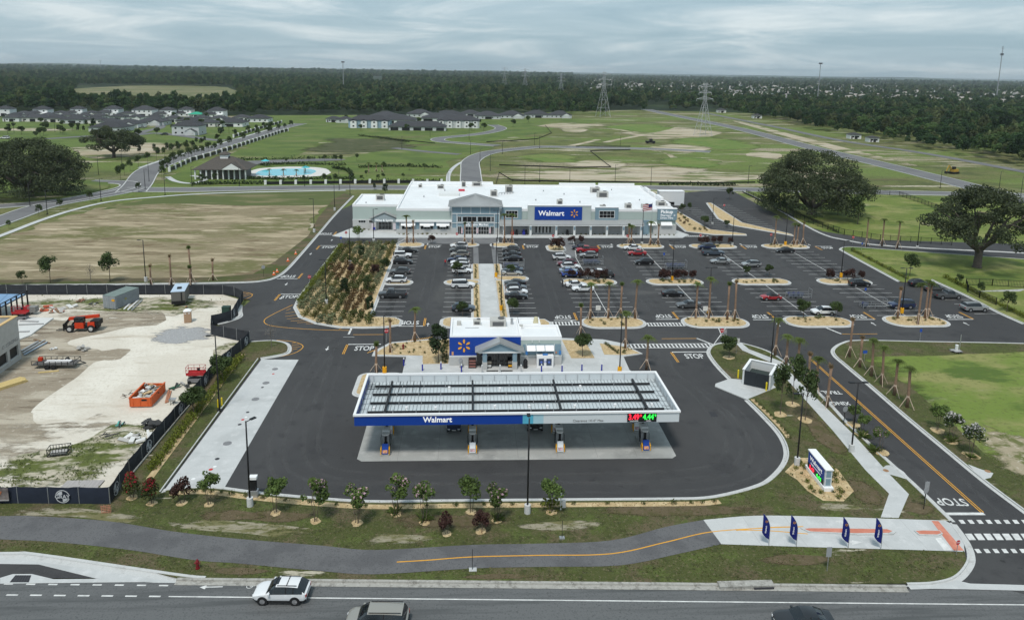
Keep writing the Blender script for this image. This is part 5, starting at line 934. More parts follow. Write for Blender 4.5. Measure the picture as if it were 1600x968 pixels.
BG=[(866,391,370,'in the straw island before the store canopy, left'),(874,391,371,'in the straw island before the store canopy, right'),(893,382,368,'left of the pair by the grey crossing'),(908,381,368,'right of the pair by the grey crossing'),(893,434,420,'at left end of the island behind the white sedans'),(907,436,421,'second in the island behind the white sedans'),(919,438,419,'third in the island behind the white sedans'),(931,439,421,'fourth in the island behind the white sedans'),(943,436,420,'fifth in the island behind the white sedans'),(1035,438,422,'left outer one beside yellow lamp base, middle island'),(1041,438,419,'left inner one beside yellow lamp base, middle island'),(1057,438,421,'first right of yellow lamp base, middle island'),(1067,437,420,'second right of yellow lamp base, middle island'),(1082,437,422,'third right of yellow lamp base, middle island'),(1095,382,370,'first from left behind the dark pickup'),(1103,382,369,'second from left behind the dark pickup'),(1116,382,369,'third from left behind the dark pickup'),(1125,381,368,'fourth from left behind the dark pickup'),(1140,382,370,'fifth from left behind the dark pickup'),(1297,437,420,'left of yellow lamp base by the black SUV'),(1326,440,419,'right of yellow lamp base by the black SUV'),(1346,437,423,'just behind the black SUV'),(674,380,366,'at the store window bay')]
for k,(a,b,c,lb)in enumerate(BG):tree(P_burg[k%2],a,b,c,2.8,'burgundy shrub '+lb,'burgundy shrubs in the car park',wide=1.15)
OT=[(35,445,423,'s','small tree at far left above the container yard fence'),(79,442,399,'s','grey green tree above the fence, second from left'),(172,440,395,'s','slim dark tree above the container, left of lamp post'),(142,443,412,'d','thin bare tree between two green ones above the fence'),(424,543,505,'d','leafless sapling in the small corner lawn'),(303,652,605,'o','round dark oak beside the site fence below the red lift'),(348,597,553,'o','round dark oak beside the site fence near the lamp post'),(1421,432,395,'s','pale tree in the grass left of the lower right fence'),(1498,446,428,'s','small tree above parked cars at the lower right fence'),(1533,462,440,'s','small tree inside the lower right fence corner'),(1573,488,455,'s','loose tree beside the stone slope at right edge'),(1238,334,305,'s','young tree in the shade of the big right oak, left'),(1228,334,308,'s','young tree beside the big oak trunk at right'),(1340,350,305,'s','young tree right of the big oak, taller one'),(1309,336,300,'s','young tree right of the big oak, near trunk'),(585,296,286,'n','dark shrub tree behind the store left wing, right one'),(602,303,286,'n','dark shrub tree behind the store left wing, left one'),(1078,330,316,'s','small tree by the white container'),(1140,312,293,'s','small tree at the top right of the upper lot'),(1100,354,336,'o','round tree in straw island right of pickup drive'),(1136,355,343,'o','small round tree in upper lot island'),(1066,335,318,'s','bushy tree at the back right corner of the store')]
for k,(a,b,c,t,lb)in enumerate(OT):tree({'n':P_pine[0],'o':P_oakb,'s':P_street[k%2],'d':P_bare}[t],a,b,c,{'n':4.9,'o':4.5,'s':4.5,'d':5}[t],lb,'scattered young trees',z=.0,wide=1.1)
def mk_oak(label,X,Y,rx,rz,zc,tr,nl,leaves,ls,seed,trunk_h=.3,low=0):
 t=thing('live_oak',label,'tree',(X,Y,-.05),group=None);r=random.Random(seed);mb=MB();lob=[]
 for i in range(nl):
  a=r.uniform(0,2*math.pi);u=r.random()**.5;el=r.uniform(0,1);q=rx*(.86*u);z=zc+rz*(.78*math.sqrt(max(0,1-u*u*.92))*(1 if el>.42 else r.uniform(-.6 if low and u>.35 else-.2,.7))-(.32*u*u if low else.25*u));s=rx*r.uniform(.09,.21)
  lob.append((q*math.cos(a),q*math.sin(a),z,s,s,s*r.uniform(.5,.75)))
 hb=zc-rz*.55;hb=max(hb,2.2)
 mb.tube([(0,0,-.2),(0,0,.5),(.1,0,hb*.6),(.15,.1,hb)],[tr*1.7,tr*1.1,tr,tr*.95],12)
 for k in range(9):
  a=k*2.4+r.uniform(-.3,.3);u=r.uniform(.45,.8);e=Vector((rx*u*math.cos(a),rx*u*math.sin(a),zc+rz*r.uniform(.05,.45)));b=Vector((.1,.05,hb*r.uniform(.7,.98)));m1=b.lerp(e,.35)+Vector((r.uniform(-.6,.6),r.uniform(-.6,.6),-rz*.04));m2=b.lerp(e,.68)+Vector((r.uniform(-1,1),r.uniform(-1,1),rz*.06))
  mb.tube([b,m1,m2,e],[tr*.62,tr*.48,tr*.3,tr*.1],8,cap=False)
  for j in range(4):
   c=m1.lerp(m2,r.random())if j<2 else m2.lerp(e,r.random());L=min(lob,key=lambda q:(Vector(q[:3])-c).length+r.uniform(0,rx*.3));mb.tube([c,c.lerp(Vector(L[:3]),.5)+Vector((0,0,.3)),L[:3]],[tr*.22,tr*.14,tr*.05],6,cap=False)
 mb.build('trunk',B_oak,t,smooth=True);P,D=lobes_pts(lob,leaves,seed,.55);obj('crown',leafmesh('crown',P,D,ls,[L_oak],None,seed,tilt=.7),t);return t
mk_oak('huge dark live oak on the roundabout lawn at left edge',*G(46,306),20,13,8.8,1.2,150,30000,.34,21,low=1)
mk_oak('spreading live oak on bare sand behind the roundabout',*G(178,246),15.5,8.5,8.2,.75,75,12500,.36,22)
mk_oak('wide round live oak right of the upper car park',*G(1268,335),19.0,14,9.6,1.1,150,30000,.32,23,low=1)
mk_oak('leaning live oak with forked trunk at the right edge',*G(1526,418),13.5,11,10.8,.85,85,17000,.28,24)
def mk_shrub(name,r,h,n,ls,lm,seed,spiky=False,label='',cat='shrub'):
 me=None
 if spiky:
  mb=MB();q=random.Random(seed)
  for i in range(n):
   a=q.uniform(0,6.28);e=q.uniform(.25,1.35);L=h*q.uniform(.7,1.2);d=Vector((math.cos(a)*math.cos(e),math.sin(a)*math.cos(e),math.sin(e)));s=Vector((-math.sin(a),math.cos(a),0))*ls;b=Vector((q.uniform(-.3,.3)*r,q.uniform(-.3,.3)*r,0));mid=b+d*L*.6;tip=b+d*L-Vector((0,0,L*.2))
   mb.add([b-s,b+s,mid+s*.9,tip,mid-s*.9],[(0,1,2,3,4)])
  me=bpy.data.meshes.new(name);me.from_pydata(mb.v,[],mb.f);me.materials.append(lm);return me
 P,D=lobes_pts([(0,0,h*.45,r,r,h*.55),(r*.4,0,h*.4,r*.7,r*.7,h*.5),(-r*.3,r*.3,h*.4,r*.7,r*.7,h*.5)],n,seed,.6);P[:,2]=np.abs(P[:,2])+.02
 return leafmesh(name,P,D,ls,[lm],None,seed)
SH={'grass':mk_shrub('tuft',.3,.6,26,.035,L_grass,1,True),'rust':mk_shrub('shrub',.42,.6,70,.11,L_rust,2),'green':mk_shrub('shrub',.45,.7,80,.11,L_shrub,3),'silver':mk_shrub('shrub',.5,.65,70,.12,L_silver,4),'hedge':mk_shrub('shrub',.75,1.0,150,.13,L_hedge,5),'yucca':mk_shrub('yucca',.5,1.1,40,.06,L_palm,6,True),'small':mk_shrub('shrub',.28,.38,40,.085,L_shrub,7),'lime':mk_shrub('shrub',.5,.55,90,.09,L_yg,8)}
BATCH={};HEDGE={}
def shrub(kind,X,Y,label,group,sc=1.0,z=.13,name='shrub',cat='shrub'):
 if group and group!='planting bed rows' and kind in('small','grass','rust','lime')or group in('car park island plants','kiosk wall shrubs','kiosk right shrub row','store end bed plants'):BATCH.setdefault(group,[]).append((kind,X,Y,z,sc));return None
 if group in('planting bed hedge','fence side hedge','right stall hedge','upper fence bushes','right kerb bushes'):HEDGE.setdefault(group,[]).append((kind,X,Y,z,sc));return None
 o=obj(name,SH[kind],None,label=label,category=cat,group=group);o.location=(X,Y,z);s=sc*RNG.uniform(.8,1.2);o.scale=(s,s,s*RNG.uniform(.85,1.15));o.rotation_euler=(0,0,RNG.uniform(0,6.28));return o
n1=0;rows=[]
for i in range(9):
 xx=-31.9+i*1.72
 for j in range(36):
  yy=126.2+j*1.72+(i%2)*.6
  if inpoly(xx,yy,PLANT)and inpoly(xx+.7,yy-.7,PLANT)and inpoly(xx-.8,yy,PLANT):rows.append((xx+RNG.uniform(-.25,.25),yy+RNG.uniform(-.2,.2)))
for X,Y in rows:
 f=math.sin(X*.35+Y*.11)+.6*math.sin(Y*.21-X*.2)+RNG.uniform(-.25,.25)
 kd='rust' if f>.75 else('green' if f>.15 else('grass' if f>-.55 else 'silver'))
 shrub(kd,X,Y,{'rust':'russet low shrub in the rows of the large planting bed','green':'dark green low shrub in the rows of the large planting bed','silver':'silvery low shrub in the rows of the large planting bed','grass':'pale grass tuft in the rows of the large planting bed'}[kd],'planting bed rows',1.65 if kd!='grass' else 2.1)
rg=np.random.default_rng(31);gp_=[(x,y,.16+abs(z))for x,y,z in zip(rg.uniform(-34,-12.5,9000),rg.uniform(124.5,187,9000),rg.normal(0,.12,9000))if inpoly(x,y,PLANT)and inpoly(x-.6,y-.5,PLANT)and(x<-18.9 or y<128.5)and math.sin(x*3.65)+rg.normal(0,.6)>-.1]
gp_=np.array(gp_);obj('bed_grasses',leafmesh('bed_grasses',gp_,np.tile([[.6,.2,.7]],(len(gp_),1)),.17,[lf('straw_blade',(.34,.27,.13)),lf('olive_blade',(.17,.17,.06))],(rg.random(len(gp_))<.5).astype(int),31,asp=.4,tilt=.9),None,kind='stuff',label='straw-coloured low grasses filling the large planting bed',category='grass')
for j in range(42):
 y=138+j*1.13;shrub('hedge',-33.1,y,'yellow-green hedge bush along the left edge of the large planting bed','planting bed hedge',.95)
for j in range(30):
 y=77+j*1.15
 if RNG.random()<.9:shrub('hedge',-35.9+RNG.uniform(-.1,.1),y,'yellow-green hedge bush in the straw row beside the site fence','fence side hedge',.95,.1)
cnt=0
for I in ISL:
 for k in range(12):
  X=RNG.uniform(I[0]+1.2,I[1]-1.2);Y=RNG.uniform(I[2]+1.0,I[3]-.8);kd=RNG.choice(['grass','small','grass','small','green'])
  shrub(kd,X,Y,{'grass':'small grass tuft in a straw-mulched car park island','small':'tiny dark shrub in a straw-mulched car park island','green':'low green shrub in a straw-mulched car park island'}[kd],'car park island plants',.9)
for x0,x1,y0,y1 in((1.1,1.9,120,150),(1.1,1.9,155,166),(6.1,6.9,120,152),(6.1,6.9,158,166)):
 y=y0
 while y<y1:shrub('small',(x0+x1)/2+RNG.uniform(-.15,.15),y,'tiny shrub in the straw strip along the walkway','walkway strip plants',.95);y+=1.15
for a in range(38):
 X,Y=RNG.uniform(-14,-4),RNG.uniform(111.5,117.2)
 if X<-10.5 and Y>115.4+(X+13)*.4:continue
 if X<-13 and(Y<112.5):continue
 shrub('small',X,Y,'tiny shrub in the straw bed left of the kiosk','kiosk bed plants',.8,.15)
for k in range(14):shrub('green',-3.6-.5*(k%2),107.8+k*.68,'dark shrub in the row beside the blue kiosk end wall','kiosk wall shrubs',.75,.15)
for k in range(7):shrub('green',23.0+k*.22,115.2-k*.68,'dark shrub in the short row right of the kiosk','kiosk right shrub row',.7,.15)
for k in range(12):shrub('small',RNG.uniform(24.5,27.3),RNG.uniform(111,113.4),'tiny shrub in the rounded straw bed right of the kiosk','rounded bed plants',.7,.15)
for i in range(i0+1,58,1):
 if i%2==0:
  nn=normals(kk)[i];shrub('small',kk[i][0]-nn.x*.9,kk[i][1]-nn.y*.9,'small dark shrub in the straw strip along the front kerb','front strip shrubs',1.0,.11)
for i in range(84,len(kk)-1):
 nn=normals(kk)[i];shrub('small',kk[i][0]-nn.x*.9,kk[i][1]-nn.y*.9,'small brownish shrub in the curved straw strip by the enclosure','curved strip shrubs',1.0,.11)
for k in range(120):
 a,b=RNG.uniform(1228,1332),RNG.uniform(716,784)
 P=[(1228,738),(1248,718),(1280,718),(1310,737),(1330,768),(1316,782),(1286,781),(1262,766),(1245,748)]
 if inpoly(a,b,P)and not inpoly(a,b,[(1256,738),(1275,738),(1306,765),(1296,778),(1262,756)]):
  kd='lime' if RNG.random()<.3 else 'small';X,Y=G(a,b);shrub(kd,X,Y,{'lime':'lime green ground plant in the sign bed','small':'tiny dark plant in the sign bed rows'}[kd],'sign bed plants',.75,.115)
for k,(a,b,lb)in enumerate(((1487,691,'spiky yucca under the middle white-flowering tree'),(1516,716,'spiky yucca under the lowest white-flowering tree'),(1347,684,'green spiky plant below the small tree by the sidewalk'),(1367,706,'green spiky plant near the drain on the sidewalk'),(860,797,'bright leafy shrub right of the middle lamp post'),(662,814,'low spiky plant under the broad pink-flecked tree'),(618,803,'low spiky plant under the tallest pink-topped tree'),(776,814,'low spiky plant under the tree left of the lamp post'))):
 X,Y=G(a,b);shrub('yucca' if k!=4 else 'lime',X,Y,lb,None,1.0 if k!=4 else 1.9,.11)
for k in range(26):
 t=k/25;X=99.6+(98.4-99.6)*t;Y=180-t*26;shrub('lime' if k%3 else 'green',X+1.0,Y,'low bush in the row along the right car park kerb','right kerb bushes',1.1,.1)
for k in range(22):
 t=k/21;X,Y=G(1470+130*t,436+66*t);shrub('hedge',X+1.4,Y+.4,'hedge bush between right car stalls and the stone slope','right stall hedge',.9,.1)
for k in range(30):
 t=k/29;X,Y=G(1205+95*t,317+46*t);shrub('green',X+1.6,Y,'low bush along the dark fence by the upper lot','upper fence bushes',1.1,0)
for x0,x1,y in((-32.5,-28.5,203.6),(-19.5,-6,198.0),(25,48,198.2),(50,58,197.4)):
 x=x0
 while x<x1:shrub('small' if RNG.random()<.6 else 'grass',x,y+RNG.uniform(-.2,.2),'small plant at the foot of the store wall','store foot plants',1.0,.15);x+=1.3
island([(63,203),(70,199),(79.2,198.3),(79.6,200),(71,206),(68.5,250),(65,250),(64.5,240)],'planting_bed');island([(80,212),(90.8,200),(92.8,197.5),(93,200),(84.5,216),(86,250),(84.5,250),(79,222)],'planting_bed')
for k in range(70):
 X,Y=RNG.uniform(64.5,70.5),RNG.uniform(201,248)
 if inpoly(X,Y,[(65,203),(69,201),(70,206),(67.8,248),(66,248),(65.4,240)]):shrub(RNG.choice(['rust','green','grass']),X,Y,'low plant in the straw bed right of the store end','store end bed plants',1.1)
for grp,L in BATCH.items():
 V,F,MI,mats_,k=[],[],[],[],0
 for kd,X,Y,z,sc in L:
  me=SH[kd];m=me.materials[0]
  if m not in mats_:mats_.append(m)
  n=len(me.vertices);co=np.empty(n*3);me.vertices.foreach_get('co',co);co=co.reshape(-1,3);a=RNG.uniform(0,6.28);s=sc*RNG.uniform(.8,1.25);c,q=math.cos(a)*s,math.sin(a)*s
  V.append(np.stack([co[:,0]*c-co[:,1]*q+X,co[:,0]*q+co[:,1]*c+Y,co[:,2]*s+z],1))
  for p in me.polygons:F.append(tuple(i+k for i in p.vertices));MI.append(mats_.index(m))
  k+=n
 me=bpy.data.meshes.new('bed_plants');me.from_pydata(np.concatenate(V).tolist(),[],F)
 for m in mats_:me.materials.append(m)
 me.polygons.foreach_set('material_index',MI);obj('bed_plants',me,None,kind='stuff',label='tiny '+grp+' in straw mulch',category='plants')
HL={'planting bed hedge':'yellow-green hedge along the left edge of the large planting bed','fence side hedge':'yellow-green hedge in the straw row beside the site fence','right stall hedge':'hedge between the right car stalls and the stone slope','upper fence bushes':'low dark hedge along the fence by the upper lot','right kerb bushes':'row of low bushes along the right car park kerb'}
for grp,L in HEDGE.items():
 h=thing('hedge',HL[grp],'hedge',(L[0][1],L[0][2],0))
 for kd,X,Y,z,sc in L:
  o=obj('bush',SH[kd],h);o.location=(X-L[0][1],Y-L[0][2],z);s=sc*RNG.uniform(.85,1.2);o.scale=(s,s,s);o.rotation_euler=(0,0,RNG.uniform(0,6.28))
def paint(name,c,metal=.0):return mat('paint_'+name,c,.3,metal=metal,spec=.5,coat=.6)
PC={'white':paint('white',(.72,.73,.74)),'black':paint('black',(.012,.012,.014)),'darkgrey':paint('dark_grey',(.045,.048,.052),.3),'grey':paint('grey',(.13,.135,.14),.4),'silver':paint('silver',(.42,.43,.43),.5),'beige':paint('beige',(.36,.34,.30),.4),'red':paint('red',(.32,.016,.022)),'darkred':paint('dark_red',(.12,.012,.022)),'navy':paint('navy',(.018,.028,.075)),'blue':paint('blue',(.020,.070,.32)),'lightblue':paint('pale_blue',(.30,.38,.46),.3),'bluegrey':paint('blue_grey',(.075,.10,.13),.3)}
C_glass=mat('car_glass',(.010,.013,.016),.05,spec=.7);C_trim=mat('car_trim',(.018,.018,.019),.6);C_tyre=mat('tyre_rubber',(.016,.016,.017),.8);C_rim=mat('alloy_rim',(.42,.42,.43),.35,metal=.7);C_head=mat('headlight_lens',(.62,.64,.66),.15,spec=.6);C_tail=mat('taillight_lens',(.32,.012,.015),.25);C_plate=mat('number_plate',(.6,.6,.58),.5)
KIND={'sedan':dict(L=4.75,W=1.82,H=1.45,hood=.92,belt=.93,boot=1.03,cowl=.30,roof0=.45,roof1=.70,back=.86,zb=.22,wr=.33,wf=.19,wb=.80,nose=.66),'suv':dict(L=4.6,W=1.86,H=1.66,hood=1.03,belt=1.06,boot=1.10,cowl=.25,roof0=.435,roof1=.84,back=.975,zb=.26,wr=.36,wf=.19,wb=.79,nose=.78),'bigsuv':dict(L=5.1,W=1.98,H=1.86,hood=1.14,belt=1.18,boot=1.15,cowl=.27,roof0=.38,roof1=.93,back=.985,zb=.30,wr=.40,wf=.19,wb=.78,nose=.90),'van':dict(L=5.05,W=1.98,H=1.74,hood=1.05,belt=1.06,boot=1.05,cowl=.19,roof0=.36,roof1=.92,back=.98,zb=.22,wr=.35,wf=.18,wb=.79,nose=.75),'jeep':dict(L=4.3,W=1.86,H=1.85,hood=1.15,belt=1.18,boot=1.15,cowl=.33,roof0=.39,roof1=.95,back=.975,zb=.36,wr=.43,wf=.19,wb=.80,nose=1.05),'beetle':dict(L=4.2,W=1.80,H=1.48,hood=.95,belt=.97,boot=.98,cowl=.28,roof0=.44,roof1=.62,back=.88,zb=.22,wr=.34,wf=.20,wb=.80,nose=.70),'pickup':dict(L=5.75,W=2.02,H=1.92,hood=1.18,belt=1.22,boot=1.22,cowl=.27,roof0=.35,roof1=.56,back=.60,zb=.36,wr=.42,wf=.165,wb=.79,nose=.98)}
def car_mesh(kind):
 K=KIND[kind];L,W=K['L'],K['W'];pk=kind=='pickup';NS=44;sec=[]
 xs=sorted(set([0,.012,.03,.06,.10]+[K['cowl'],K['roof0'],K['roof1'],K['back'],.97,.988,1.0]+[i/NS for i in range(3,NS)]))
 xs=[xs[0]]+[b for a,b in zip(xs,xs[1:])if b-a>.004]
 def lerp(a,b,t):t=max(0,min(1,t));return a+(b-a)*t
 def ss(t):t=max(0,min(1,t));return t*t*(3-2*t)
 tops=[]
 for u in xs:
  if u<K['cowl']:zt=K['nose']+(K['hood']-K['nose'])*math.sin(min(1,u/(K['cowl']*.9))*math.pi/2)**.75;cab=0
  elif u<K['roof0']:t=(u-K['cowl'])/(K['roof0']-K['cowl']);zt=lerp(K['hood'],K['H']-.02,t**.92);cab=1
  elif u<=K['roof1']:t=(u-K['roof0'])/(K['roof1']-K['roof0']);zt=K['H']-.02+.05*math.sin(math.pi*min(1,t*.9+.1))-.05*t;cab=2
  elif u<K['back']:t=(u-K['roof1'])/(K['back']-K['roof1']);zt=lerp(K['H']-.06,K['boot'],t);cab=3
  else:t=(u-K['back'])/(1-K['back']);zt=lerp(K['boot'],K['boot']-(.06 if kind!='beetle' else.3),t);cab=0
  wf=1-.16*max(0,(.10-u)/.10)**1.6-.10*max(0,(u-.93)/.07)**1.8
  zb=K['zb']+.16*max(0,(.05-u)/.05)+.14*max(0,(u-.95)/.05)
  bz=min(lerp(K['belt']-.06,K['belt']+.02,u),zt-.03)if cab else zt-.06
  w2=W/2*wf;rw=w2*(.745 if cab==2 else.86);
  if cab in(1,3):f=(zt-K['hood'])/max(.01,K['H']-K['hood']);rw=w2*lerp(.93,.745,ss(f));bz=min(bz,zt-.02)
  if cab==0:rw=w2*.90
  S=[(w2*.86,zb),(w2*.97,zb+(.20 if kind in('suv','jeep')else.10)),(w2,lerp(zb,bz,.55)),(w2*.985,bz),(rw,zt-(.06 if cab==2 else.015)),(rw*.62,zt+(.012 if cab else.008)),(0,zt+.02)]
  sec.append((u,cab,S))
 paintm,glass=MB(),{'windscreen':MB(),'rear_window':MB(),'side_window_l':MB(),'side_window_r':MB()}
 def pt(i,j,sg):u,cab,S=sec[i];return(u*L-L/2,S[j][0]*sg,S[j][1])
 pill=[(K['roof0']+K['roof1'])/2-.02,K['roof1']-.01 if kind in('sedan',)else lerp(K['roof0'],K['roof1'],.82)]
 for i in range(len(sec)-1):
  u0,c0,_=sec[i];u1,c1,_=sec[i+1];um=(u0+u1)/2;c=c1 if c1 else c0
  cab=1 if K['cowl']<=um<K['roof0']else(2 if um<K['roof1']else 3)if K['cowl']<=um<K['back']else 0
  for sg in(-1,1):
   for j in range(6):
    q=[pt(i,j,sg),pt(i+1,j,sg),pt(i+1,j+1,sg),pt(i,j+1,sg)]
    if sg>0:q=q[::-1]
    tgt,m=paintm,0
    if j==0:m=1
    if cab and j==3 and any(abs(um-p)<.010 for p in pill):m=1
    if cab and j==3 and not any(abs(um-p)<.010 for p in pill)and um>K['cowl']+(K['roof0']-K['cowl'])*.35 and um<K['back']-(K['back']-K['roof1'])*.35:tgt=glass['side_window_l' if sg>0 else 'side_window_r']
    if cab==1 and j>=4:tgt=glass['windscreen']
    if cab==3 and j>=4 and um<K['back']-.005:tgt=glass['rear_window']
    if kind=='beetle' and cab in(2,3)and j>=3:tgt,m=paintm,1
    tgt.add(q,[(0,1,2,3)],m)
 for i,rev in((0,False),(len(sec)-1,True)):
  for sg in(-1,1):
   ring_=[pt(i,j,sg)for j in range(7)]+[(sec[i][0]*L-L/2,0,sec[i][2][0][1])]
   if(sg>0)!=rev:ring_=ring_[::-1]
   paintm.add(ring_[::-1],[tuple(range(8))],0)
 W2=W/2;wx=(K['wf']*L-L/2,K['wb']*L-L/2)
 for x in wx:
  for sg in(-1,1):paintm.wheelx((x,sg*(W2-.13),K['wr']+.02),K['wr']*(1.24 if kind=='suv' else 1.17),.275,20,1)
 paintm.box(-L/2-.02,-L/2+.06,-W*.33,W*.33,K['zb']+.18,K['zb']+.36,1);paintm.box(L/2-.05,L/2+.02,-W*.36,W*.36,K['zb']+.14,K['zb']+.32,1)
 for sg in(-1,1):
  x=(K['cowl']+.045)*L-L/2;paintm.box(x,x+.18,sg*(W2+.0)-.11+sg*.09,sg*W2+.11+sg*.09,K['belt']-.02,K['belt']+.13,0)
  paintm.box(-L*.2,L*.18,sg*W2*.985-.02,sg*W2*.985+.02,K['zb']+.0,K['zb']+.13,1)
 if pk:
  xa=K['back']*L-L/2+.08;xb=L/2-.1
  paintm.box(xa,xb,-W2*.76,W2*.76,K['boot']+.012,K['boot']+.035,1)
  for sg in(-1,1):paintm.box(xa-.05,xb+.06,sg*W2*.82-.07,sg*W2*.82+.07,K['boot']-.05,K['boot']+.09,0)
  paintm.box(xb,xb+.08,-W2*.8,W2*.8,K['boot']-.1,K['boot']+.09,0)
 if kind in('suv','bigsuv','van'):
  xa,xb=K['roof0']*L-L/2+.1,K['roof1']*L-L/2-.1
  for sg in(-1,1):paintm.box(xa,xb,sg*W2*.66-.02,sg*W2*.66+.02,K['H']-.01,K['H']+.04,1)
 return K,paintm,glass,wx
CARP={}
def mk_car(kind):
 K,pm,gl,wx=car_mesh(kind);L,W=K['L'],K['W'];t=thing('car' if kind!='pickup' else 'pickup_truck','','car',(0,0,0))
 o=pm.build('body',[PC['white'],C_trim],t);bm=bmesh.new();bm.from_mesh(o.data);bmesh.ops.remove_doubles(bm,verts=bm.verts,dist=.0005);bm.to_mesh(o.data);bm.free()
 o.data.polygons.foreach_set('use_smooth',[True]*len(o.data.polygons));o.data.set_sharp_from_angle(angle=rad(38));o.material_slots[0].link='OBJECT'
 for nm,m in gl.items():
  if m.f and not(kind=='beetle' and nm=='rear_window'):m.build('windscreen' if nm=='windscreen' else 'rear_window' if nm=='rear_window' else 'side_window',C_glass,t,smooth=True)
 for x in wx:
  for sg in(-1,1):
   w_=MB().wheelx((0,0,0),K['wr'],.22,22).build('wheel',C_tyre,t);w_.location=(x,sg*(W/2-.10),K['wr']);rm=MB().wheelx((0,sg*.105,0),K['wr']*.62,.03,18)
   for k in range(5):a=k*1.2566;rm.bar((0,sg*.128,0),(K['wr']*.55*math.cos(a),sg*.124,K['wr']*.55*math.sin(a)),.06,.015)
   rm.build('rim',C_rim,w_)
 zf=K['nose']-.12;
 for sg in(-1,1):
  MB().bbox((-L/2+.10,sg*W*.335,zf),(.28,.34,.15),sg*-.35).build('headlight',C_head,t);MB().bbox((L/2-.06,sg*W*.40,K['boot']-.22),(.16,.22,.26 if kind!='sedan' else.16),sg*.2).build('taillight',C_tail,t)
 MB().box(-L/2-.035,-L/2-.02,-.26,.26,K['zb']+.22,K['zb']+.34).build('number_plate',C_plate,t)
 if kind=='jeep':MB().wheelx((L/2+.12,0,1.05),.40,.24,20,ax='x').build('spare_wheel',C_tyre,t)
 return t
CW={'sedan':'sedan','suv':'SUV','bigsuv':'large SUV','van':'minivan','jeep':'off-roader','beetle':'soft-top coupe','pickup':'pickup truck'}
def car(kind,col,X,Y,rz,label,group,sc=.97,z=.012):
 if kind not in CARP:CARP[kind]=Proto(lambda:mk_car(kind))
 o=CARP[kind].put((X,Y,z),rz,label,sc,group);o['category']='pickup' if kind=='pickup' else 'car'
 for c in o.children:
  if c.name.startswith('body'):c.material_slots[0].link='OBJECT';c.material_slots[0].material=PC[col]
 return o
PI=math.pi
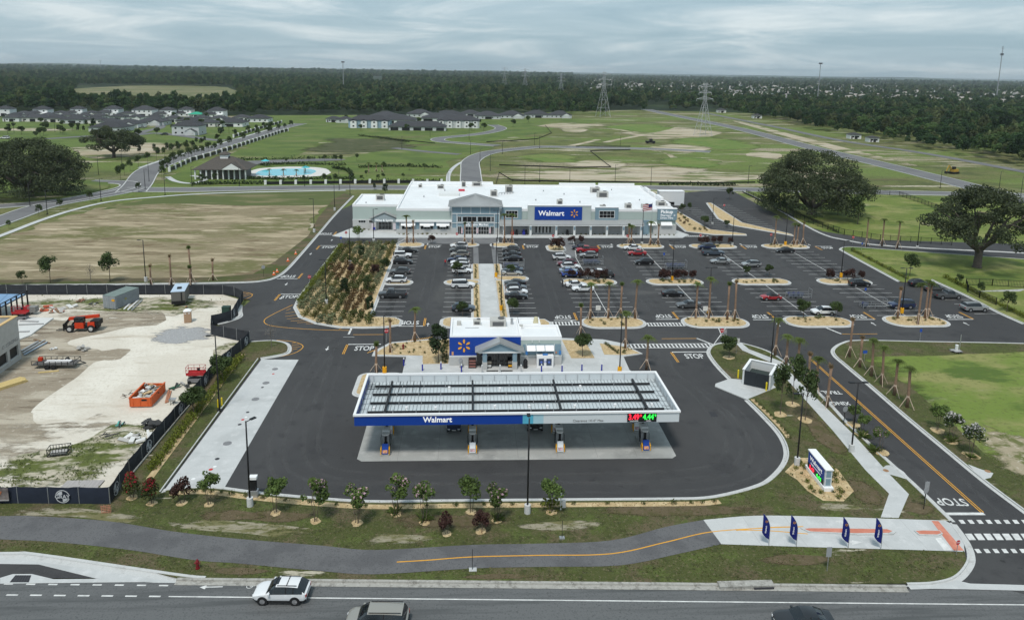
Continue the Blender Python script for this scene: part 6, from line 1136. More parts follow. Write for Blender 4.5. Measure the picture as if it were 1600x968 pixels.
CARS=[('sedan','black',-15.3,178.3,PI,'black sedan in the top stall beside the planting bed'),('jeep','white',-16.2,172.8,PI,'boxy white off-roader beside the planting bed'),('suv','black',-15.7,167.2,PI,'black SUV below the white off-roader at the planting bed'),('suv','grey',-15.5,158.6,0,'grey SUV above the small island at the planting bed'),('suv','white',-15.7,152.9-.9,0,'white SUV at the small island beside the planting bed'),('pickup','darkgrey',-15.4,141.6,0,'dark grey pickup beside the planting bed'),('suv','white',-2.6,182.9,0,'white SUV nearest the store left of the walkway'),('suv','grey',-2.7,178.6,0,'grey SUV second from the store left of the walkway'),('suv','beige',-2.3,174.2,0,'beige SUV third from the store left of the walkway'),('sedan','navy',-2.9,169.6,0,'navy sedan left of the walkway above the white trio'),('suv','white',-2.2,166.4,0,'white SUV, top of the white trio left of the walkway'),('suv','white',-2.0,163.3,0,'white SUV, middle of the white trio left of the walkway'),('sedan','white',-1.6,159.8,PI,'white sedan, lowest of the white trio left of the walkway'),('bigsuv','white',-1.3,148.2,PI,'large white SUV alone below the island left of the walkway'),('suv','bluegrey',-1.1,133.2,PI,'blue grey SUV behind the round tree near the kiosk'),('suv','grey',10.6,179.2,0,'grey SUV nearest the store right of the walkway'),('sedan','darkgrey',10.5,174.7,0,'dark grey sedan second from the store right of the walkway'),('sedan','black',10.5,170.4,0,'black sedan above the trolley bay right of the walkway'),('sedan','bluegrey',10.0,160.2,0,'blue grey sedan below the trolley bay right of the walkway'),('sedan','silver',9.6,157.9-.3,PI,'silver sedan above the walkway side island'),('sedan','black',9.8,149.8,0,'black sedan, top of four below the walkway side island'),('suv','grey',9.8,146.4,PI,'grey SUV, second of four below the walkway side island'),('suv','white',9.8,143.4,PI,'white SUV, third of four below the walkway side island'),('sedan','black',9.5,140.7,PI,'black sedan, lowest of four below the walkway side island'),('suv','white',22.6,171.4,PI,'white SUV below the small straw island before the store'),('suv','darkred',23.1,165.7,0,'dark red SUV beside the white SUVs'),('suv','white',23.6,162.8,PI,'white SUV between dark red SUV and pale blue car'),('sedan','lightblue',22.8,159.3,PI,'pale blue sedan above the bright blue car'),('suv','blue',22.9,156.4,PI,'bright blue compact SUV'),('sedan','white',22.9,148.6,PI,'white sedan just below the shrub island'),('sedan','white',23.9,145.7,0,'second white sedan below the shrub island, lower one'),('sedan','black',28.8,181.6,0,'black sedan by the grey crossing before the store'),('pickup','red',30.0,178.4,0,'red pickup below the black sedan'),('suv','silver',29.6,173.4,0,'silver SUV below the red pickup'),('sedan','white',29.2,158.0,0,'white sedan behind the burgundy shrubs'),('suv','black',30.2,156.0-.2,0,'black SUV behind the burgundy shrubs'),('sedan','white',42.3,181.4,0,'white sedan at the palm island before the store'),('sedan','red',42.3,175.9,0,'red sedan below the white one at the palm island'),('suv','black',42.0,167.0,0,'black SUV left of the middle trolley bay'),('sedan','black',42.1,142.0,PI,'black sedan below the middle shrub island'),('sedan','grey',43.2,134.8,0,'grey sedan by the palms of the second island'),('suv','navy',62.3,182.2,0,'navy SUV behind the dark pickup'),('pickup','bluegrey',61.8,175.8,PI,'dark blue grey pickup in the upper right lot'),('sedan','silver',61.0,167.9,0,'silver sedan below the dark pickup'),('suv','silver',67.5,164.8,0,'silver SUV right of the silver sedan'),('beetle','red',61.7,139.4,0,'small red soft-top car with black roof'),('suv','white',68.2,130.2,0,'white SUV between two round trees near the front'),('sedan','black',81.9,178.8,0,'black sedan alone below the far palm island'),('suv','black',85.6,148.9,PI,'black SUV below the yellow lamp base island at right'),('bigsuv','navy',86.0,133.9,0,'dark SUV with pale roof beside the yellow lamp base palms'),('pickup','grey',99.6,140.0,PI,'grey pickup in the right edge stalls'),('bigsuv','silver',99.8,132.0,PI,'silver large SUV in the lowest right edge stall'),('suv','grey',100.2,145.2,PI,'grey SUV behind the grey pickup at right'),('suv','black',99.0,148.6,PI,'black SUV farthest back in the right edge stalls')]
for k,(kd,c,X,Y,rz,lb)in enumerate(CARS):car(kd,c,X,Y,rz+RNG.uniform(-.03,.03),lb,'cars parked in the car park')
RA=math.atan(-.0513)
for kd,c,px,py,rz,lb,dy in(('suv','white',437,945,RA,'white crossover SUV driving on the near road',.9),('van','beige',588,990,RA,'silver minivan cut off at the bottom edge of the photo',.9),('sedan','black',1262,990,RA,'black sedan cut off at the bottom edge at right',.9)):
 X,Y=G(px,py);car(kd,c,X,Y+dy,rz,lb,'traffic on the near road',1.0,-.005)
wc=[o for o in bpy.data.objects if o.get('label')=='white crossover SUV driving on the near road'][0]
MB().box(-.62,-.12,-.42,.42,1.66,1.69).build('sunroof',C_glass,wc);MB().box(-.42,-.36,-.64,.64,1.70,1.73).box(.58,.64,-.64,.64,1.70,1.73).build('roof_bar',C_trim,wc)
X,Y=G(709,679);car('suv','navy',X,Y+2.4,PI/2,'dark blue SUV refuelling under the canopy, nose to the viewer','cars at the pumps',.97,.03)
X,Y=G(837,679);car('pickup','black',X,Y+3.0,PI/2,'black pickup refuelling under the canopy, nose to the viewer','cars at the pumps',.97,.03)
for px,py,kd,c,lb,rz in((216,207,'sedan','black','black car on the drive of a house at left',.3),(222,200,'sedan','silver','silver car parked among the houses at left',.2),(257,211,'suv','darkgrey','dark car by the corner house at left',.1),(8,217,'bigsuv','white','white vehicle at the far left edge road',0)):
 X,Y=G(px,py);car(kd,c,X,Y,rz,lb,'cars among the houses',1.0,0)
H_white=mat('house_render_white',(.72,.73,.72),.85,rnd=.06);H_grey=mat('house_render_grey',(.52,.54,.54),.85,rnd=.06);H_cream=mat('house_render_cream',(.66,.64,.60),.85,rnd=.05);H_blue=mat('house_siding_blue',(.26,.36,.43),.85);R_dark=mat('dark_shingle',(.050,.051,.056),.9,var=.15,scale=1.5,rnd=.12);H_door=mat('house_door',(.10,.09,.085),.6);H_gar=mat('garage_door',(.55,.55,.54),.6);R_green=mat('green_underlay',(.03,.32,.20),.7);H_sill=mat('house_trim',(.70,.70,.69),.7)
def hip(mb,x0,x1,y0,y1,z,h,ov=.5,m=0):
 x0-=ov;x1+=ov;y0-=ov;y1+=ov;w_,d=x1-x0,y1-y0
 if w_>=d:r0=(x0+d/2,(y0+y1)/2,z+h);r1=(x1-d/2,(y0+y1)/2,z+h);F=[(0,1,5,4),(1,2,5),(2,3,4,5),(3,0,4)]
 else:r0=((x0+x1)/2,y0+w_/2,z+h);r1=((x0+x1)/2,y1-w_/2,z+h);F=[(0,1,4),(1,2,5,4),(2,3,5),(3,0,4,5)]
 mb.add([(x0,y0,z),(x1,y0,z),(x1,y1,z),(x0,y1,z),r0,r1],F,m);mb.box(x0+.02,x1-.02,y0+.02,y1-.02,z-.18,z-.002,m)
def gable_y(mb,x0,x1,y0,y1,z,h,ov=.4):
 xc=(x0+x1)/2;a=[(x0-ov,y0-ov,z-.1),(xc,y0-ov,z+h),(x1+ov,y0-ov,z-.1),(x0-ov,y1,z-.1),(xc,y1,z+h),(x1+ov,y1,z-.1)];mb.add(a,[(0,1,4,3),(1,2,5,4)])
def house(label,px,py,wpx,st,wall,kind=0,roof=None,rz=0.0,depth=None,grp='houses of the estate at left',name='house'):
 X,Y=G(px,py);sc=(G(px+10,py)[0]-G(px-10,py)[0])/20;Wd=wpx*sc;D=depth or Wd*.8;t=thing(name,label,'house',(X,Y,-.1),rz,grp);roof=roof or R_dark;zw=3.0*st+.2;a=-Wd/2;b=Wd/2
 wm=MB()
 if st==2 and kind==1:
  wm.box(a,b,0,D,0,3.1);wm.box(a+Wd*.25,b,D*.25,D,3.1,zw);wm.build('wall',wall,t);r=MB();hip(r,a+Wd*.25,b,D*.25,D,zw,Wd*.17);r.build('roof',roof,t);r=MB();hip(r,a,b-Wd*.3,0,D*.6,3.1,Wd*.14);r.build('lower_roof',roof,t);fy=D*.25;fx0=a+Wd*.25
 else:
  wm.box(a,b,0,D,0,zw);wm.build('wall',wall,t);r=MB();hip(r,a,b,0,D,zw,Wd*.2 if st==2 else Wd*.17);r.build('roof',roof,t);fy=0;fx0=a
 if kind==2:
  MB().box(b-Wd*.45,b-Wd*.08,-D*.22,0.01,0,2.8).build('porch',wall,t);r=MB();gable_y(r,b-Wd*.45,b-Wd*.08,-D*.22,D*.3,2.8,Wd*.1);r.build('porch_roof',roof,t);MB().add([(b-Wd*.45,-D*.225,2.75),(b-Wd*.08,-D*.225,2.75),(b-Wd*.265,-D*.225,2.75+Wd*.09)],[(0,1,2)]).build('porch_gable',H_white,t);MB().box(b-Wd*.36,b-Wd*.17,-D*.235,-D*.22,.1,2.2).build('garage_door',H_gar,t)
 nw=max(2,int(Wd/4.2))
 for i in range(nw):
  x=a+Wd*(i+.6)/(nw+.2)
  if kind==2 and x>b-Wd*.5:continue
  f=MB().box(x-.75,x+.75,-.05,-.002,1.0,2.3).build('window',H_sill,t);MB().box(x-.65,x+.65,-.08,-.052,1.1,2.2).build('pane',M_glass,f)
  if st==2 and x>fx0+.8:
   f=MB().box(x-.75,x+.75,fy-.05,fy-.002,4.0,5.3).build('window',H_sill,t);MB().box(x-.65,x+.65,fy-.08,fy-.052,4.1,5.2).build('pane',M_glass,f)
 f=MB().box(b+.002,b+.05,D*.4,D*.4+1.5,1,2.3).build('window',H_sill,t);MB().box(b+.052,b+.08,D*.4+.1,D*.4+1.4,1.1,2.2).build('pane',M_glass,f)
 if kind!=2:MB().box(a+Wd*.08,a+Wd*.08+1.1,-.06,-.003,.1,2.2).build('door',H_door,t)
 if kind in(0,3):MB().box(-Wd*.1,Wd*.16,-.1,-.003,.05,2.3).build('lanai_screen',M_black,t)
 return t
HS=[(4,181,26,2,H_white,0,'two-storey white house cut by the left edge, back row'),(34,183,26,1,H_white,2,'low white house with front gable, second in the back row'),(56,182,34,2,H_white,1,'two-storey white house with twin gables, back row left'),(92,182,22,1,H_white,2,'single-storey house between two-storey ones, back row left'),(114,181,28,2,H_white,1,'two-storey white house in the back row near two conifers'),(140,182,22,1,H_cream,2,'low house with front porch left of middle back row'),(167,181,34,2,H_white,1,'two-storey white house with front gable, middle back row'),(196,183,22,1,H_white,0,'low dark-roofed house right of the gabled two-storey one'),(222,182,34,2,H_white,0,'two-storey white box house, right of middle back row'),(254,183,30,2,H_white,1,'two-storey house right of the white box house'),(284,182,28,2,H_white,1,'small two-storey house left of the green roof'),(305,184,22,1,H_white,0,'house with bright green unfinished roof'),(330,184,36,2,H_white,1,'two-storey house right of the green roof'),(17,190,28,1,H_white,0,'small white bungalow at left end of the second row'),(50,190,36,1,H_cream,0,'long pale bungalow, second in the second row'),(82,191,34,1,H_cream,3,'bungalow with dark screened porch in the second row'),(112,193,40,1,H_grey,0,'grey bungalow right of the screened porch'),(145,193,34,1,H_cream,0,'bungalow beside two dark conifers, second row'),(170,196,30,1,H_grey,0,'grey bungalow behind the conifer pair'),(195,200,44,1,H_white,2,'white house with bright front gable, second row'),(165,206,56,1,H_grey,0,'wide hip-roofed house partly behind the spreading oak'),(235,196,44,1,H_grey,2,'grey green house with gabled porch at the cul-de-sac'),(268,191,28,1,H_white,0,'low white house above the corner house'),(291,195,36,1,H_cream,0,'low hip-roofed house left of the long white one'),(320,198,34,1,H_cream,0,'house behind the corner house, right'),(358,198,44,1,H_white,0,'long white hip-roofed house at the right end'),(290,211,44,2,H_grey,2,'two-storey corner house with pale ground floor'),(402,191,36,1,H_white,1,'white house standing apart right of the estate')]
for k,(a,b,w_,s,wl_,kd,lb)in enumerate(HS):house(lb,a,b,w_,s,wl_,kd,R_green if 'green unfinished' in lb else None)
HS2=[(72,186,26,1,H_white),(102,186,24,1,H_cream),(128,187,26,1,H_white),(152,187,24,1,H_white),(182,188,26,1,H_grey),(210,189,26,1,H_white),(240,188,24,1,H_white),(312,190,26,1,H_white),(340,191,28,1,H_cream),(376,189,26,1,H_white),(20,186,26,1,H_cream),(44,186,24,1,H_white)]
for k,(a,b,w_,s,wl_)in enumerate(sorted(HS2,key=lambda q:q[0])):house('low house in the crowded middle row of the estate, %s from the left'%ORD[k],a,b,w_,s,wl_,(0,2,3)[k%3])
GT=sorted([(RNG.uniform(5,430),RNG.uniform(184,216))for _ in range(34)]+[(RNG.uniform(500,880),RNG.uniform(184,206))for _ in range(16)])
for k,(a,b)in enumerate(GT):P_oakb.put((*G(a,b),-.1),RNG.uniform(0,6),'garden tree among the far houses, %s from the left'%(ORD[k]if k<49 else 'fiftieth'),RNG.uniform(.9,1.5),'garden trees among the houses')
def block(label,px,py,wpx,st,wall,depth,units,tall=.12,rz=0):
 X,Y=G(px,py);sc=(G(px+10,py)[0]-G(px-10,py)[0])/20;Wd=wpx*sc;t=thing('townhouse_block',label,'townhouses',(X,Y,-.1),rz,'townhouse blocks behind the store');a,b,zw=-Wd/2,Wd/2,3.1*st
 MB().box(a,b,0,depth,0,zw).build('wall',wall,t);r=MB();hip(r,a,b,0,depth,zw,min(depth*.25,4.2),.6);r.build('roof',R_dark,t)
 for i in range(units):
  x=a+Wd*(i+.5)/units;u=Wd/units
  if st==2:
   MB().box(x-u*.3,x+u*.3,-1.4,.01,0,5.6).build('bay',H_white,t);g=MB();gable_y(g,x-u*.3,x+u*.3,-1.4,depth*.4,5.6,u*.16);g.build('bay_roof',R_dark,t);yf=-1.4
  else:MB().box(x-u*.34,x+u*.34,-.12,-.004,.1,2.4).build('lanai_opening',M_black,t);yf=0
  for z in([1.0,4.0]if st==2 else[]):
   f=MB().box(x-.8,x+.8,yf-.06,yf-.003,z,z+1.3).build('window',H_sill,t);MB().box(x-.7,x+.7,yf-.09,yf-.062,z+.1,z+1.2).build('pane',M_glass,f)
 return t
block('blue two-storey townhouse block with gabled bays',577,200,66,2,H_blue,14,4);block('grey single-storey villa block at the front',652,204,90,1,H_grey,15,5);block('two-storey grey block right of the front villas',716,200,66,2,H_grey,14,5);block('low pale block behind the blue townhouses',618,193,64,1,H_white,24,4);block('dark-roofed low block behind the front villas',690,190,64,1,H_white,24,3);block('third low block farther back at left',600,187,50,1,H_white,24,3);block('third low block farther back at right',700,185,54,1,H_white,24,3)
for k,(a,b,w_,lb)in enumerate(((520,191,22,'small white house at the left end of the villas'),(537,192,24,'white gabled house left of the blue townhouses'),(762,186,40,'dark hip-roofed villa, first of the far right row'),(800,185,38,'dark hip-roofed villa, second of the far right row'),(840,184,38,'dark hip-roofed villa, third of the far right row'),(876,184.5,34,'dark hip-roofed villa, last of the far right row'),(735,182,30,'far villa against the trees behind the blocks'),(655,183,40,'far dark-roofed villa behind the pale block'))):house(lb,a,b,w_,1,H_grey,2 if k%2 else 0,grp='villas behind the store')
for k,(a,b,w_,lb)in enumerate(((1337,217,16,'white shed beside the frontage road at right'),(1184,185,12,'pale house half hidden at the forest edge'),(1128,176,12,'small white house at the forest corner'),(1366,222,14,'low house behind trees on the frontage road'))):house(lb,a,b,w_,1,H_white,0,grp='houses along the frontage road',depth=6)
cx,cy=G(345,280);cl=thing('clubhouse','brown hip-roofed clubhouse with cupola by the pool','clubhouse',(cx,cy,-.1),.05);R_br=mat('brown_shingle',(.085,.075,.066),.9,var=.15,scale=1.2)
MB().box(-9,9,2.5,13,0,4).build('wall',mat('clubhouse_wall',(.16,.15,.14),.8),cl);r=MB();hip(r,-10.5,10.5,0,15,4.1,4.6,.6);r.build('roof',R_br,cl);c2=MB().box(-1.6,1.6,6,9,7.2,9.6).build('cupola',H_white,cl);r=MB();hip(r,-1.6,1.6,6,9,9.6,1.2,.5);r.build('cupola_roof',R_br,c2);g=MB();gable_y(g,1,9,-2,7,4.3,2.6);g.build('entrance_roof',R_br,cl);MB().add([(1,-2.3,4.3),(9,-2.3,4.3),(5,-2.3,6.8)],[(0,1,2)]).build('entrance_gable',H_white,cl)
for i in range(10):x=-10+i*2.2;MB().box(x-.25,x+.25,-.1,.4,0,4).build('column',H_white,cl);
M_pool=mat('pool_water',(.10,.48,.58),.08,var=.1,scale=.4,bump=.1,bscale=1.2,spec=.5)
PD=blob(GP([(388,272),(400,264),(450,260.5),(500,262),(517,268),(508,274),(460,277),(405,277)]),.02);struct('pool_deck',MB().sheet(PD,.0),mat('pool_deck_paving',(.60,.58,.55),.8,var=.05,scale=.3));struct('pool',MB().sheet(blob(GP([(400,270.5),(415,265),(455,263.5),(490,265),(486,272),(440,274.5),(405,274)]),.02),.02),M_pool)
for k,(a,b)in enumerate(((415,259),(478,270))):u=thing('pool_umbrella',['turquoise parasol behind the pool','turquoise parasol at the right of the pool'][k],'parasol',(*G(a,b),0));MB().cyl((0,0),.05,0,2.6,6).build('pole',W_light,u);MB().cyl((0,0),2.0,2.3,3.1,8,r2=.05).build('canopy',mat('turquoise_cloth',(.08,.45,.50),.8),u)
sheet('clubhouse_lot',[(330,262),(360,254),(400,251),(500,248),(540,250),(460,253),(400,257),(350,266)],-.03,M_farroad,.01)
ribbon('footpath',GP([(262,276),(275,283),(300,286),(322,279),(300,274)]),2.2,-.02,M_conc)
for k in range(26):
 pass
CT=sorted(RNG.choice([(RNG.uniform(270,545),RNG.uniform(283,287)),(RNG.uniform(545,690),RNG.uniform(262,284)),(RNG.uniform(400,560),RNG.uniform(250,256))])for _ in range(26))
for k,(a,b)in enumerate(CT):tree(P_street[k%2],a,b,b-RNG.uniform(8,14),4.5,'young tree in the clubhouse grounds, %s from the left'%ORD[k],'clubhouse grounds trees',z=-.1,wide=1.2)
for k,(a,b,c)in enumerate(((421,274,264),(443,275,263),(463,275,264),(477,268,258),(576,270,253),(588,268,252),(597,269,253))):
 palm(a,b,c,'full','full palm by the clubhouse pool and lawn, %s from the left'%ORD[k],'palms by the pool')
hpts=[];hr=np.random.default_rng(12)
for pts in([(388,279.5),(460,280),(548,279)],[(520,262),(545,268),(552,284)],[(405,258),(460,256.5),(540,258)],[(300,288),(360,287),(420,287)],[(385,262),(380,272)],[(560,262),(620,260),(690,262)],[(555,285),(620,284),(690,284)],[(350,250),(430,249),(530,247)],[(640,222),(600,217),(560,212)],[(1030,288),(1090,289),(1150,290)]):
 q=catmull(GP(pts),10)
 for a_,b_ in zip(q,q[1:]):
  for _ in range(26):f=hr.random();hpts.append((a_[0]+(b_[0]-a_[0])*f+hr.normal(0,.5),a_[1]+(b_[1]-a_[1])*f+hr.normal(0,.7),abs(hr.normal(.4,.4))))
hpts=np.array(hpts);obj('clipped_hedging',leafmesh('clipped_hedging',hpts,np.tile([[0,0,1.]],(len(hpts),1)),.42,[lf('clipped_hedge_leaf',(.040,.062,.022))],None,12),None,kind='stuff',label='dark clipped hedging around the pool and clubhouse grounds',category='hedges')
def pier_fence(label,pts,n,h=1.8):
 q=[Vector(p)for p in GP(pts)];seg=[(b-a).length for a,b in zip(q,q[1:])];tot=sum(seg);t=thing('boundary_fence',label,'fence',(q[0].x,q[0].y,-.1));prev=None
 for i in range(n+1):
  d=tot*i/n;k=0
  while k<len(seg)-1 and d>seg[k]:d-=seg[k];k+=1
  p=q[k].lerp(q[k+1],d/seg[k])-q[0];MB().box(p.x-.45,p.x+.45,p.y-.45,p.y+.45,0,h+.5).build('pier',H_white,t)
  if prev is not None:MB().bar((prev.x,prev.y,h*.55),(p.x,p.y,h*.55),.12,h*.9).build('fence_panel',M_black,t)
  prev=p
pier_fence('white-piered dark fence along the right side of the boulevard',[(265,268),(300,252),(332,243),(370,231),(405,219),(437,208),(450,205)],26);pier_fence('white-piered dark fence along the left side of the boulevard',[(365,215),(395,205),(425,196),(440,192)],12)
pier_fence('low white-piered fence along the road behind the store',[(415,288),(500,287),(580,286),(690,286)],12,1.2)
bl=catmull(GP([(216,288),(233,266),(270,249.5),(304,240),(337,230),(405,210),(439,200)]),6);nb=normals(bl);kq=0
for i in range(2,len(bl),2):
 for s in(-1,1):
  q=(bl[i][0]+nb[i].x*7.5*s,bl[i][1]+nb[i].y*7.5*s);P_street[kq%2].put((*q,-.1),RNG.uniform(0,6),'street tree on the %s side of the boulevard, %s from the roundabout'%('left' if s>0 else 'right',ORD[i//2-1]),RNG.uniform(1.1,1.5),'boulevard street trees');kq+=1
for k,(a,b,c)in enumerate(((146,196,184),(135,197,187),(122,206,195),(131,206,196),(344,213,198),(348,209,197),(218,240,226),(241,236,224),(261,235,222),(277,232,220),(292,228,218),(307,224,214),(320,222,212),(217,300,283),(141,316,295),(94,327,308),(61,337,317),(14,357,342))):tree(P_pine[0]if k<13 else P_street[0],a,b,c,4.9,('dark conifer among the houses and boulevard, %s in order' if k<13 else 'small street tree by the roundabout road, %s in order')%ORD[k if k<13 else k-13],'conifers and verge trees at left',z=-.1)
for k,(pts,lb)in enumerate((([(760,222),(800,220),(840,217),(862,208),(852,196)],'black silt fence curving up the green slope'),([(590,214),(620,218),(660,222),(680,224)],'black silt fence along the pond edge at left'),([(780,258),(850,260),(890,262),(955,261),(950,258),(922,236),(985,234)],'black silt fence zigzagging across the right meadow'),([(775,287),(780,270),(800,282),(900,284),(1010,285),(1100,286),(1180,285)],'black silt fence along the road right of the central road'),([(900,229),(960,229),(985,229)],'short black silt fence across the bare meadow'),([(1160,248+52),(1205,322),(1240,340)],'black cloth strip at the upper lot corner'))):
 q=GP(pts);t=MB();strip(t,q,[(0,-.15),(.03,.42),(-.03,.42),(0,-.15)]);t.build('silt_fence',M_black,None,label=lb,category='fence')
def rail_fence(label,pts,h=1.7,step=2.4,pick=.0,z=0.0):
 q=[Vector(p)for p in(GP(pts))];t=thing('metal_fence',label,'fence',(q[0].x,q[0].y,z));pk=MB()
 for a,b in zip(q,q[1:]):
  n=max(1,int((b-a).length/step))
  for i in range(n+1):p=a.lerp(b,i/n)-q[0];MB().box(p.x-.05,p.x+.05,p.y-.05,p.y+.05,0,h+.1).build('post',M_black,t)
  for zr in(.2,h):A,B=a-q[0],b-q[0];MB().bar((A.x,A.y,zr),(B.x,B.y,zr),.06,.07).build('rail',M_black,t)
  m=max(2,int((b-a).length/.3))
  for i in range(m):p=a.lerp(b,(i+.5)/m)-q[0];pk.box(p.x-.018,p.x+.018,p.y-.018,p.y+.018,.2,h)
 pk.build('pickets',M_black,t,kind='stuff')
rail_fence('black metal fence along the upper car park road',[(1166,303),(1205,322),(1250,343),(1285,356),(1319,367),(1375,376),(1487,383)]);rail_fence('black metal fence behind the big right oak',[(1345,303),(1375,303.5),(1405,306),(1440,318),(1466,328)]);rail_fence('black metal fence above the stone slope, long straight run',[(1509,446),(1550,447),(1600,450),(1700,455)],1.6);rail_fence('black metal fence descending beside the right stalls',[(1509,446),(1512,457),(1530,466),(1556,477)],1.6)
struct('stone_slope',MB().add([(*G(1511,456),.1),(*G(1600,452),.12),(*G(1700,458),.1),(*G(1700,500),-1.2),(*G(1600,492),-.1),(*G(1560,476),.0)],[(0,1,2,3,4,5)]),gmat('rubble_slope',(.38,.38,.37),[((.24,.24,.24),1.4,.5,.62),((.5,.5,.49),2.5,.5,.65)],bump=1,bscale=4))
def lattice(label,px,py,ytop,kind):
 X,Y,h=HT(px,py,ytop);t=thing('transmission_tower',label,'pylon',(X,Y,-.2),RNG.uniform(.1,.3));m=MB();st=mat('tower_steel',(.42,.43,.45),.6);bw,tw=h*.13,h*.02;lv=[0,.2,.38,.54,.68,.80,.9,1.0]
 def co(f,i):w_=bw+(tw-bw)*min(1,f/.7)if f<.7 else tw;return Vector(((-1,1,1,-1)[i]*w_,(-1,-1,1,1)[i]*w_,f*h))
 for a,b in zip(lv,lv[1:]):
  for i in range(4):m.bar(co(a,i),co(b,i),.22);m.bar(co(a,i),co(b,(i+1)%4),.11);m.bar(co(b,i),co(b,(i+1)%4),.11)
 m.build('mast',st,t)
 for f,l in((.70,.17),(.82,.13),(.94,.15)):
  c=MB();
  for s in(-1,1):c.bar((0,-.4,f*h),(s*l*h,0,f*h+.3),.3);c.bar((0,0,f*h+h*.05),(s*l*h,0,f*h+.3),.25);c.bar((0,.4,f*h),(s*l*h,0,f*h+.3),.3);c.bar((s*l*h,0,f*h+.3),(s*l*h,0,f*h-1.4),.2)
  c.build('cross_arm',st,t)
 return t,h
T=[lattice('lattice pylon nearest, standing in the meadow at right',1098,212,130,0),lattice('lattice pylon at the forest edge, second nearest',942,182,112,0),lattice('lattice pylon rising from the forest, third in line',876,157,114,0),lattice('far lattice pylon, fourth in line over the forest',820,147,107,0),lattice('most distant lattice pylon left of the line',788,139,105,0)]
wr=MB();tp=[(t.location.copy(),h)for t,h in T]
for(a,ha),(b,hb)in zip([(Vector((420,420,0)),44)]+tp[:2],tp[:3]):
 for f,l in((.70,.17),(.82,.13),(.94,.15)):
  for s in(-1,1):
   P0=a+Vector((s*l*ha,0,f*ha-1.2));P1=b+Vector((s*l*hb,0,f*hb-1.2));pts=[P0.lerp(P1,i/10)-Vector((0,0,9*(1-(2*i/10-1)**2)))for i in range(11)];wr.tube(pts,.035,3,cap=False)
wr.build('power_lines',mat('cable',(.08,.08,.08),.6),None,label='power lines strung between the lattice pylons',category='cables',kind='stuff')
def mono(label,px,py,ytop,r,kind):
 X,Y,h=HT(px,py,ytop);d=math.hypot(X,Y);f=d*.0011;t=thing('radio_mast',label,'mast',(X,Y,-.2));MB().tube([(0,0,0),(0,0,h)],[r*1.3,r*.8],8).build('pole',mat('mast_grey',(.30,.31,.32),.5),t);k=MB()
 k.cyl((0,0),r*5,h*.965,h,10)if kind==1 else k.cyl((0,0),r*4,h*.82,h*.86,10)
 k.build('antenna_platform',mat('mast_dark',(.10,.10,.11),.5),t)
 if kind==2:
  a=MB()
  for z in(.9,.95,.98):a.bar((-r*4,0,h*z),(r*4,0,h*z),.4)
  a.build('antenna_arm',mat('mast_dark',(.10,.10,.11),.5),t)
mono('slim grey mobile mast left of centre over the forest',537,146,96,.6,1);mono('grey mobile mast with platform at right over the forest',1277,160,98,.6,1);mono('tall thin radio mast at the far right skyline',1557,152,72,.9,2);mono('tiny distant mast above the left forest',158,112,95,1.2,1)
F_mats=[lf('forest_leaf_a',(.056,.105,.034),.42,.3,.12),lf('forest_leaf_b',(.080,.130,.042),.42,.3,.12),lf('forest_leaf_c',(.036,.074,.028),.35,.3,.12),lf('forest_leaf_d',(.105,.130,.050),.35,.3,.12)]
def forest_proto(k,nl,n,ls):
 lob=crown_lobes(4.2,4.8 if k!=2 else 6.5,9.0 if k!=2 else 9.5,nl,40+k,(.26,.42));P,D=lobes_pts(lob,n,40+k,.7);return leafmesh('woodland_tree',P,D,ls,[F_mats[k]],None,k,asp=.7,tilt=.55)
FP=[forest_proto(k,16,620,.62)for k in range(4)]
coll=bpy.data.collections.new('woodland_tree_shapes')
for k,me in enumerate(FP):o=bpy.data.objects.new('woodland_tree',me);coll.objects.link(o)
def forest(name,label,pts,seed):
 r=np.random.default_rng(seed);n=len(pts);me=bpy.data.meshes.new(name);me.vertices.add(n);me.vertices.foreach_set('co',np.asarray(pts)[:,:3].astype(np.float32).ravel())
 at=me.attributes.new('size','FLOAT','POINT');at.data.foreach_set('value',np.asarray(pts)[:,3].astype(np.float32));o=obj(name,me,None,kind='stuff',label=label,category='forest')
 ng=bpy.data.node_groups.new('scatter_'+name,'GeometryNodeTree');ng.interface.new_socket('Geometry',in_out='INPUT',socket_type='NodeSocketGeometry');ng.interface.new_socket('Geometry',in_out='OUTPUT',socket_type='NodeSocketGeometry')
 gi=ng.nodes.new('NodeGroupInput');go=ng.nodes.new('NodeGroupOutput');ip=ng.nodes.new('GeometryNodeInstanceOnPoints');ci=ng.nodes.new('GeometryNodeCollectionInfo');ci.inputs['Collection'].default_value=coll;ci.inputs['Separate Children'].default_value=True;ci.inputs['Reset Children'].default_value=True
 na=ng.nodes.new('GeometryNodeInputNamedAttribute');na.data_type='FLOAT';na.inputs['Name'].default_value='size';rv=ng.nodes.new('FunctionNodeRandomValue');rv.data_type='FLOAT_VECTOR';rv.inputs[0].default_value=(0,0,0);rv.inputs[1].default_value=(0,0,6.28)
 rs=ng.nodes.new('FunctionNodeRandomValue');rs.data_type='FLOAT_VECTOR';rs.inputs[0].default_value=(.75,.75,.7);rs.inputs[1].default_value=(1.25,1.25,1.3);mu=ng.nodes.new('ShaderNodeVectorMath');mu.operation='SCALE'
 L=ng.links.new;L(gi.outputs[0],ip.inputs['Points']);L(ci.outputs[0],ip.inputs['Instance']);ip.inputs['Pick Instance'].default_value=True;L(rv.outputs[0],ip.inputs['Rotation']);L(rs.outputs[0],mu.inputs[0]);L(na.outputs[0],mu.inputs['Scale']);L(mu.outputs[0],ip.inputs['Scale']);L(ip.outputs[0],go.inputs[0])
 md=o.modifiers.new('scatter','NODES');md.node_group=ng;return o
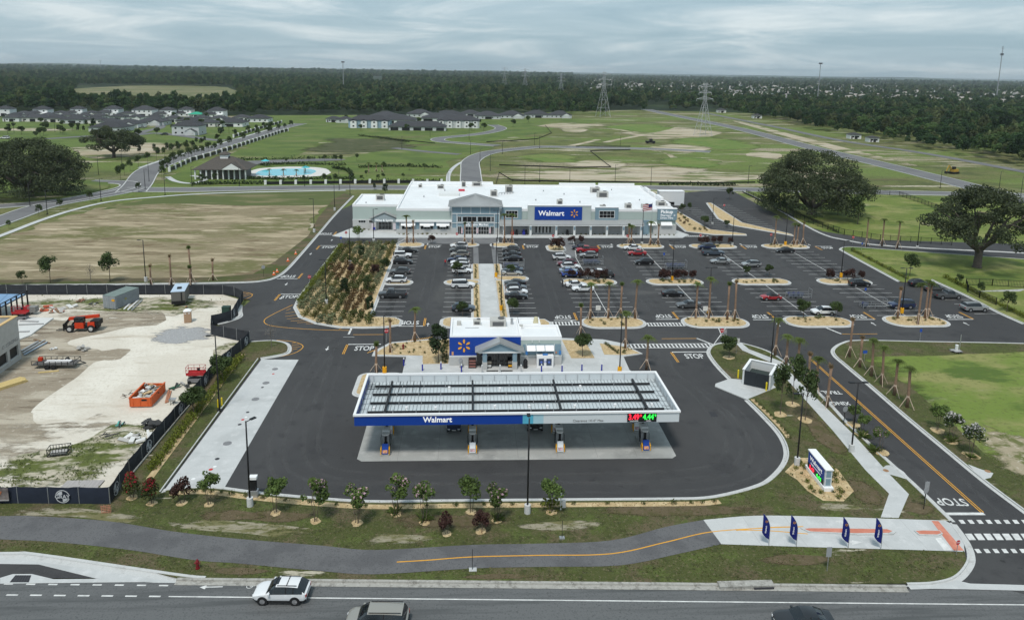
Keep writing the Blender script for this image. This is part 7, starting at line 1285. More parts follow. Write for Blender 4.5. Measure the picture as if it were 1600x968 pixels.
FL=[(-900,178),(-300,178),(-60,178),(150,177),(330,181),(450,179),(520,178),(640,178),(760,176),(880,179),(950,181),(1000,176),(1045,174),(1100,172),(1128,172),(1150,180),(1200,187),(1260,202),(1330,215),(1420,229),(1500,243),(1600,261),(1800,296),(2300,390)]
front=sorted(GP(FL),key=lambda p:math.atan2(p[0],p[1]));fa=np.array([math.atan2(p[0],p[1])for p in front]);fd=np.array([math.hypot(*p)for p in front])
holes=[GP(h)for h in([(122,133.5),(362,135.5),(385,160),(300,166),(105,163)],[(950,170),(1000,170),(1010,186),(945,186)],[(582,120),(598,120),(600,134),(580,134)],[(1100,166),(1122,168),(1128,176),(1095,176)],[(1010,163),(1045,163),(1050,180),(1008,180)])]
r=np.random.default_rng(77);near=[];far=[]
a0,a1=math.radians(-52),math.radians(58)
def suburb(th,d):return math.radians(8)<th<math.radians(45)and d>1350
for band,(d0,d1,sp,sz,dst)in enumerate(((300,1100,8.0,.98,near),(1100,2200,11,1.15,near),(2200,4500,19,1.75,far),(4500,9500,38,3.0,far))):
 n=int(.5*(d1*d1-d0*d0)*(a1-a0)/(sp*sp));th=r.uniform(a0,a1,n);d=np.sqrt(r.uniform(d0*d0,d1*d1,n));df=np.interp(th,fa,fd)
 ok=d>df+np.abs(r.normal(0,14,n))*(r.random(n)<.5)
 for t_,dd in zip(th[ok],d[ok]):
  x,y=dd*math.sin(t_),dd*math.cos(t_)
  if any(inpoly(x,y,h)for h in holes):continue
  if suburb(t_,dd):
   if r.random()<.62:continue
   s=sz*r.uniform(.45,.75)
  else:s=sz*r.uniform(.55,1.02)*(1+.22*math.sin(x*.006+1.3)*math.cos(y*.005))
  if dd>2200:s=min(s,sz)
  dst.append((x,y,-.5 if dd<2200 else-6.0*(sz-1.2),s))
print('forest trees',len(near),len(far))
forest('woodland','dark woodland behind the houses and along the right road',near,1);forest('distant_woodland','distant woodland reaching to the horizon',far,2)
mb=MB()
for k in range(900):
 t_=math.radians(r.uniform(9,46));d=r.uniform(1400,5200);x,y=d*math.sin(t_),d*math.cos(t_);w_,dp,hh=r.uniform(14,22),r.uniform(10,14),r.uniform(4,6);mb.bbox((x,y,hh/2),(w_,dp,hh),r.uniform(0,3),int(r.integers(0,2)))
 q=r.uniform(0,.3);mb.add([(x-w_/2-1,y-dp/2-1,hh),(x+w_/2+1,y-dp/2-1,hh),(x+w_/2+1,y+dp/2+1,hh),(x-w_/2-1,y+dp/2+1,hh),(x-w_/4,y,hh+3.5),(x+w_/4,y,hh+3.5)],[(0,1,5,4),(1,2,5),(2,3,4,5),(3,0,4)],2+int(r.integers(0,2)))
mb.build('far_suburb',[H_white,H_cream,mat('far_roof_grey',(.22,.21,.20),.9),mat('far_roof_tan',(.33,.30,.27),.9)],None,kind='stuff',label='far suburb of pale houses spread along the right horizon',category='houses')
mb=MB();n=90;vs_=[]
for i in range(n+1):
 t_=math.radians(-60+120*i/n);d=14000;h=22+16*math.sin(i*.31)+10*math.sin(i*.83+1)+(14 if 20<i<40 else 0)
 vs_+=[(d*math.sin(t_),d*math.cos(t_),-5),((d+400)*math.sin(t_),(d+400)*math.cos(t_),h),((d+2500)*math.sin(t_),(d+2500)*math.cos(t_),-5)]
mb.add(vs_,[(3*i+a,3*i+3+a,3*i+4+a,3*i+1+a)for i in range(n)for a in(0,1)]);struct('distant_hills',mb,M_forestfloor)
def mk_pole(h,arms,base):
 t=thing('lamp_post','','lamp post',(0,0,0));bh={'white':.95,'yellow':.95,'none':.12,'cap':.5}[base]
 MB().cyl((0,0),.33,-.05,bh,16).build('base',{'white':mat('pole_base_concrete',(.56,.56,.55),.8,var=.08,scale=3),'yellow':M_yellow,'none':M_black,'cap':M_kerb}[base],t)
 MB().tube([(0,0,bh),(0,0,h*.5),(0,0,h)],[.10,.09,.075],10).build('pole',M_black,t,smooth=True)
 for a in([0]if arms==1 else[0,PI]):
  MB().bar((0,0,h-.08),(math.cos(a)*.55,0,h-.04),.07).build('arm',M_black,t);MB().bbox((math.cos(a)*.85,0,h-.02),(.62,.36,.10)).build('lamp_head',M_black,t)
 return t
POL={}
def pole(px,py,ytop,arms,base,label,rz=0.0,group='lamp posts',z=.0,fixed=None):
 X,Y,h=HT(px,py,ytop);h=fixed or h;h=round(min(10.5,max(5.5,h))*2)/2;key=(h,arms,base)
 if key not in POL:POL[key]=Proto(lambda:mk_pole(h,arms,base))
 POL[key].put((X,Y,z),rz,label,None,group)
for a in((391,791,660,1,'white','black lamp post on white base beside the grey cabinet, front left',.9),(824,802,655,1,'white','black lamp post on white base before the canopy middle',PI/2),(1245,727,617,1,'white','black lamp post on pale base by the monument sign',PI),(1330,706,600,2,'white','black double-headed lamp post beside the exit drive sidewalk',0),(343,642,527,1,'none','black lamp post by the yellow bollards at the site fence',PI),(601,583,494,1,'yellow','black lamp post on yellow base left of the kiosk',.4),(968,583,496,1,'yellow','black lamp post on yellow base right of the kiosk',PI/2),(1204,574,491,2,'cap','black double-headed lamp post behind the refuse enclosure',0),(510,476,407,1,'white','black lamp post in the lower part of the planting bed',PI),(547,414,355,1,'white','black lamp post in the upper part of the planting bed',0),(584,379,328,1,'white','black lamp post before the left wing of the store',0),(775,433,373,1,'yellow','black lamp post on yellow base along the walkway, upper one',0),(783,485,424,1,'yellow','black lamp post on yellow base along the walkway, lower one',0),(777,381,330,1,'cap','black lamp post right of the store entrance',PI),(1003,381,331,1,'cap','black lamp post before the store right of the flag',PI/2),(1050,438,376,2,'yellow','black lamp post on yellow base in the middle shrub island',0),(1107,489,417,2,'yellow','black lamp post on yellow base among palms, second island',0),(1227,383,335,1,'yellow','black lamp post on yellow base in the far palm island',0),(1314,433,376,2,'yellow','black lamp post on yellow base behind the black SUV',0),(1409,489,419,2,'yellow','black lamp post on yellow base in the rightmost island',0),(1433,387,337,1,'cap','black lamp post on the grass by the fence road',0),(1113,350,310,1,'cap','black lamp post in the upper lot bed',0),(1144,382,340,1,'cap','black lamp post between upper lot islands',0),(228,440,376,1,'white','black lamp post on white base in front of the dry field',PI),(491,363,312,1,'white','black lamp post at the right edge of the dry field',PI),(523,329,288,1,'white','black lamp post at the top corner of the dry field',PI)):
 pole(*a[:6],rz=a[6],z=.1)
FARP=[(158,313,278),(74,334,298),(47,322,297),(227,295,264),(258,304,271),(300,290,260),(374,290,262),(476,290,260),(530,296,262),(547,304,266),(300,246,223),(233,283,254),(191,262,240),(154,272,252),(735,240,216),(628,233,209),(750,256,231),(766,266,240),(785,240,217),(835,226,208),(843,231,211),(733,219,203),(969,230,210),(961,284,259),(843,284,264),(1017,288,266),(1469,293,265),(1561,295,267),(1595,305,275),(1169,286,266),(86,206,194),(22,207,194),(358,208,196),(890,289,265),(672,214,200),(700,296,258),(820,288,258)]
for k,(a,b,c)in enumerate(sorted(FARP)):pole(a,b,c,1,'none','thin black street lamp in the far development, %s from the left'%ORD[k],group='street lamps of the far development',z=-.1,fixed=7.5)
M_stop=mat('stop_red',(.50,.015,.025),.4);M_signw=mat('sign_white',(.72,.72,.72),.5);M_signb=mat('sign_back_grey',(.30,.31,.32),.5);M_hcb=mat('access_blue',(.02,.08,.40),.5)
def mk_stop(front=True,h=2.2):
 t=thing('stop_sign','','road sign',(0,0,0));MB().bar((0,0,0),(0,0,h+.3),.06).build('post',M_galv if front else M_black,t);o=[(.42*math.cos(rad(22.5+45*i)),h+.42*math.sin(rad(22.5+45*i)))for i in range(8)]
 p=MB();p.add([(x,-.05,z)for x,z in o]+[(x,-.035,z)for x,z in o],[tuple(range(8)),tuple(range(8,16))[::-1]]+[(i,i+8,(i+1)%8+8,(i+1)%8)for i in range(8)]);pl=p.build('plate',M_stop if front else M_signb,t)
 if front:text('lettering','STOP',.3,M_signw,(0,-.06,h),pl,depth=.004,bold=.008)
 return t
pS=Proto(mk_stop);pSb=Proto(lambda:mk_stop(False))
for a,b,lb,rz in((484,447,'red stop sign at the left kerb of the planting bed',.1),(541,375,'red stop sign at the top left of the planting bed',.1),(604,535,'red stop sign above the straw bed left of the kiosk',.1),(714,377,'red stop sign before the store entrance',0),(864,380,'red stop sign at the grey crossing before the store',0),(980,380,'red stop sign at the palms before the store right half',0),(1094,379,'red stop sign by the pickup drive ladder crossing',0),(1127,534,'red stop sign at the rounded corner right of the kiosk',0),(1204,378,'red stop sign at the far palm island',0),(1131,330,'red stop sign in the upper lot',0),(1332,382,'red stop sign at the fence road junction',0),(1494,868,'small red stop sign on the trail crossing',.2)):
 pS.put((*G(a,b),.1),rz,lb,.9 if b<600 else.62,'stop signs')
for a,b,lb,rz in((1443,796,'grey back of the stop sign at the exit line',.4),(412,433,'dark round-backed sign at the field corner',.2),(1318,664,'grey back of a sign beside the exit drive',.3)):pSb.put((*G(a,b),.1),rz,lb,1.0,'signs seen from behind')
def mk_plate(m,w_,hh,h):
 t=thing('post_sign','','sign',(0,0,0));MB().bar((0,0,0),(0,0,h+hh/2),.05).build('post',M_galv,t);MB().box(-w_/2,w_/2,-.045,-.028,h-hh/2,h+hh/2).build('plate',m,t);return t
pHc=Proto(lambda:mk_plate(M_hcb,.4,.55,1.9));pIn=Proto(lambda:mk_plate(mat('pale_info_board',(.62,.62,.60),.6,var=.3,scale=6),.9,.9,2.2));pDi=Proto(lambda:mk_plate(M_hcb,.7,.5,1.6));pGr=Proto(lambda:mk_plate(M_signb,.5,1.0,2.0))
for a,b,lb,pr in((1037,409,'small blue sign post in the lot right of the red sedan',pHc),(1351,466,'small blue sign post in the right lot bays',pHc),(1437,533,'small blue sign post by the grass opposite the last island',pHc),(533,383,'small blue sign post at the top of the left drive',pHc),(1346,392,'small blue sign post at the oak lawn kerb',pHc),(934,499,'white parking notice board behind the first palm island',pIn),(1101,500,'white parking notice board among palms, second island',pIn),(1150,553,'pale notice board behind the round corner oak',pIn),(1350,565,'blue direction sign in the grass by the exit drive',pDi),(1292,893,'grey back of a sign in the verge by the flags',pGr),(1445,786,'grey triangular-backed sign by the exit line',pGr)):
 pr.put((*G(a,b),.1),0,lb,None,None)
M_flag=mat('flag_blue',(.010,.018,.16),.7)
def mk_flag():
 t=thing('feather_flag','','flag',(0,0,0));bend=lambda z:-.62*max(0,(z-1.5)/1.5)**2.2;MB().tube([(bend(z/4),0,z/4)for z in range(13)],[.03-.0015*z for z in range(13)],6).build('pole',M_galv,t);m=MB();N=14
 def q(i,f):z=.55+2.45*i/N;xl=-.66*min(1,(z-.55)/.62)**.6;xr=bend(z);xl=min(xl,xr);return(xr+(xl-xr)*f,.05*math.sin(z*2.2)*f,z)
 for i in range(N):
  for f0,f1 in((0,.5),(.5,1)):m.add([q(i,f0),q(i+1,f0),q(i+1,f1),q(i,f1)],[(0,1,2,3)])
 fl_=m.build('sail',M_flag,t);text('lettering','Walmart',.2,M_letter,(-.36,-.05,1.55),fl_,depth=.003);fl_.children[0].rotation_euler=(PI/2,-PI/2,0);spark(fl_,(-.34,-.04,2.3),.13,d=.01);return t
pF=Proto(mk_flag)
for k,(a,b)in enumerate(((1201,853),(1244,855),(1325,858.5),(1376,859.5))):pF.put((*G(a,b),.1),-.15,'dark blue feather flag on the trail edge, %s from the left'%ORD[k],1.12,'feather flags')
hy=mat('hydrant_red',(.17,.014,.018),.5)
def mk_hyd():
 t=thing('fire_hydrant','','hydrant',(0,0,0));MB().cyl((0,0),.17,0,.1,12).cyl((0,0),.12,.1,.62,12).build('barrel',hy,t);MB().cyl((0,0),.15,.62,.82,12,r2=.05).build('bonnet',hy,t)
 for s in(-1,1):MB().wheelx((s*.16,0,.48),.07,.12,10,ax='x').build('outlet',hy,t)
 return t
pH=Proto(mk_hyd)
for a,b,lb in((309,889,'dark red fire hydrant on the verge by the near road'),(630,546,'red fire hydrant in the straw bed left of the kiosk'),(577,383,'red fire hydrant at the top of the planting bed'),(1207,290,'red hydrant at the far right behind the store')):pH.put((*G(a,b),.1),0,lb,1.15)
def cone(px,py,lb):t=thing('traffic_cone',lb,'traffic cone',(*G(px,py),.03));MB().cyl((0,0),.3,.04,.85,12,r2=.04).build('cone',mat('cone_orange',(.75,.13,.02),.6),t);MB().box(-.34,.34,-.34,.34,0,.04).build('foot',mat('cone_foot',(.6,.10,.02),.6),t);MB().cyl((0,0),.205,.35,.52,12,r2=.15).build('band',M_signw,t)
for a,b,lb in((462,397,'orange cone on the soil strip beside the left drive, uppermost'),(450,408,'orange cone on the soil strip, second from top'),(433,425,'orange cone of the pair at the field corner, right one'),(428,429,'orange cone of the pair at the field corner, left one')):cone(a,b,lb)
cb=thing('utility_cabinet','grey utility cabinets beside the front left lamp post','cabinet',(*G(396,776),.1));MB().box(-.5,.5,-.3,.4,0,.7).build('lower_box',M_galv,cb);MB().box(-.25,.35,-.1,.3,.7,2.0).build('upper_box',M_black,cb);MB().box(-.35,.45,-.2,.4,2.0,2.3).build('hood',W_white,cb)
for k,(a,b)in enumerate(((341,637),(347,634))):MB().cyl((0,0),.1,0,1.1,10).cyl((0,0),.1,1.1,1.16,10,r2=.02).build('bollard',mat('bright_yellow',(.72,.55,.02),.5),None,label='%s yellow bollard at the lamp post by the site fence'%['left','right'][k],category='bollard').location=(*G(a,b),.1)
vp=thing('meter_post','white conduit post with small grey box in the front strip','meter post',(*G(876,797),.1));MB().bar((0,0,0),(0,0,1.9),.12).build('post',W_light,vp);MB().box(.12,.5,-.15,.15,.3,1.1).build('box',mat('bollard_grey',(.5,.5,.5),.5),vp)
sp_=thing('marker_post','thin dark marker post at the trail edge below centre','post',(*G(738,891),.1));MB().bar((0,0,0),(0,0,2.1),.05).build('post',M_black,sp_);MB().box(-.3,.4,-.25,.25,0,.06).build('pad',M_conc,sp_)
sp_=thing('marker_post','thin dark post in the front grass right of the lamp post','post',(*G(878,842),.1));MB().bar((0,0,0),(0,0,1.9),.05).build('post',M_black,sp_);MB().box(-.25,.25,-.2,.2,0,.15).build('pad',M_galv,sp_)
pv=thing('sprinkler_valve','white pipe stand with grey rubble at the east grass','valve',(*G(1494,550),.1));MB().cyl((0,0),.25,0,1.2,10).build('pipe',W_light,pv);MB().bar((.5,0,0),(.5,0,3.0),.08).build('post',M_galv,pv);MB().cyl((0,0),1.3,0,.35,9,r2=.5).build('rubble',M_gravel,pv)
def mk_bay():
 t=thing('trolley_bay','','trolley bay',(0,0,0));f=MB()
 for y in(-.75,.75):
  for z in(.5,1.0):f.bar((-2.4,y,z),(2.4,y,z),.05)
  for x in(-2.4,0,2.4):f.bar((x,y,0),(x,y,1.05),.06)
 f.bar((-2.4,-.75,1.0),(-2.4,.75,1.0),.05);f.bar((2.4,-.75,1.9),(2.4,.75,1.9),.05);f.bar((2.4,-.75,1),(2.4,-.75,1.9),.05);f.bar((2.4,.75,1),(2.4,.75,1.9),.05);f.build('rail_frame',M_galv,t);return t
def mk_cart():
 t=thing('shopping_trolley','','trolley',(0,0,0));b=MB();b.add([(-.45,-.22,.45),(.4,-.28,.4),(.4,.28,.4),(-.45,.22,.45),(-.5,-.26,.9),(.5,-.3,.98),(.5,.3,.98),(-.5,.26,.9)],[(0,1,2,3),(0,4,5,1),(1,5,6,2),(2,6,7,3),(3,7,4,0)]);b.build('basket',mat('trolley_grey',(.13,.15,.20),.5),t);MB().bar((.55,-.28,1.02),(.55,.28,1.02),.05).build('handle',M_bollard,t);w_=MB()
 for x in(-.35,.35):
  for y in(-.2,.2):w_.bar((x,y,.1),(x,y,.45),.04);w_.wheelx((x,y,.08),.08,.05,8)
 w_.build('wheel_frame',M_galv,t);return t
pBay=Proto(mk_bay);pCt=Proto(mk_cart)
for k,(X,Y,n,lb)in enumerate(((29.6,167.2,7,'full trolley bay below the silver SUV'),(48.8,163.6,8,'full trolley bay beside the middle yellow lamp base'),(10.4,164.2,6,'full trolley bay right of the walkway'),(68.2,140.8,6,'trolley bay right of the small red car'),(80.4,134.2,2,'nearly empty trolley bay left of the dark SUV'))):
 pBay.put((X,Y,.01),0,lb,None,'trolley bays')
 for i in range(n):pCt.put((X-1.9+i*.52,Y+(.36 if i%2 else-.36),.01),PI,'nested shopping trolley in the '+lb.replace('full ','').replace('nearly empty ',''),None,'trolleys '+lb)
pCt.put((16.5,160.9,.01),.6,'stray shopping trolley left alone in the aisle',None,None)if 0 else None
def person(label,X,Y,rz,shirt,trous,skin=(.32,.2,.14),z=.02):
 t=bpy.data.meshes.new('person');J={'pel':(0,0,.95),'che':(0,0,1.35),'nek':(0,0,1.5),'hed':(0,-.02,1.66),'top':(0,-.02,1.74),'hl':(.1,0,.9),'kl':(.12,-.12,.5),'al':(.12,-.02,.08),'tl':(.12,-.17,.04),'hr':(-.1,0,.9),'kr':(-.12,.06,.5),'ar':(-.12,.18,.1),'tr':(-.12,.05,.04),'sl':(.2,0,1.42),'el':(.26,.06,1.14),'wl':(.25,-.1,.92),'dl':(.24,-.16,.86),'sr':(-.2,0,1.42),'er':(-.26,-.04,1.14),'wr':(-.25,.1,.92),'dr':(-.24,.14,.86)}
 nm=list(J);E_=[('pel','che'),('che','nek'),('nek','hed'),('hed','top'),('pel','hl'),('hl','kl'),('kl','al'),('al','tl'),('pel','hr'),('hr','kr'),('kr','ar'),('ar','tr'),('che','sl'),('sl','el'),('el','wl'),('wl','dl'),('che','sr'),('sr','er'),('er','wr'),('wr','dr')]
 R_={'pel':.15,'che':.17,'nek':.06,'hed':.105,'top':.08,'hl':.1,'kl':.07,'al':.05,'tl':.045,'hr':.1,'kr':.07,'ar':.05,'tr':.045,'sl':.075,'el':.05,'wl':.038,'dl':.045,'sr':.075,'er':.05,'wr':.038,'dr':.045}
 t.from_pydata([J[n]for n in nm],[(nm.index(a),nm.index(b))for a,b in E_],[]);o=obj('person',t,None);o.modifiers.new('skin','SKIN');sk=t.skin_vertices[0]
 for i,n in enumerate(nm):sk.data[i].radius=(R_[n],R_[n]*.8)
 sk.data[0].use_root=True;sb=o.modifiers.new('sub','SUBSURF');sb.levels=1;sb.render_levels=1
 dg=bpy.context.evaluated_depsgraph_get();me=bpy.data.meshes.new_from_object(o.evaluated_get(dg));bpy.data.objects.remove(o);me.materials.clear()
 for m in(mat('skin_tone_%d'%int(skin[0]*100),skin,.6),shirt,trous,mat('shoe_dark',(.03,.03,.03),.7),mat('hair_dark',(.02,.015,.012),.8)):me.materials.append(m)
 for p in me.polygons:
  c=p.center;p.use_smooth=True;p.material_index=3 if c.z<.1 else 2 if c.z<.98 and abs(c.x)<.215 else 0 if(c.z>1.52 or(abs(c.x)>.2 and c.z<1.18))else 1
  if c.z>1.52 and(c.y>.0 or c.z>1.74):p.material_index=4
 p=obj('person',me,None,label=label,category='person');p.location=(X,Y,z);p.rotation_euler=(0,0,rz)
person('person in dark clothes walking in the aisle by the white sedans',19.9,148.5,2.6,mat('cloth_black',(.02,.02,.022),.9),mat('cloth_charcoal',(.035,.035,.04),.9))
person('person in a red shirt standing behind the white cars',-5.6,165.1,.4,mat('cloth_red',(.40,.03,.04),.9),mat('cloth_navy',(.03,.04,.08),.9));person('person in dark top crossing at the head of the walkway',6.0,181.5,.2,mat('cloth_black',(.02,.02,.022),.9),mat('cloth_navy',(.03,.04,.08),.9),z=.12)
M_screen=mat('fence_screen_navy',(.018,.024,.040),.8,var=.2,scale=1.2,bump=.5,bscale=1.5);M_screenb=mat('fence_screen_charcoal',(.030,.033,.040),.8,var=.25,scale=1.2,bump=.6,bscale=1.5);M_logo=mat('screen_logo',(.50,.51,.53),.8)
def screen_fence(label,pts,h=2.0,step=3.0,m=None,logos=(),sag=.12,txt=False,z=.04):
 q=[Vector(p)for p in pts];t=thing('site_fence',label,'fence',(q[0].x,q[0].y,z));k=0;rr=random.Random(len(label))
 for a,b in zip(q,q[1:]):
  n=max(1,round((b-a).length/step))
  for i in range(n):
   A=a.lerp(b,i/n)-q[0];B=a.lerp(b,(i+1)/n)-q[0];d=(B-A);nr=Vector((d.y,-d.x)).normalized();pm=MB();S=6;gr=[]
   for u in range(S+1):
    for v in range(5):
     f=u/S;w_=v/4;bo=.10*math.sin(PI*f)*math.sin(PI*w_)*rr.uniform(.3,1.2);p=A.lerp(B,f)+nr*bo;gr.append((p.x,p.y,.03+(h-sag*math.sin(PI*f)*rr.uniform(.3,1))*w_))
   pm.add(gr,[(u*5+v,(u+1)*5+v,(u+1)*5+v+1,u*5+v+1)for u in range(S)for v in range(4)]);pn=pm.build('screen_panel',m or M_screen,t,smooth=True)
   MB().cyl((A.x-nr.x*-.0,A.y),.035,-.05,h+.08,6).build('post',M_galv,t)
   if k in logos:
    c=A.lerp(B,.5)+nr*.16;an=math.atan2(d.y,d.x);r_=h*.38;lg=MB();circ=[(r_*math.cos(j*PI/12),r_*math.sin(j*PI/12))for j in range(24)];lg2=[]
    def w3(x,zz):return(c.x+x*math.cos(an),c.y+x*math.sin(an),h*.5+zz)
    for j in range(24):a1,b1=circ[j],circ[(j+1)%24];lg.add([w3(*a1),w3(*b1),w3(b1[0]*.88,b1[1]*.88),w3(a1[0]*.88,a1[1]*.88)],[(0,1,2,3)])
    for s0 in(6,18):lg.add([w3(0,.28*r_*(1 if s0==6 else-1))]+[w3(circ[(s0+(j if s0==6 else j))%24][0]*.8,circ[(s0+j)%24][1]*.8)for j in range(7)],[tuple(range(8))])
    lg.build('logo',M_logo,pn);lp_=w3(0,-.02);MB().add([w3(-r_*1.05,r_*.3),w3(-r_*1.05,-r_*.3),w3(r_*1.05,-r_*.3),w3(r_*1.05,r_*.3)],[(0,1,2,3)]).build('name_band',m or M_screen,pn).location=(nr.x*.015,nr.y*.015,0);text('lettering','GRAY',r_*.8,M_logo,(lp_[0]+nr.x*.03,lp_[1]+nr.y*.03,lp_[2]),pn,rz=an,depth=.004,bold=.012)
   k+=1
 p=q[-1]-q[0];MB().cyl((p.x,p.y),.035,-.05,h+.08,6).build('post',M_galv,t);return t
screen_fence('navy screened site fence along the front with round logo',[(-80,73.3),(-60,72.4),(-46.9,71.75),(-37.4,71.35)],1.95,3.4,M_screen,(11,))
sf=screen_fence('charcoal screened site fence rising up the right side of the yard',[(-37.4,71.4),(-37.9,76.9),(-37.9,92.8),(-37.8,98.6),(-38.0,105),(-37.2,110.1),(-36.5,117.2)],1.9,3.0,M_screenb,(0,3,6,9,12,14))
screen_fence('charcoal screened site fence bending along the drive corner',[(-36.5,117.3),(-44.1,120.9),(-45.6,125.5),(-42.9,128.1),(-44.4,139.9),(-47,142.6),(-49.6,143.7)],1.9,3.0,M_screenb,(4,6))
screen_fence('long dark screened fence along the far side of the yard',[(-49.6,143.7),(-72.6,144.4),(-96,144.6),(-130,145)],1.9,4.0,M_screenb)
bn=thing('site_banner','picture banner hung on the navy fence at the left edge','banner',(-50.0,71.72,.1));MB().box(-6,2.4,-.25,-.2,.6,1.9).build('sheet',mat('banner_photo',(.20,.17,.16),.7,var=.9,scale=.9),bn);MB().box(-6,2.4,-.27,-.251,.5,.62).build('lower_band',mat('banner_band',(.35,.34,.33),.7),bn);MB().box(.2,1.4,-.28,-.252,.75,1.1).build('caption_box',M_signw,bn);MB().add([(-.2,-.275,1.5),(1.8,-.275,1.6),(1.6,-.275,1.15),(.3,-.275,1.1)],[(0,1,2,3)]).build('orange_swoosh',mat('advert_orange2',(.40,.14,.06),.6),bn)
kerb([(-44.0,137),(-43.0,133.5),(-42.0,130.2),(-43.4,127.6),(-44.8,126.2)],4,flip=True,gut=.3,wd=.5)
P0=Vector(G(34,560));P9=Vector(G(0,584));dv=P0-P9;ub=thing('unfinished_building','unfinished block building with timber capping at the left edge','building',(P0.x,P0.y,0),math.atan2(dv.y,dv.x));BL=mat('bare_block',(.44,.43,.405),.9,var=.12,scale=1.2,bump=.2,bscale=5);TW=mat('capping_timber',(.60,.42,.20),.8,var=.1,scale=2)
hB=min(7.0,HT(34,560,494)[2]);DB=9.0
MB().box(-24,0,DB-.4,DB,0,hB).box(-.4,0,.4,DB-.4,0,hB).build('wall',BL,ub)
ew=MB();ew.box(-24,0,0,.4,0,.9);ew.box(-24,0,0,.4,2.6,hB)
for k in range(9):ew.box(-.6-k*2.9,-k*2.9,0,.4,.9,2.6)
ew.build('wall',BL,ub)
for k in range(8):MB().box(-2.9-k*2.9,-.6-k*2.9,.25,.35,.9,2.6).build('window_void',M_black,ub);MB().box(-3.0-k*2.9,-.5-k*2.9,-.08,-.002,.78,.9).build('window_sill',M_kerb,ub)
MB().box(-23.6,-.42,.42,DB-.42,hB-.9,hB-.8).build('roof_deck',mat('roof_deck_grey',(.26,.26,.26),.8,var=.1,scale=.5),ub)
for b in((-.5,.1,-.05,DB+.05,hB,hB+.12),(-24,-.5,-.05,.5,hB,hB+.118),(-24,-.5,DB-.5,DB+.05,hB,hB+.118),(-7.3,-6.9,.5,DB-.5,hB,hB+.116)):MB().box(*b).build('timber_capping',TW,ub)
text('wall_lettering','C  STRONG',.8,mat('stencil_grey',(.22,.22,.22),.8),(-2.6,-.02,3.5),ub,depth=.004)
P1=G(42,459,3.0);sf_=thing('steel_canopy','blue sheet roof on dark steel frame at the left edge','steel frame',(P1[0],P1[1],0));RP=[(x-P1[0],y-P1[1])for x,y in GP([(42,459),(-90,458),(-90,520),(0,481)],3.0)]
MB().prism(RP,2.9,3.0,bottom=True).build('roof_sheet',mat('blue_sheet',(.20,.33,.50),.5,var=.08,scale=.4),sf_);ra,rb_=Vector((*RP[0],0)),Vector((*RP[3],0))
for k in range(6):p=ra.lerp(rb_,k/5);MB().box(p.x-.1,p.x+.1,p.y-.1,p.y+.1,0,3.7).build('post',M_black,sf_)
for z in(3.05,3.65):MB().bar(ra+Vector((0,0,z)),rb_+Vector((0,0,z)),.12).build('rail',M_black,sf_);MB().bar(ra+Vector((0,0,z)),Vector((*RP[1],z)),.12).build('rail',M_black,sf_)
for k in range(1,9):a_=ra.lerp(Vector((*RP[1],0)),k/9);b_=rb_.lerp(Vector((*RP[2],0)),k/9);MB().bar(a_+Vector((0,0,3.01)),b_+Vector((0,0,3.01)),.08,.05).build('seam',mat('blue_sheet_dark',(.12,.22,.36),.5),sf_)
sl=thing('foundation_slab','pale poured concrete slab with formwork right of the unfinished building','slab',(*G(32,530),.04));MB().prism([(x-G(32,530)[0],y-G(32,530)[1])for x,y in GP([(30,532),(28,505),(30,498),(84,498),(48,525)])],0,.22).build('slab',mat('fresh_slab',(.60,.60,.58),.8,var=.06,scale=.6),sl)
for a,b in(((30,510),(68,508.5)),((30,521),(46,520.5)),((32,504),(60,505))):A,B=G(*a),G(*b);o_=G(32,530);MB().bar((A[0]-o_[0],A[1]-o_[1],.3),(B[0]-o_[0],B[1]-o_[1],.3),.3,.15).build('form_board',mat('form_grey',(.30,.30,.30),.8),sl)
O_or=mat('machine_orange',(.56,.045,.012),.5,var=.06,scale=2);th=thing('telehandler','orange telehandler with lowered boom and forks facing left','telehandler',(*G(131,516),.05),.03);
for x in(-1.75,1.75):
 for y in(-1.0,1.0):w_=MB().wheelx((x,y,.62),.62,.45,20).build('wheel',C_tyre,th);MB().wheelx((x,y+(-.2 if y<0 else.2),.62),.33,.1,14).build('rim',mat('rim_grey',(.5,.5,.5),.6),w_)
MB().box(-1.6,2.6,-.75,.75,.55,1.15).build('chassis',M_black,th);MB().box(1.5,2.9,-.85,.85,1.1,1.9).build('counterweight',M_black,th);MB().box(1.2,2.3,-1.05,-.7,.9,1.75).build('engine_cover',O_or,th)
MB().box(-.9,.55,-1.1,-.35,.7,1.75).build('cab_body',O_or,th);c_=MB()
for x in(-.9,.55):
 for y in(-1.1,-.35):c_.bar((x,y,1.7),(x,y,2.5),.08)
c_.build('cab_frame',M_black,th);MB().box(-.95,.6,-1.15,-.3,2.5,2.6).build('cab_roof',M_black,th);MB().box(-.88,.53,-1.08,-.37,1.75,2.48).build('cab_window',C_glass,th)
MB().bar((2.7,.15,2.55),(-2.3,.15,2.05),.42,.5).build('boom',O_or,th);MB().bar((-2.2,.15,2.05),(-2.9,.15,1.2),.35,.4).build('boom_head',M_black,th)
MB().box(-3.15,-3.0,-.5,.8,.15,1.3).build('carriage',M_black,th)
for y in(-.25,.5):MB().box(-4.4,-3.0,y-.07,y+.07,.12,.2).build('fork',M_black,th)
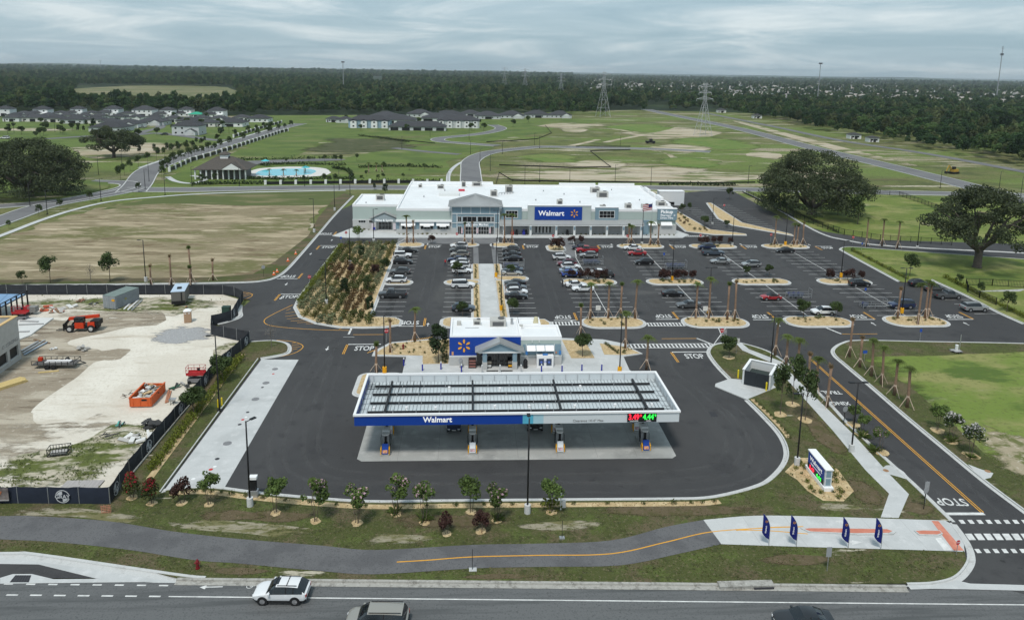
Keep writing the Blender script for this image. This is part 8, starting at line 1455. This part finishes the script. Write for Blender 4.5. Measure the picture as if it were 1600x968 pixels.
def lift(label,px,py,rz,raised):
 t=thing('scissor_lift',label,'lift',(*G(px,py),.05),rz);M_lr=mat('lift_red',(.40,.025,.03),.5)
 MB().box(-1.1,1.1,-.5,.5,.25,.75).build('base',mat('lift_grey',(.20,.20,.21),.6),t)
 for x in(-.8,.8):
  for y in(-.5,.5):MB().wheelx((x,y,.26),.26,.2,14).build('wheel',C_tyre,t)
 s=MB()
 for k in range(3):z=.78+k*.18;s.bar((-1,-.3,z),(1,-.3,z+.15),.08);s.bar((-1,.3,z+.15),(1,.3,z),.08)
 s.build('scissor_arms',M_black,t);MB().box(-1.2,1.25,-.55,.55,1.35,1.5).box(-1.2,1.25,-.57,-.55,1.3,1.75).box(-1.2,1.25,.55,.57,1.3,1.75).build('platform',M_lr,t);g=MB()
 for x in(-1.2,-.4,.4,1.25):
  for y in(-.55,.55):g.bar((x,y,1.5),(x,y,2.55),.045)
 for z in(2.05,2.55):
  for y in(-.55,.55):g.bar((-1.2,y,z),(1.25,y,z),.045)
  for x in(-1.2,1.25):g.bar((x,-.55,z),(x,.55,z),.045)
 g.build('guard_rail',M_lr,t);MB().box(.4,.7,-.5,-.2,2.0,2.4).build('control_box',M_black,t)
lift('red scissor lift on the sand beside the fence',307,598,.02,0);lift('red scissor lift behind the unfinished building',33,500,.05,1)
sk_=thing('waste_skip','orange roll-off skip full of rubble and boards','skip',(*G(220,637),.05),.02);M_sk=mat('skip_orange',(.60,.115,.03),.6,var=.1,scale=2);W_,D_=2.75,4.8
MB().box(-W_/2,W_/2,0,.12,.15,1.35).build('front_panel',M_sk,sk_);MB().box(-W_/2,W_/2,D_-.12,D_,.15,1.35).build('rear_panel',M_sk,sk_)
for s in(-1,1):MB().box(s*W_/2-.06,s*W_/2+.06,.0,D_,.151,1.349).build('side_panel',M_sk,sk_);MB().box(s*W_/2-.1,s*W_/2+.1,-.05,D_+.05,1.35,1.47).build('top_rail',M_sk,sk_)
MB().box(-W_/2+.07,W_/2-.07,.13,D_-.13,.2,.9).build('rubble_fill',M_churn,sk_)
for k in range(3):MB().box(-W_/2+.35+k*.95,-W_/2+.45+k*.95,-.06,.0,.2,1.3).build('rib',M_sk,sk_)
MB().box(.15,.9,-.02,.0-.001,.95,1.2).build('slot',M_black,sk_)
rr=random.Random(4);DEB=[mat('debris_ply',(.50,.36,.20),.8),mat('debris_grey',(.40,.39,.37),.8),mat('debris_white',(.66,.66,.64),.7),mat('debris_dark',(.05,.05,.05),.8),mat('debris_yellow',(.62,.52,.12),.7),mat('debris_brown',(.20,.13,.08),.8),mat('debris_teal',(.10,.38,.33),.7)]
def board(name,c,sz,m,rz=0.,rx=0.,ry=0.,lb=None,cat='board',grp=None,parent=None):
 o=MB().bbox((0,0,0),sz,0,0).build(name,m,parent);o.location=c;o.rotation_euler=(rx,ry,rz)
 if lb:o['label']=lb;o['category']=cat
 if grp:o['group']=grp
 return o
for k in range(34):o=board('debris_piece',(rr.uniform(-1.0,1.0),rr.uniform(.5,4.3),1.0+rr.uniform(0,.4)),(rr.uniform(.4,1.3),rr.uniform(.15,.7),rr.uniform(.03,.15)),DEB[rr.choice([0,0,1,1,2,2,3,4,5,5])],rr.uniform(0,3),rr.uniform(-.35,.35),rr.uniform(-.35,.35),parent=sk_)
pA_=Vector(G(162,482));pB_=Vector(G(182,484));an=math.atan2((pB_-pA_).y,(pB_-pA_).x);co_=thing('shipping_container','grey green shipping container with yellow warning plate','container',(pA_.x,pA_.y,.05),an-.02);M_co=mat('container_grey',(.27,.295,.315),.6,var=.08,scale=1);CL=6.0;cw=(pB_-pA_).length
MB().box(0,cw,0,CL,.1,2.5).build('body',M_co,co_);MB().box(-.02,cw+.02,-.02,CL+.02,2.5,2.6).build('roof',mat('container_roof',(.17,.215,.20),.7,var=.15,scale=1),co_)
rb=MB()
for k in range(20):y=.2+k*.29;rb.box(cw,cw+.05,y,y+.14,.2,2.4)
rb.build('corrugation',M_co,co_,kind='stuff')
for x in(.05,cw/2+.02):d_=MB().box(x,x+cw/2-.1,-.05,-.002,.15,2.45).build('door',M_co,co_);MB().box(x+.3,x+.36,-.09,-.052,.2,2.4).box(x+.8,x+.86,-.09,-.052,.2,2.4).build('lock_bar',M_galv,d_)
MB().box(cw*.72,cw*.95,-.10,-.09,1.6,2.0).build('warning_plate',M_yellow,co_);MB().box(cw+.051,cw+.07,2.2,2.7,1.3,1.6).build('warning_plate',mat('warning_olive',(.32,.30,.10),.6),co_)
pA_=Vector(G(290,479));ot=thing('office_trailer','dark site trailer with pale roof and roof unit','trailer',(pA_.x-1.3,pA_.y,.05),.22);TDK=mat('trailer_dark',(.13,.125,.115),.6);
MB().box(-1.2,1.2,0,5.4,.55,2.9).build('body',TDK,ot);MB().box(-1.25,1.25,-.05,5.45,2.9,3.0).build('roof',mat('trailer_roof',(.45,.55,.66),.4),ot);MB().box(-.35,.4,1.6,2.4,3.0,3.25).build('roof_unit',M_black,ot);MB().box(-1.22,1.22,-.03,0,.5,1.1).build('skirt',M_black,ot);MB().box(.5,.75,-.04,-.001,1.1,2.8).build('corner_strip',M_black,ot);MB().box(-1.23,-1.2,2.4,3.4,1.6,2.5).build('window',M_glass,ot)
for y in(2.4,3.3):MB().wheelx((-1.1,y,.4),.4,.25,14,ax='x').build('wheel',C_tyre,ot)
board('ramp_board',(pA_.x+.5,pA_.y-.9,.35),(.35,1.4,.06),mat('orange_board',(.60,.24,.08),.7),.3,-.35,0,'orange board leaning at the front of the site trailer','board')
pt_=thing('portable_toilet','tan portable toilet with white roof','portable toilet',(*G(294,503),.05),.25);MB().box(-.58,.58,-.58,.58,.05,2.05).build('cabin',mat('toilet_tan',(.42,.27,.17),.6),pt_);MB().box(-.46,.46,-.61,-.581,.15,1.95).build('door',mat('toilet_door',(.36,.235,.15),.6),pt_);rm=MB();rm.box(-.62,.62,-.62,.62,2.05,2.15);rm.cyl((0,0),.75,2.15,2.4,8,r2=.4);rm.build('roof',W_white,pt_)
for x in(-.3,.3):MB().box(x-.15,x+.15,-.63,-.611,1.7,1.85).build('vent',M_signw,pt_)
ft=thing('flatbed_trailer','black tandem flatbed trailer carrying white pipes','trailer',(*G(90,573),.05),-.02);MB().box(-3.2,3.0,-1.0,1.0,.6,.72).build('deck',mat('trailer_deck',(.10,.095,.09),.8),ft)
rl=MB()
for y in(-1.0,1.0):
 rl.bar((-3.2,y,1.25),(3.0,y,1.25),.07)
 for k in range(8):rl.bar((-3.2+k*.885,y,.7),(-3.2+k*.885,y,1.25),.06)
rl.bar((3.0,-1,1.25),(3.0,1,1.25),.07);rl.build('side_rail',M_black,ft);MB().bar((3.0,-.7,.65),(4.3,0,.6),.1).bar((3.0,.7,.65),(4.3,0,.6),.1).build('drawbar',M_black,ft)
for x in(-.9,.0):
 for y in(-1.12,1.12):MB().wheelx((x,y,.38),.38,.24,14).build('wheel',C_tyre,ft)
for k in range(3):o=MB().tube([(-1.6,-.3+k*.3,.85),(2.0,-.2+k*.3,.85)],.13,8).build('pipe',M_signw,None,label=['white pipe on the flatbed trailer, nearest','white pipe on the flatbed trailer, middle','white pipe on the flatbed trailer, farthest'][k],category='pipe');o.location=(*G(90,573),.05)
o=thing('spare_wheel','spare wheel lying on the flatbed trailer','wheel',(G(104,572)[0],G(104,572)[1]+.4,.95));MB().wheelx((0,0,0),.36,.22,14).build('tyre',C_tyre,o);MB().wheelx((0,-.1,0),.2,.06,12).build('rim',C_rim,o);MB().box(-.3,.3,-.2,.2,0,.5).build('fuel_can',mat('machine_orange',(.56,.045,.012),.5),None,label='red fuel can at the left end of the flatbed trailer',category='can').location=(G(62,572)[0],G(62,572)[1]+.4,.78)
lp=thing('lumber_stack','stack of yellow timber boards at the lower left edge','lumber',(*G(14,606),.06),.95);TW2=mat('yellow_lumber',(.60,.46,.20),.8,var=.12,scale=3)
for j in range(3):
 for i in range(7):MB().box(-2.6+rr.uniform(-.2,.2),2.4+rr.uniform(-.2,.2),i*.26,i*.26+.23,j*.14,j*.14+.12).build('plank',TW2,lp)
db=random.Random(9)
def pile(label,px,py,n,rad_,mats,mx=(1.6,.5,.15),cat='debris pile',stack=.5):
 t=thing('debris_pile',label,cat,(*G(px,py),.06))
 for k in range(n):o=board('piece',(db.uniform(-rad_,rad_),db.uniform(-rad_,rad_)*.8,.1+db.uniform(0,stack)),(db.uniform(.3,1)*mx[0],db.uniform(.3,1)*mx[1],db.uniform(.3,1)*mx[2]),mats[db.randrange(len(mats))],db.uniform(0,3),db.uniform(-.4,.4),db.uniform(-.3,.3),parent=t)
pile('pile of black pallets and scrap beside the screened fence',242,668,16,1.2,[DEB[3]],(1.3,1.0,.15),stack=.8);pile('heap of pale concrete slabs beside the black scrap',216,684,10,1.5,[DEB[2],DEB[1]],(1.5,.8,.22),stack=.2);pile('black upright scrap boards left of the pale slabs',170,684,6,.7,[DEB[3]],(1.6,.2,.1),stack=.6);pile('grey block pallets on the sand below the telehandler',130,547,9,.9,[DEB[1]],(.9,.7,.3),stack=.4);pile('small grey block pallet right of the unfinished building',84,546,4,.4,[DEB[1],DEB[2]],(.8,.6,.15),stack=.2);pile('green and grey scrap beside the fence oak',285,606,9,1.1,[DEB[1],mat('debris_green',(.03,.12,.07),.7),DEB[3]],(1.6,.4,.15),stack=.3);pile('twigs and scrap left of the orange skip',196,620,7,.9,[DEB[5],DEB[3]],(1.4,.08,.06),stack=.3);pile('teal and black tubes near the weedy sand',196,664,6,.9,[DEB[6],DEB[3]],(1.3,.25,.15),stack=.15);pile('mixed materials and red sheeting behind the slab',92,484,14,2.6,[DEB[2],DEB[1],mat('debris_red',(.45,.10,.05),.7),DEB[5]],(1.8,.9,.3),stack=.2);pile('brown pipe bundle near the container',130,471,3,.7,[mat('debris_rust',(.28,.15,.10),.8)],(3.0,.4,.3),stack=.1);pile('dark sheet scraps left of the container',146,476,6,1.0,[DEB[3],DEB[1]],(1.2,.6,.1),stack=.1)
for k,(a,b,c,d)in enumerate(((194,484,211,467),(200,485,217,469),(206,485.5,222,470),(36,553,70,533),(38,556,74,536),(34,550,60,535))):
 A,B=G(a,b),G(c,d);MB().bar((A[0],A[1],.15+.02*k),(B[0],B[1],.15+.02*k),.28,.14).build('steel_section',[M_signw,M_signw,M_galv,M_galv,mat('stud_blue',(.30,.36,.43),.4),M_galv][k],None,label=['white steel section right of the container, left one','white steel section right of the container, middle one','grey steel section right of the container, right one','grey steel stud beside the unfinished building, middle one','bluish steel stud beside the unfinished building, right one','grey steel stud beside the unfinished building, left one'][k],category='steel section')
for k,(a,b,c,d,m)in enumerate(((53,531,78,537,DEB[5]),(259,630,264,610,mat('debris_redwood',(.38,.17,.10),.8)),(262,629,267,612,mat('debris_redwood',(.38,.17,.10),.8)),(60,583,92,580,TW2))):
 A,B=G(a,b),G(c,d);MB().bar((A[0],A[1],.13),(B[0],B[1],.13),.22,.14).build('timber_beam',m,None,label=['dark brown beam behind the steel studs','red brown plank right of the skip, left one','red brown plank right of the skip, right one','thin yellow board lying below the flatbed trailer'][k],category='beam')
wb=thing('wheelbarrow','grey wheelbarrow between the skip and the fence oak','wheelbarrow',(*G(270,631),.05));b=MB();b.add([(-.45,-.35,.75),(.45,-.35,.75),(.45,.35,.75),(-.45,.35,.75),(-.3,-.2,.4),(.3,-.2,.4),(.3,.2,.4),(-.3,.2,.4)],[(4,5,6,7),(0,4,7,3),(1,2,6,5),(0,1,5,4),(2,3,7,6)]);b.build('tray',M_galv,wb);MB().wheelx((0,.55,.2),.2,.1,12,ax='x').build('wheel',C_tyre,wb);MB().bar((-.2,-.3,0),(-.2,-.25,.45),.05).bar((.2,-.3,0),(.2,-.25,.45),.05).build('leg',M_black,wb)
sc_=thing('mesh_crate','black metal mesh crate on the weedy sand','crate',(*G(93,709),.06),.2);f=MB()
for z in(0.05,.45,.9):
 for y in(-.6,.6):f.bar((-1.1,y,z),(1.1,y,z),.06)
 for x in(-1.1,1.1):f.bar((x,-.6,z),(x,.6,z),.06)
for i in range(8):
 for y in(-.6,.6):f.bar((-1.1+i*.314,y,0),(-1.1+i*.314,y,.9),.05)
f.build('frame',M_black,sc_);MB().box(-.9,.8,-.45,.45,.1,.3).build('contents',DEB[1],sc_)
gen=thing('towed_generator','red and grey towed machine behind the slab','generator',(*G(50,491),.05));MB().box(-1.0,1.0,-.6,.6,.5,1.5).build('body',mat('gen_grey',(.22,.22,.21),.6),gen);MB().box(-1.1,-.4,-.62,.62,.55,1.55).build('hood',mat('lift_red',(.40,.025,.03),.5),gen);
for y in(-.65,.65):MB().wheelx((-.3,y,.35),.35,.2,14).build('wheel',C_tyre,gen)
bt=thing('green_bin','dark green bin inside the fence corner','bin',(*G(354,489),.05));MB().box(-.7,.7,-.5,.5,.1,1.2).build('body',mat('bin_green',(.02,.05,.04),.6),bt);MB().box(-.74,.74,-.54,.54,1.2,1.28).build('lid',mat('bin_green',(.02,.05,.04),.6),bt)
og=thing('orange_mesh','crumpled orange barrier net by the trail at left','barrier net',(*G(166,803),.1));f=MB()
for i in range(5):f.bar((-.4+i*.2,0,0),(-.45+i*.22,.15*(i%2),.9),.03);f.bar((-.5,0,.1+i*.18),(.5,.1,.15+i*.17),.03)
f.build('net',mat('net_orange',(.55,.22,.15),.8),og)
MB().box(-2.0,2.0,-1.0,1.0,0,.12).build('wooden_platform',mat('grey_boards',(.36,.34,.33),.9,var=.2,scale=2,stretch=(6,.3,1)),None,label='grey boarded platform behind the front fence',category='platform').location=(*G(127,760),.07)
dg_=thing('excavator','yellow digger parked beside the highway at right','digger',(*G(1490,271),0),.3);MB().box(-2.2,2.2,-1.3,1.3,0,.9).build('tracks',M_black,dg_);MB().box(-1.4,1.6,-1.2,1.2,.9,2.2).build('body',mat('digger_yellow',(.40,.25,.04),.6),dg_);MB().box(-1.5,-.2,-1.1,0,2.2,3.4).build('cab',C_trim,dg_);MB().bar((-1.2,.3,2),(-3.2,.3,4.0),.4).bar((-3.2,.3,4),(-4.6,.3,1.2),.35).build('boom',mat('digger_yellow',(.40,.25,.04),.6),dg_);MB().box(-5.2,-4.2,-.2,.8,.2,1.2).build('bucket',M_black,dg_)
eq=thing('earth_mover','dark machine parked in the bare meadow','machine',(*G(1016,224),0));MB().box(-3,3,-1.3,1.3,.5,1.6).build('chassis',M_black,eq);MB().box(-.5,1.2,-1,1,1.6,3).build('cab',C_trim,eq)
for x in(-2,2):
 for y in(-1.2,1.2):MB().wheelx((x,y,.8),.8,.5,12).build('wheel',C_tyre,eq)
r=np.random.default_rng(5);C=[]
lawnP=[q for q in[(-37.6,71.3)]+[k_ for k_ in kk[2::4]]+GP([(1300,690),(1380,772),(1376,805)])+catmull(TC,4)[::-1][1:]+cT[::-1][:40]]
vergeP=cB+catmull(TD,4)[1:]+GP([(1495,880),(1450,904)])+[(X,KL(X)+.6)for X in(20,0,-13,-22)]+GP([(290,895),(216,885),(44,860),(0,860),(-300,858)])
for P in(lawnP,vergeP):
 xs_=[p[0]for p in P];ys_=[p[1]for p in P];n=16000;X=r.uniform(min(xs_),max(xs_),n);Y=r.uniform(min(ys_),max(ys_),n);gsel=(np.sin(X*.9)+np.sin(Y*1.3+X*.3)+r.normal(0,.8,n))>-.3
 for x,y in zip(X[gsel],Y[gsel]):
  if-45<x<60 and inpoly(x,y,P):C.append((x,y,.13))
C=np.array(C);mi=(r.random(len(C))<.4).astype(int);obj('grass_tufts',leafmesh('grass_tufts',C,np.tile([[.9,.2,.25]],(len(C),1)),.085,[lf('lawn_blade',(.095,.115,.034)),lf('lawn_blade_dry',(.16,.14,.07))],mi,5,tilt=.9),None,kind='stuff',label='rough grass tufts on the front lawn and verge',category='grass')
wz=[]
for k in range(2600):
 a,b=r.uniform(0,262),r.uniform(660,770)
 if inpoly(a,b,[(0,725),(60,706),(130,692),(170,667),(222,655),(250,668),(196,745),(170,765),(0,768)])and math.sin(a*.06)+math.sin(b*.15+a*.03)+r.normal(0,.5)>.2:X,Y=G(a,b);wz.append((X,Y,.15))
for k in range(1500):
 a,b=r.uniform(30,375),r.uniform(455,560)
 if inpoly(a,b,[(45,462),(350,458),(372,480),(350,490),(330,520),(335,545),(372,540),(350,565),(335,560),(325,500),(338,480),(250,468),(60,470)]):X,Y=G(a,b);wz.append((X,Y,.15))
wz=np.array(wz);obj('weeds',leafmesh('weeds',wz,np.tile([[.8,.3,.4]],(len(wz),1)),.13,[lf('weed_leaf',(.150,.170,.060))],None,8,tilt=.9),None,kind='stuff',label='weeds growing on the sand of the construction yard',category='weeds')
XH=15800
hz=MB().box(-XH,XH,-80,17500,-40,150).build('haze',[],None,kind='stuff',label='thin summer haze filling the air',category='haze')
hm=bpy.data.materials.new('haze');hm.use_nodes=True;t=hm.node_tree;t.nodes.clear();ho=nd(t,'ShaderNodeOutputMaterial');pv_=nd(t,'ShaderNodeVolumePrincipled');pv_.inputs['Color'].default_value=(.86,.95,1.0,1);pv_.inputs['Density'].default_value=HAZE;pv_.inputs['Anisotropy'].default_value=.2;t.links.new(pv_.outputs[0],ho.inputs['Volume']);hz.data.materials.append(hm)
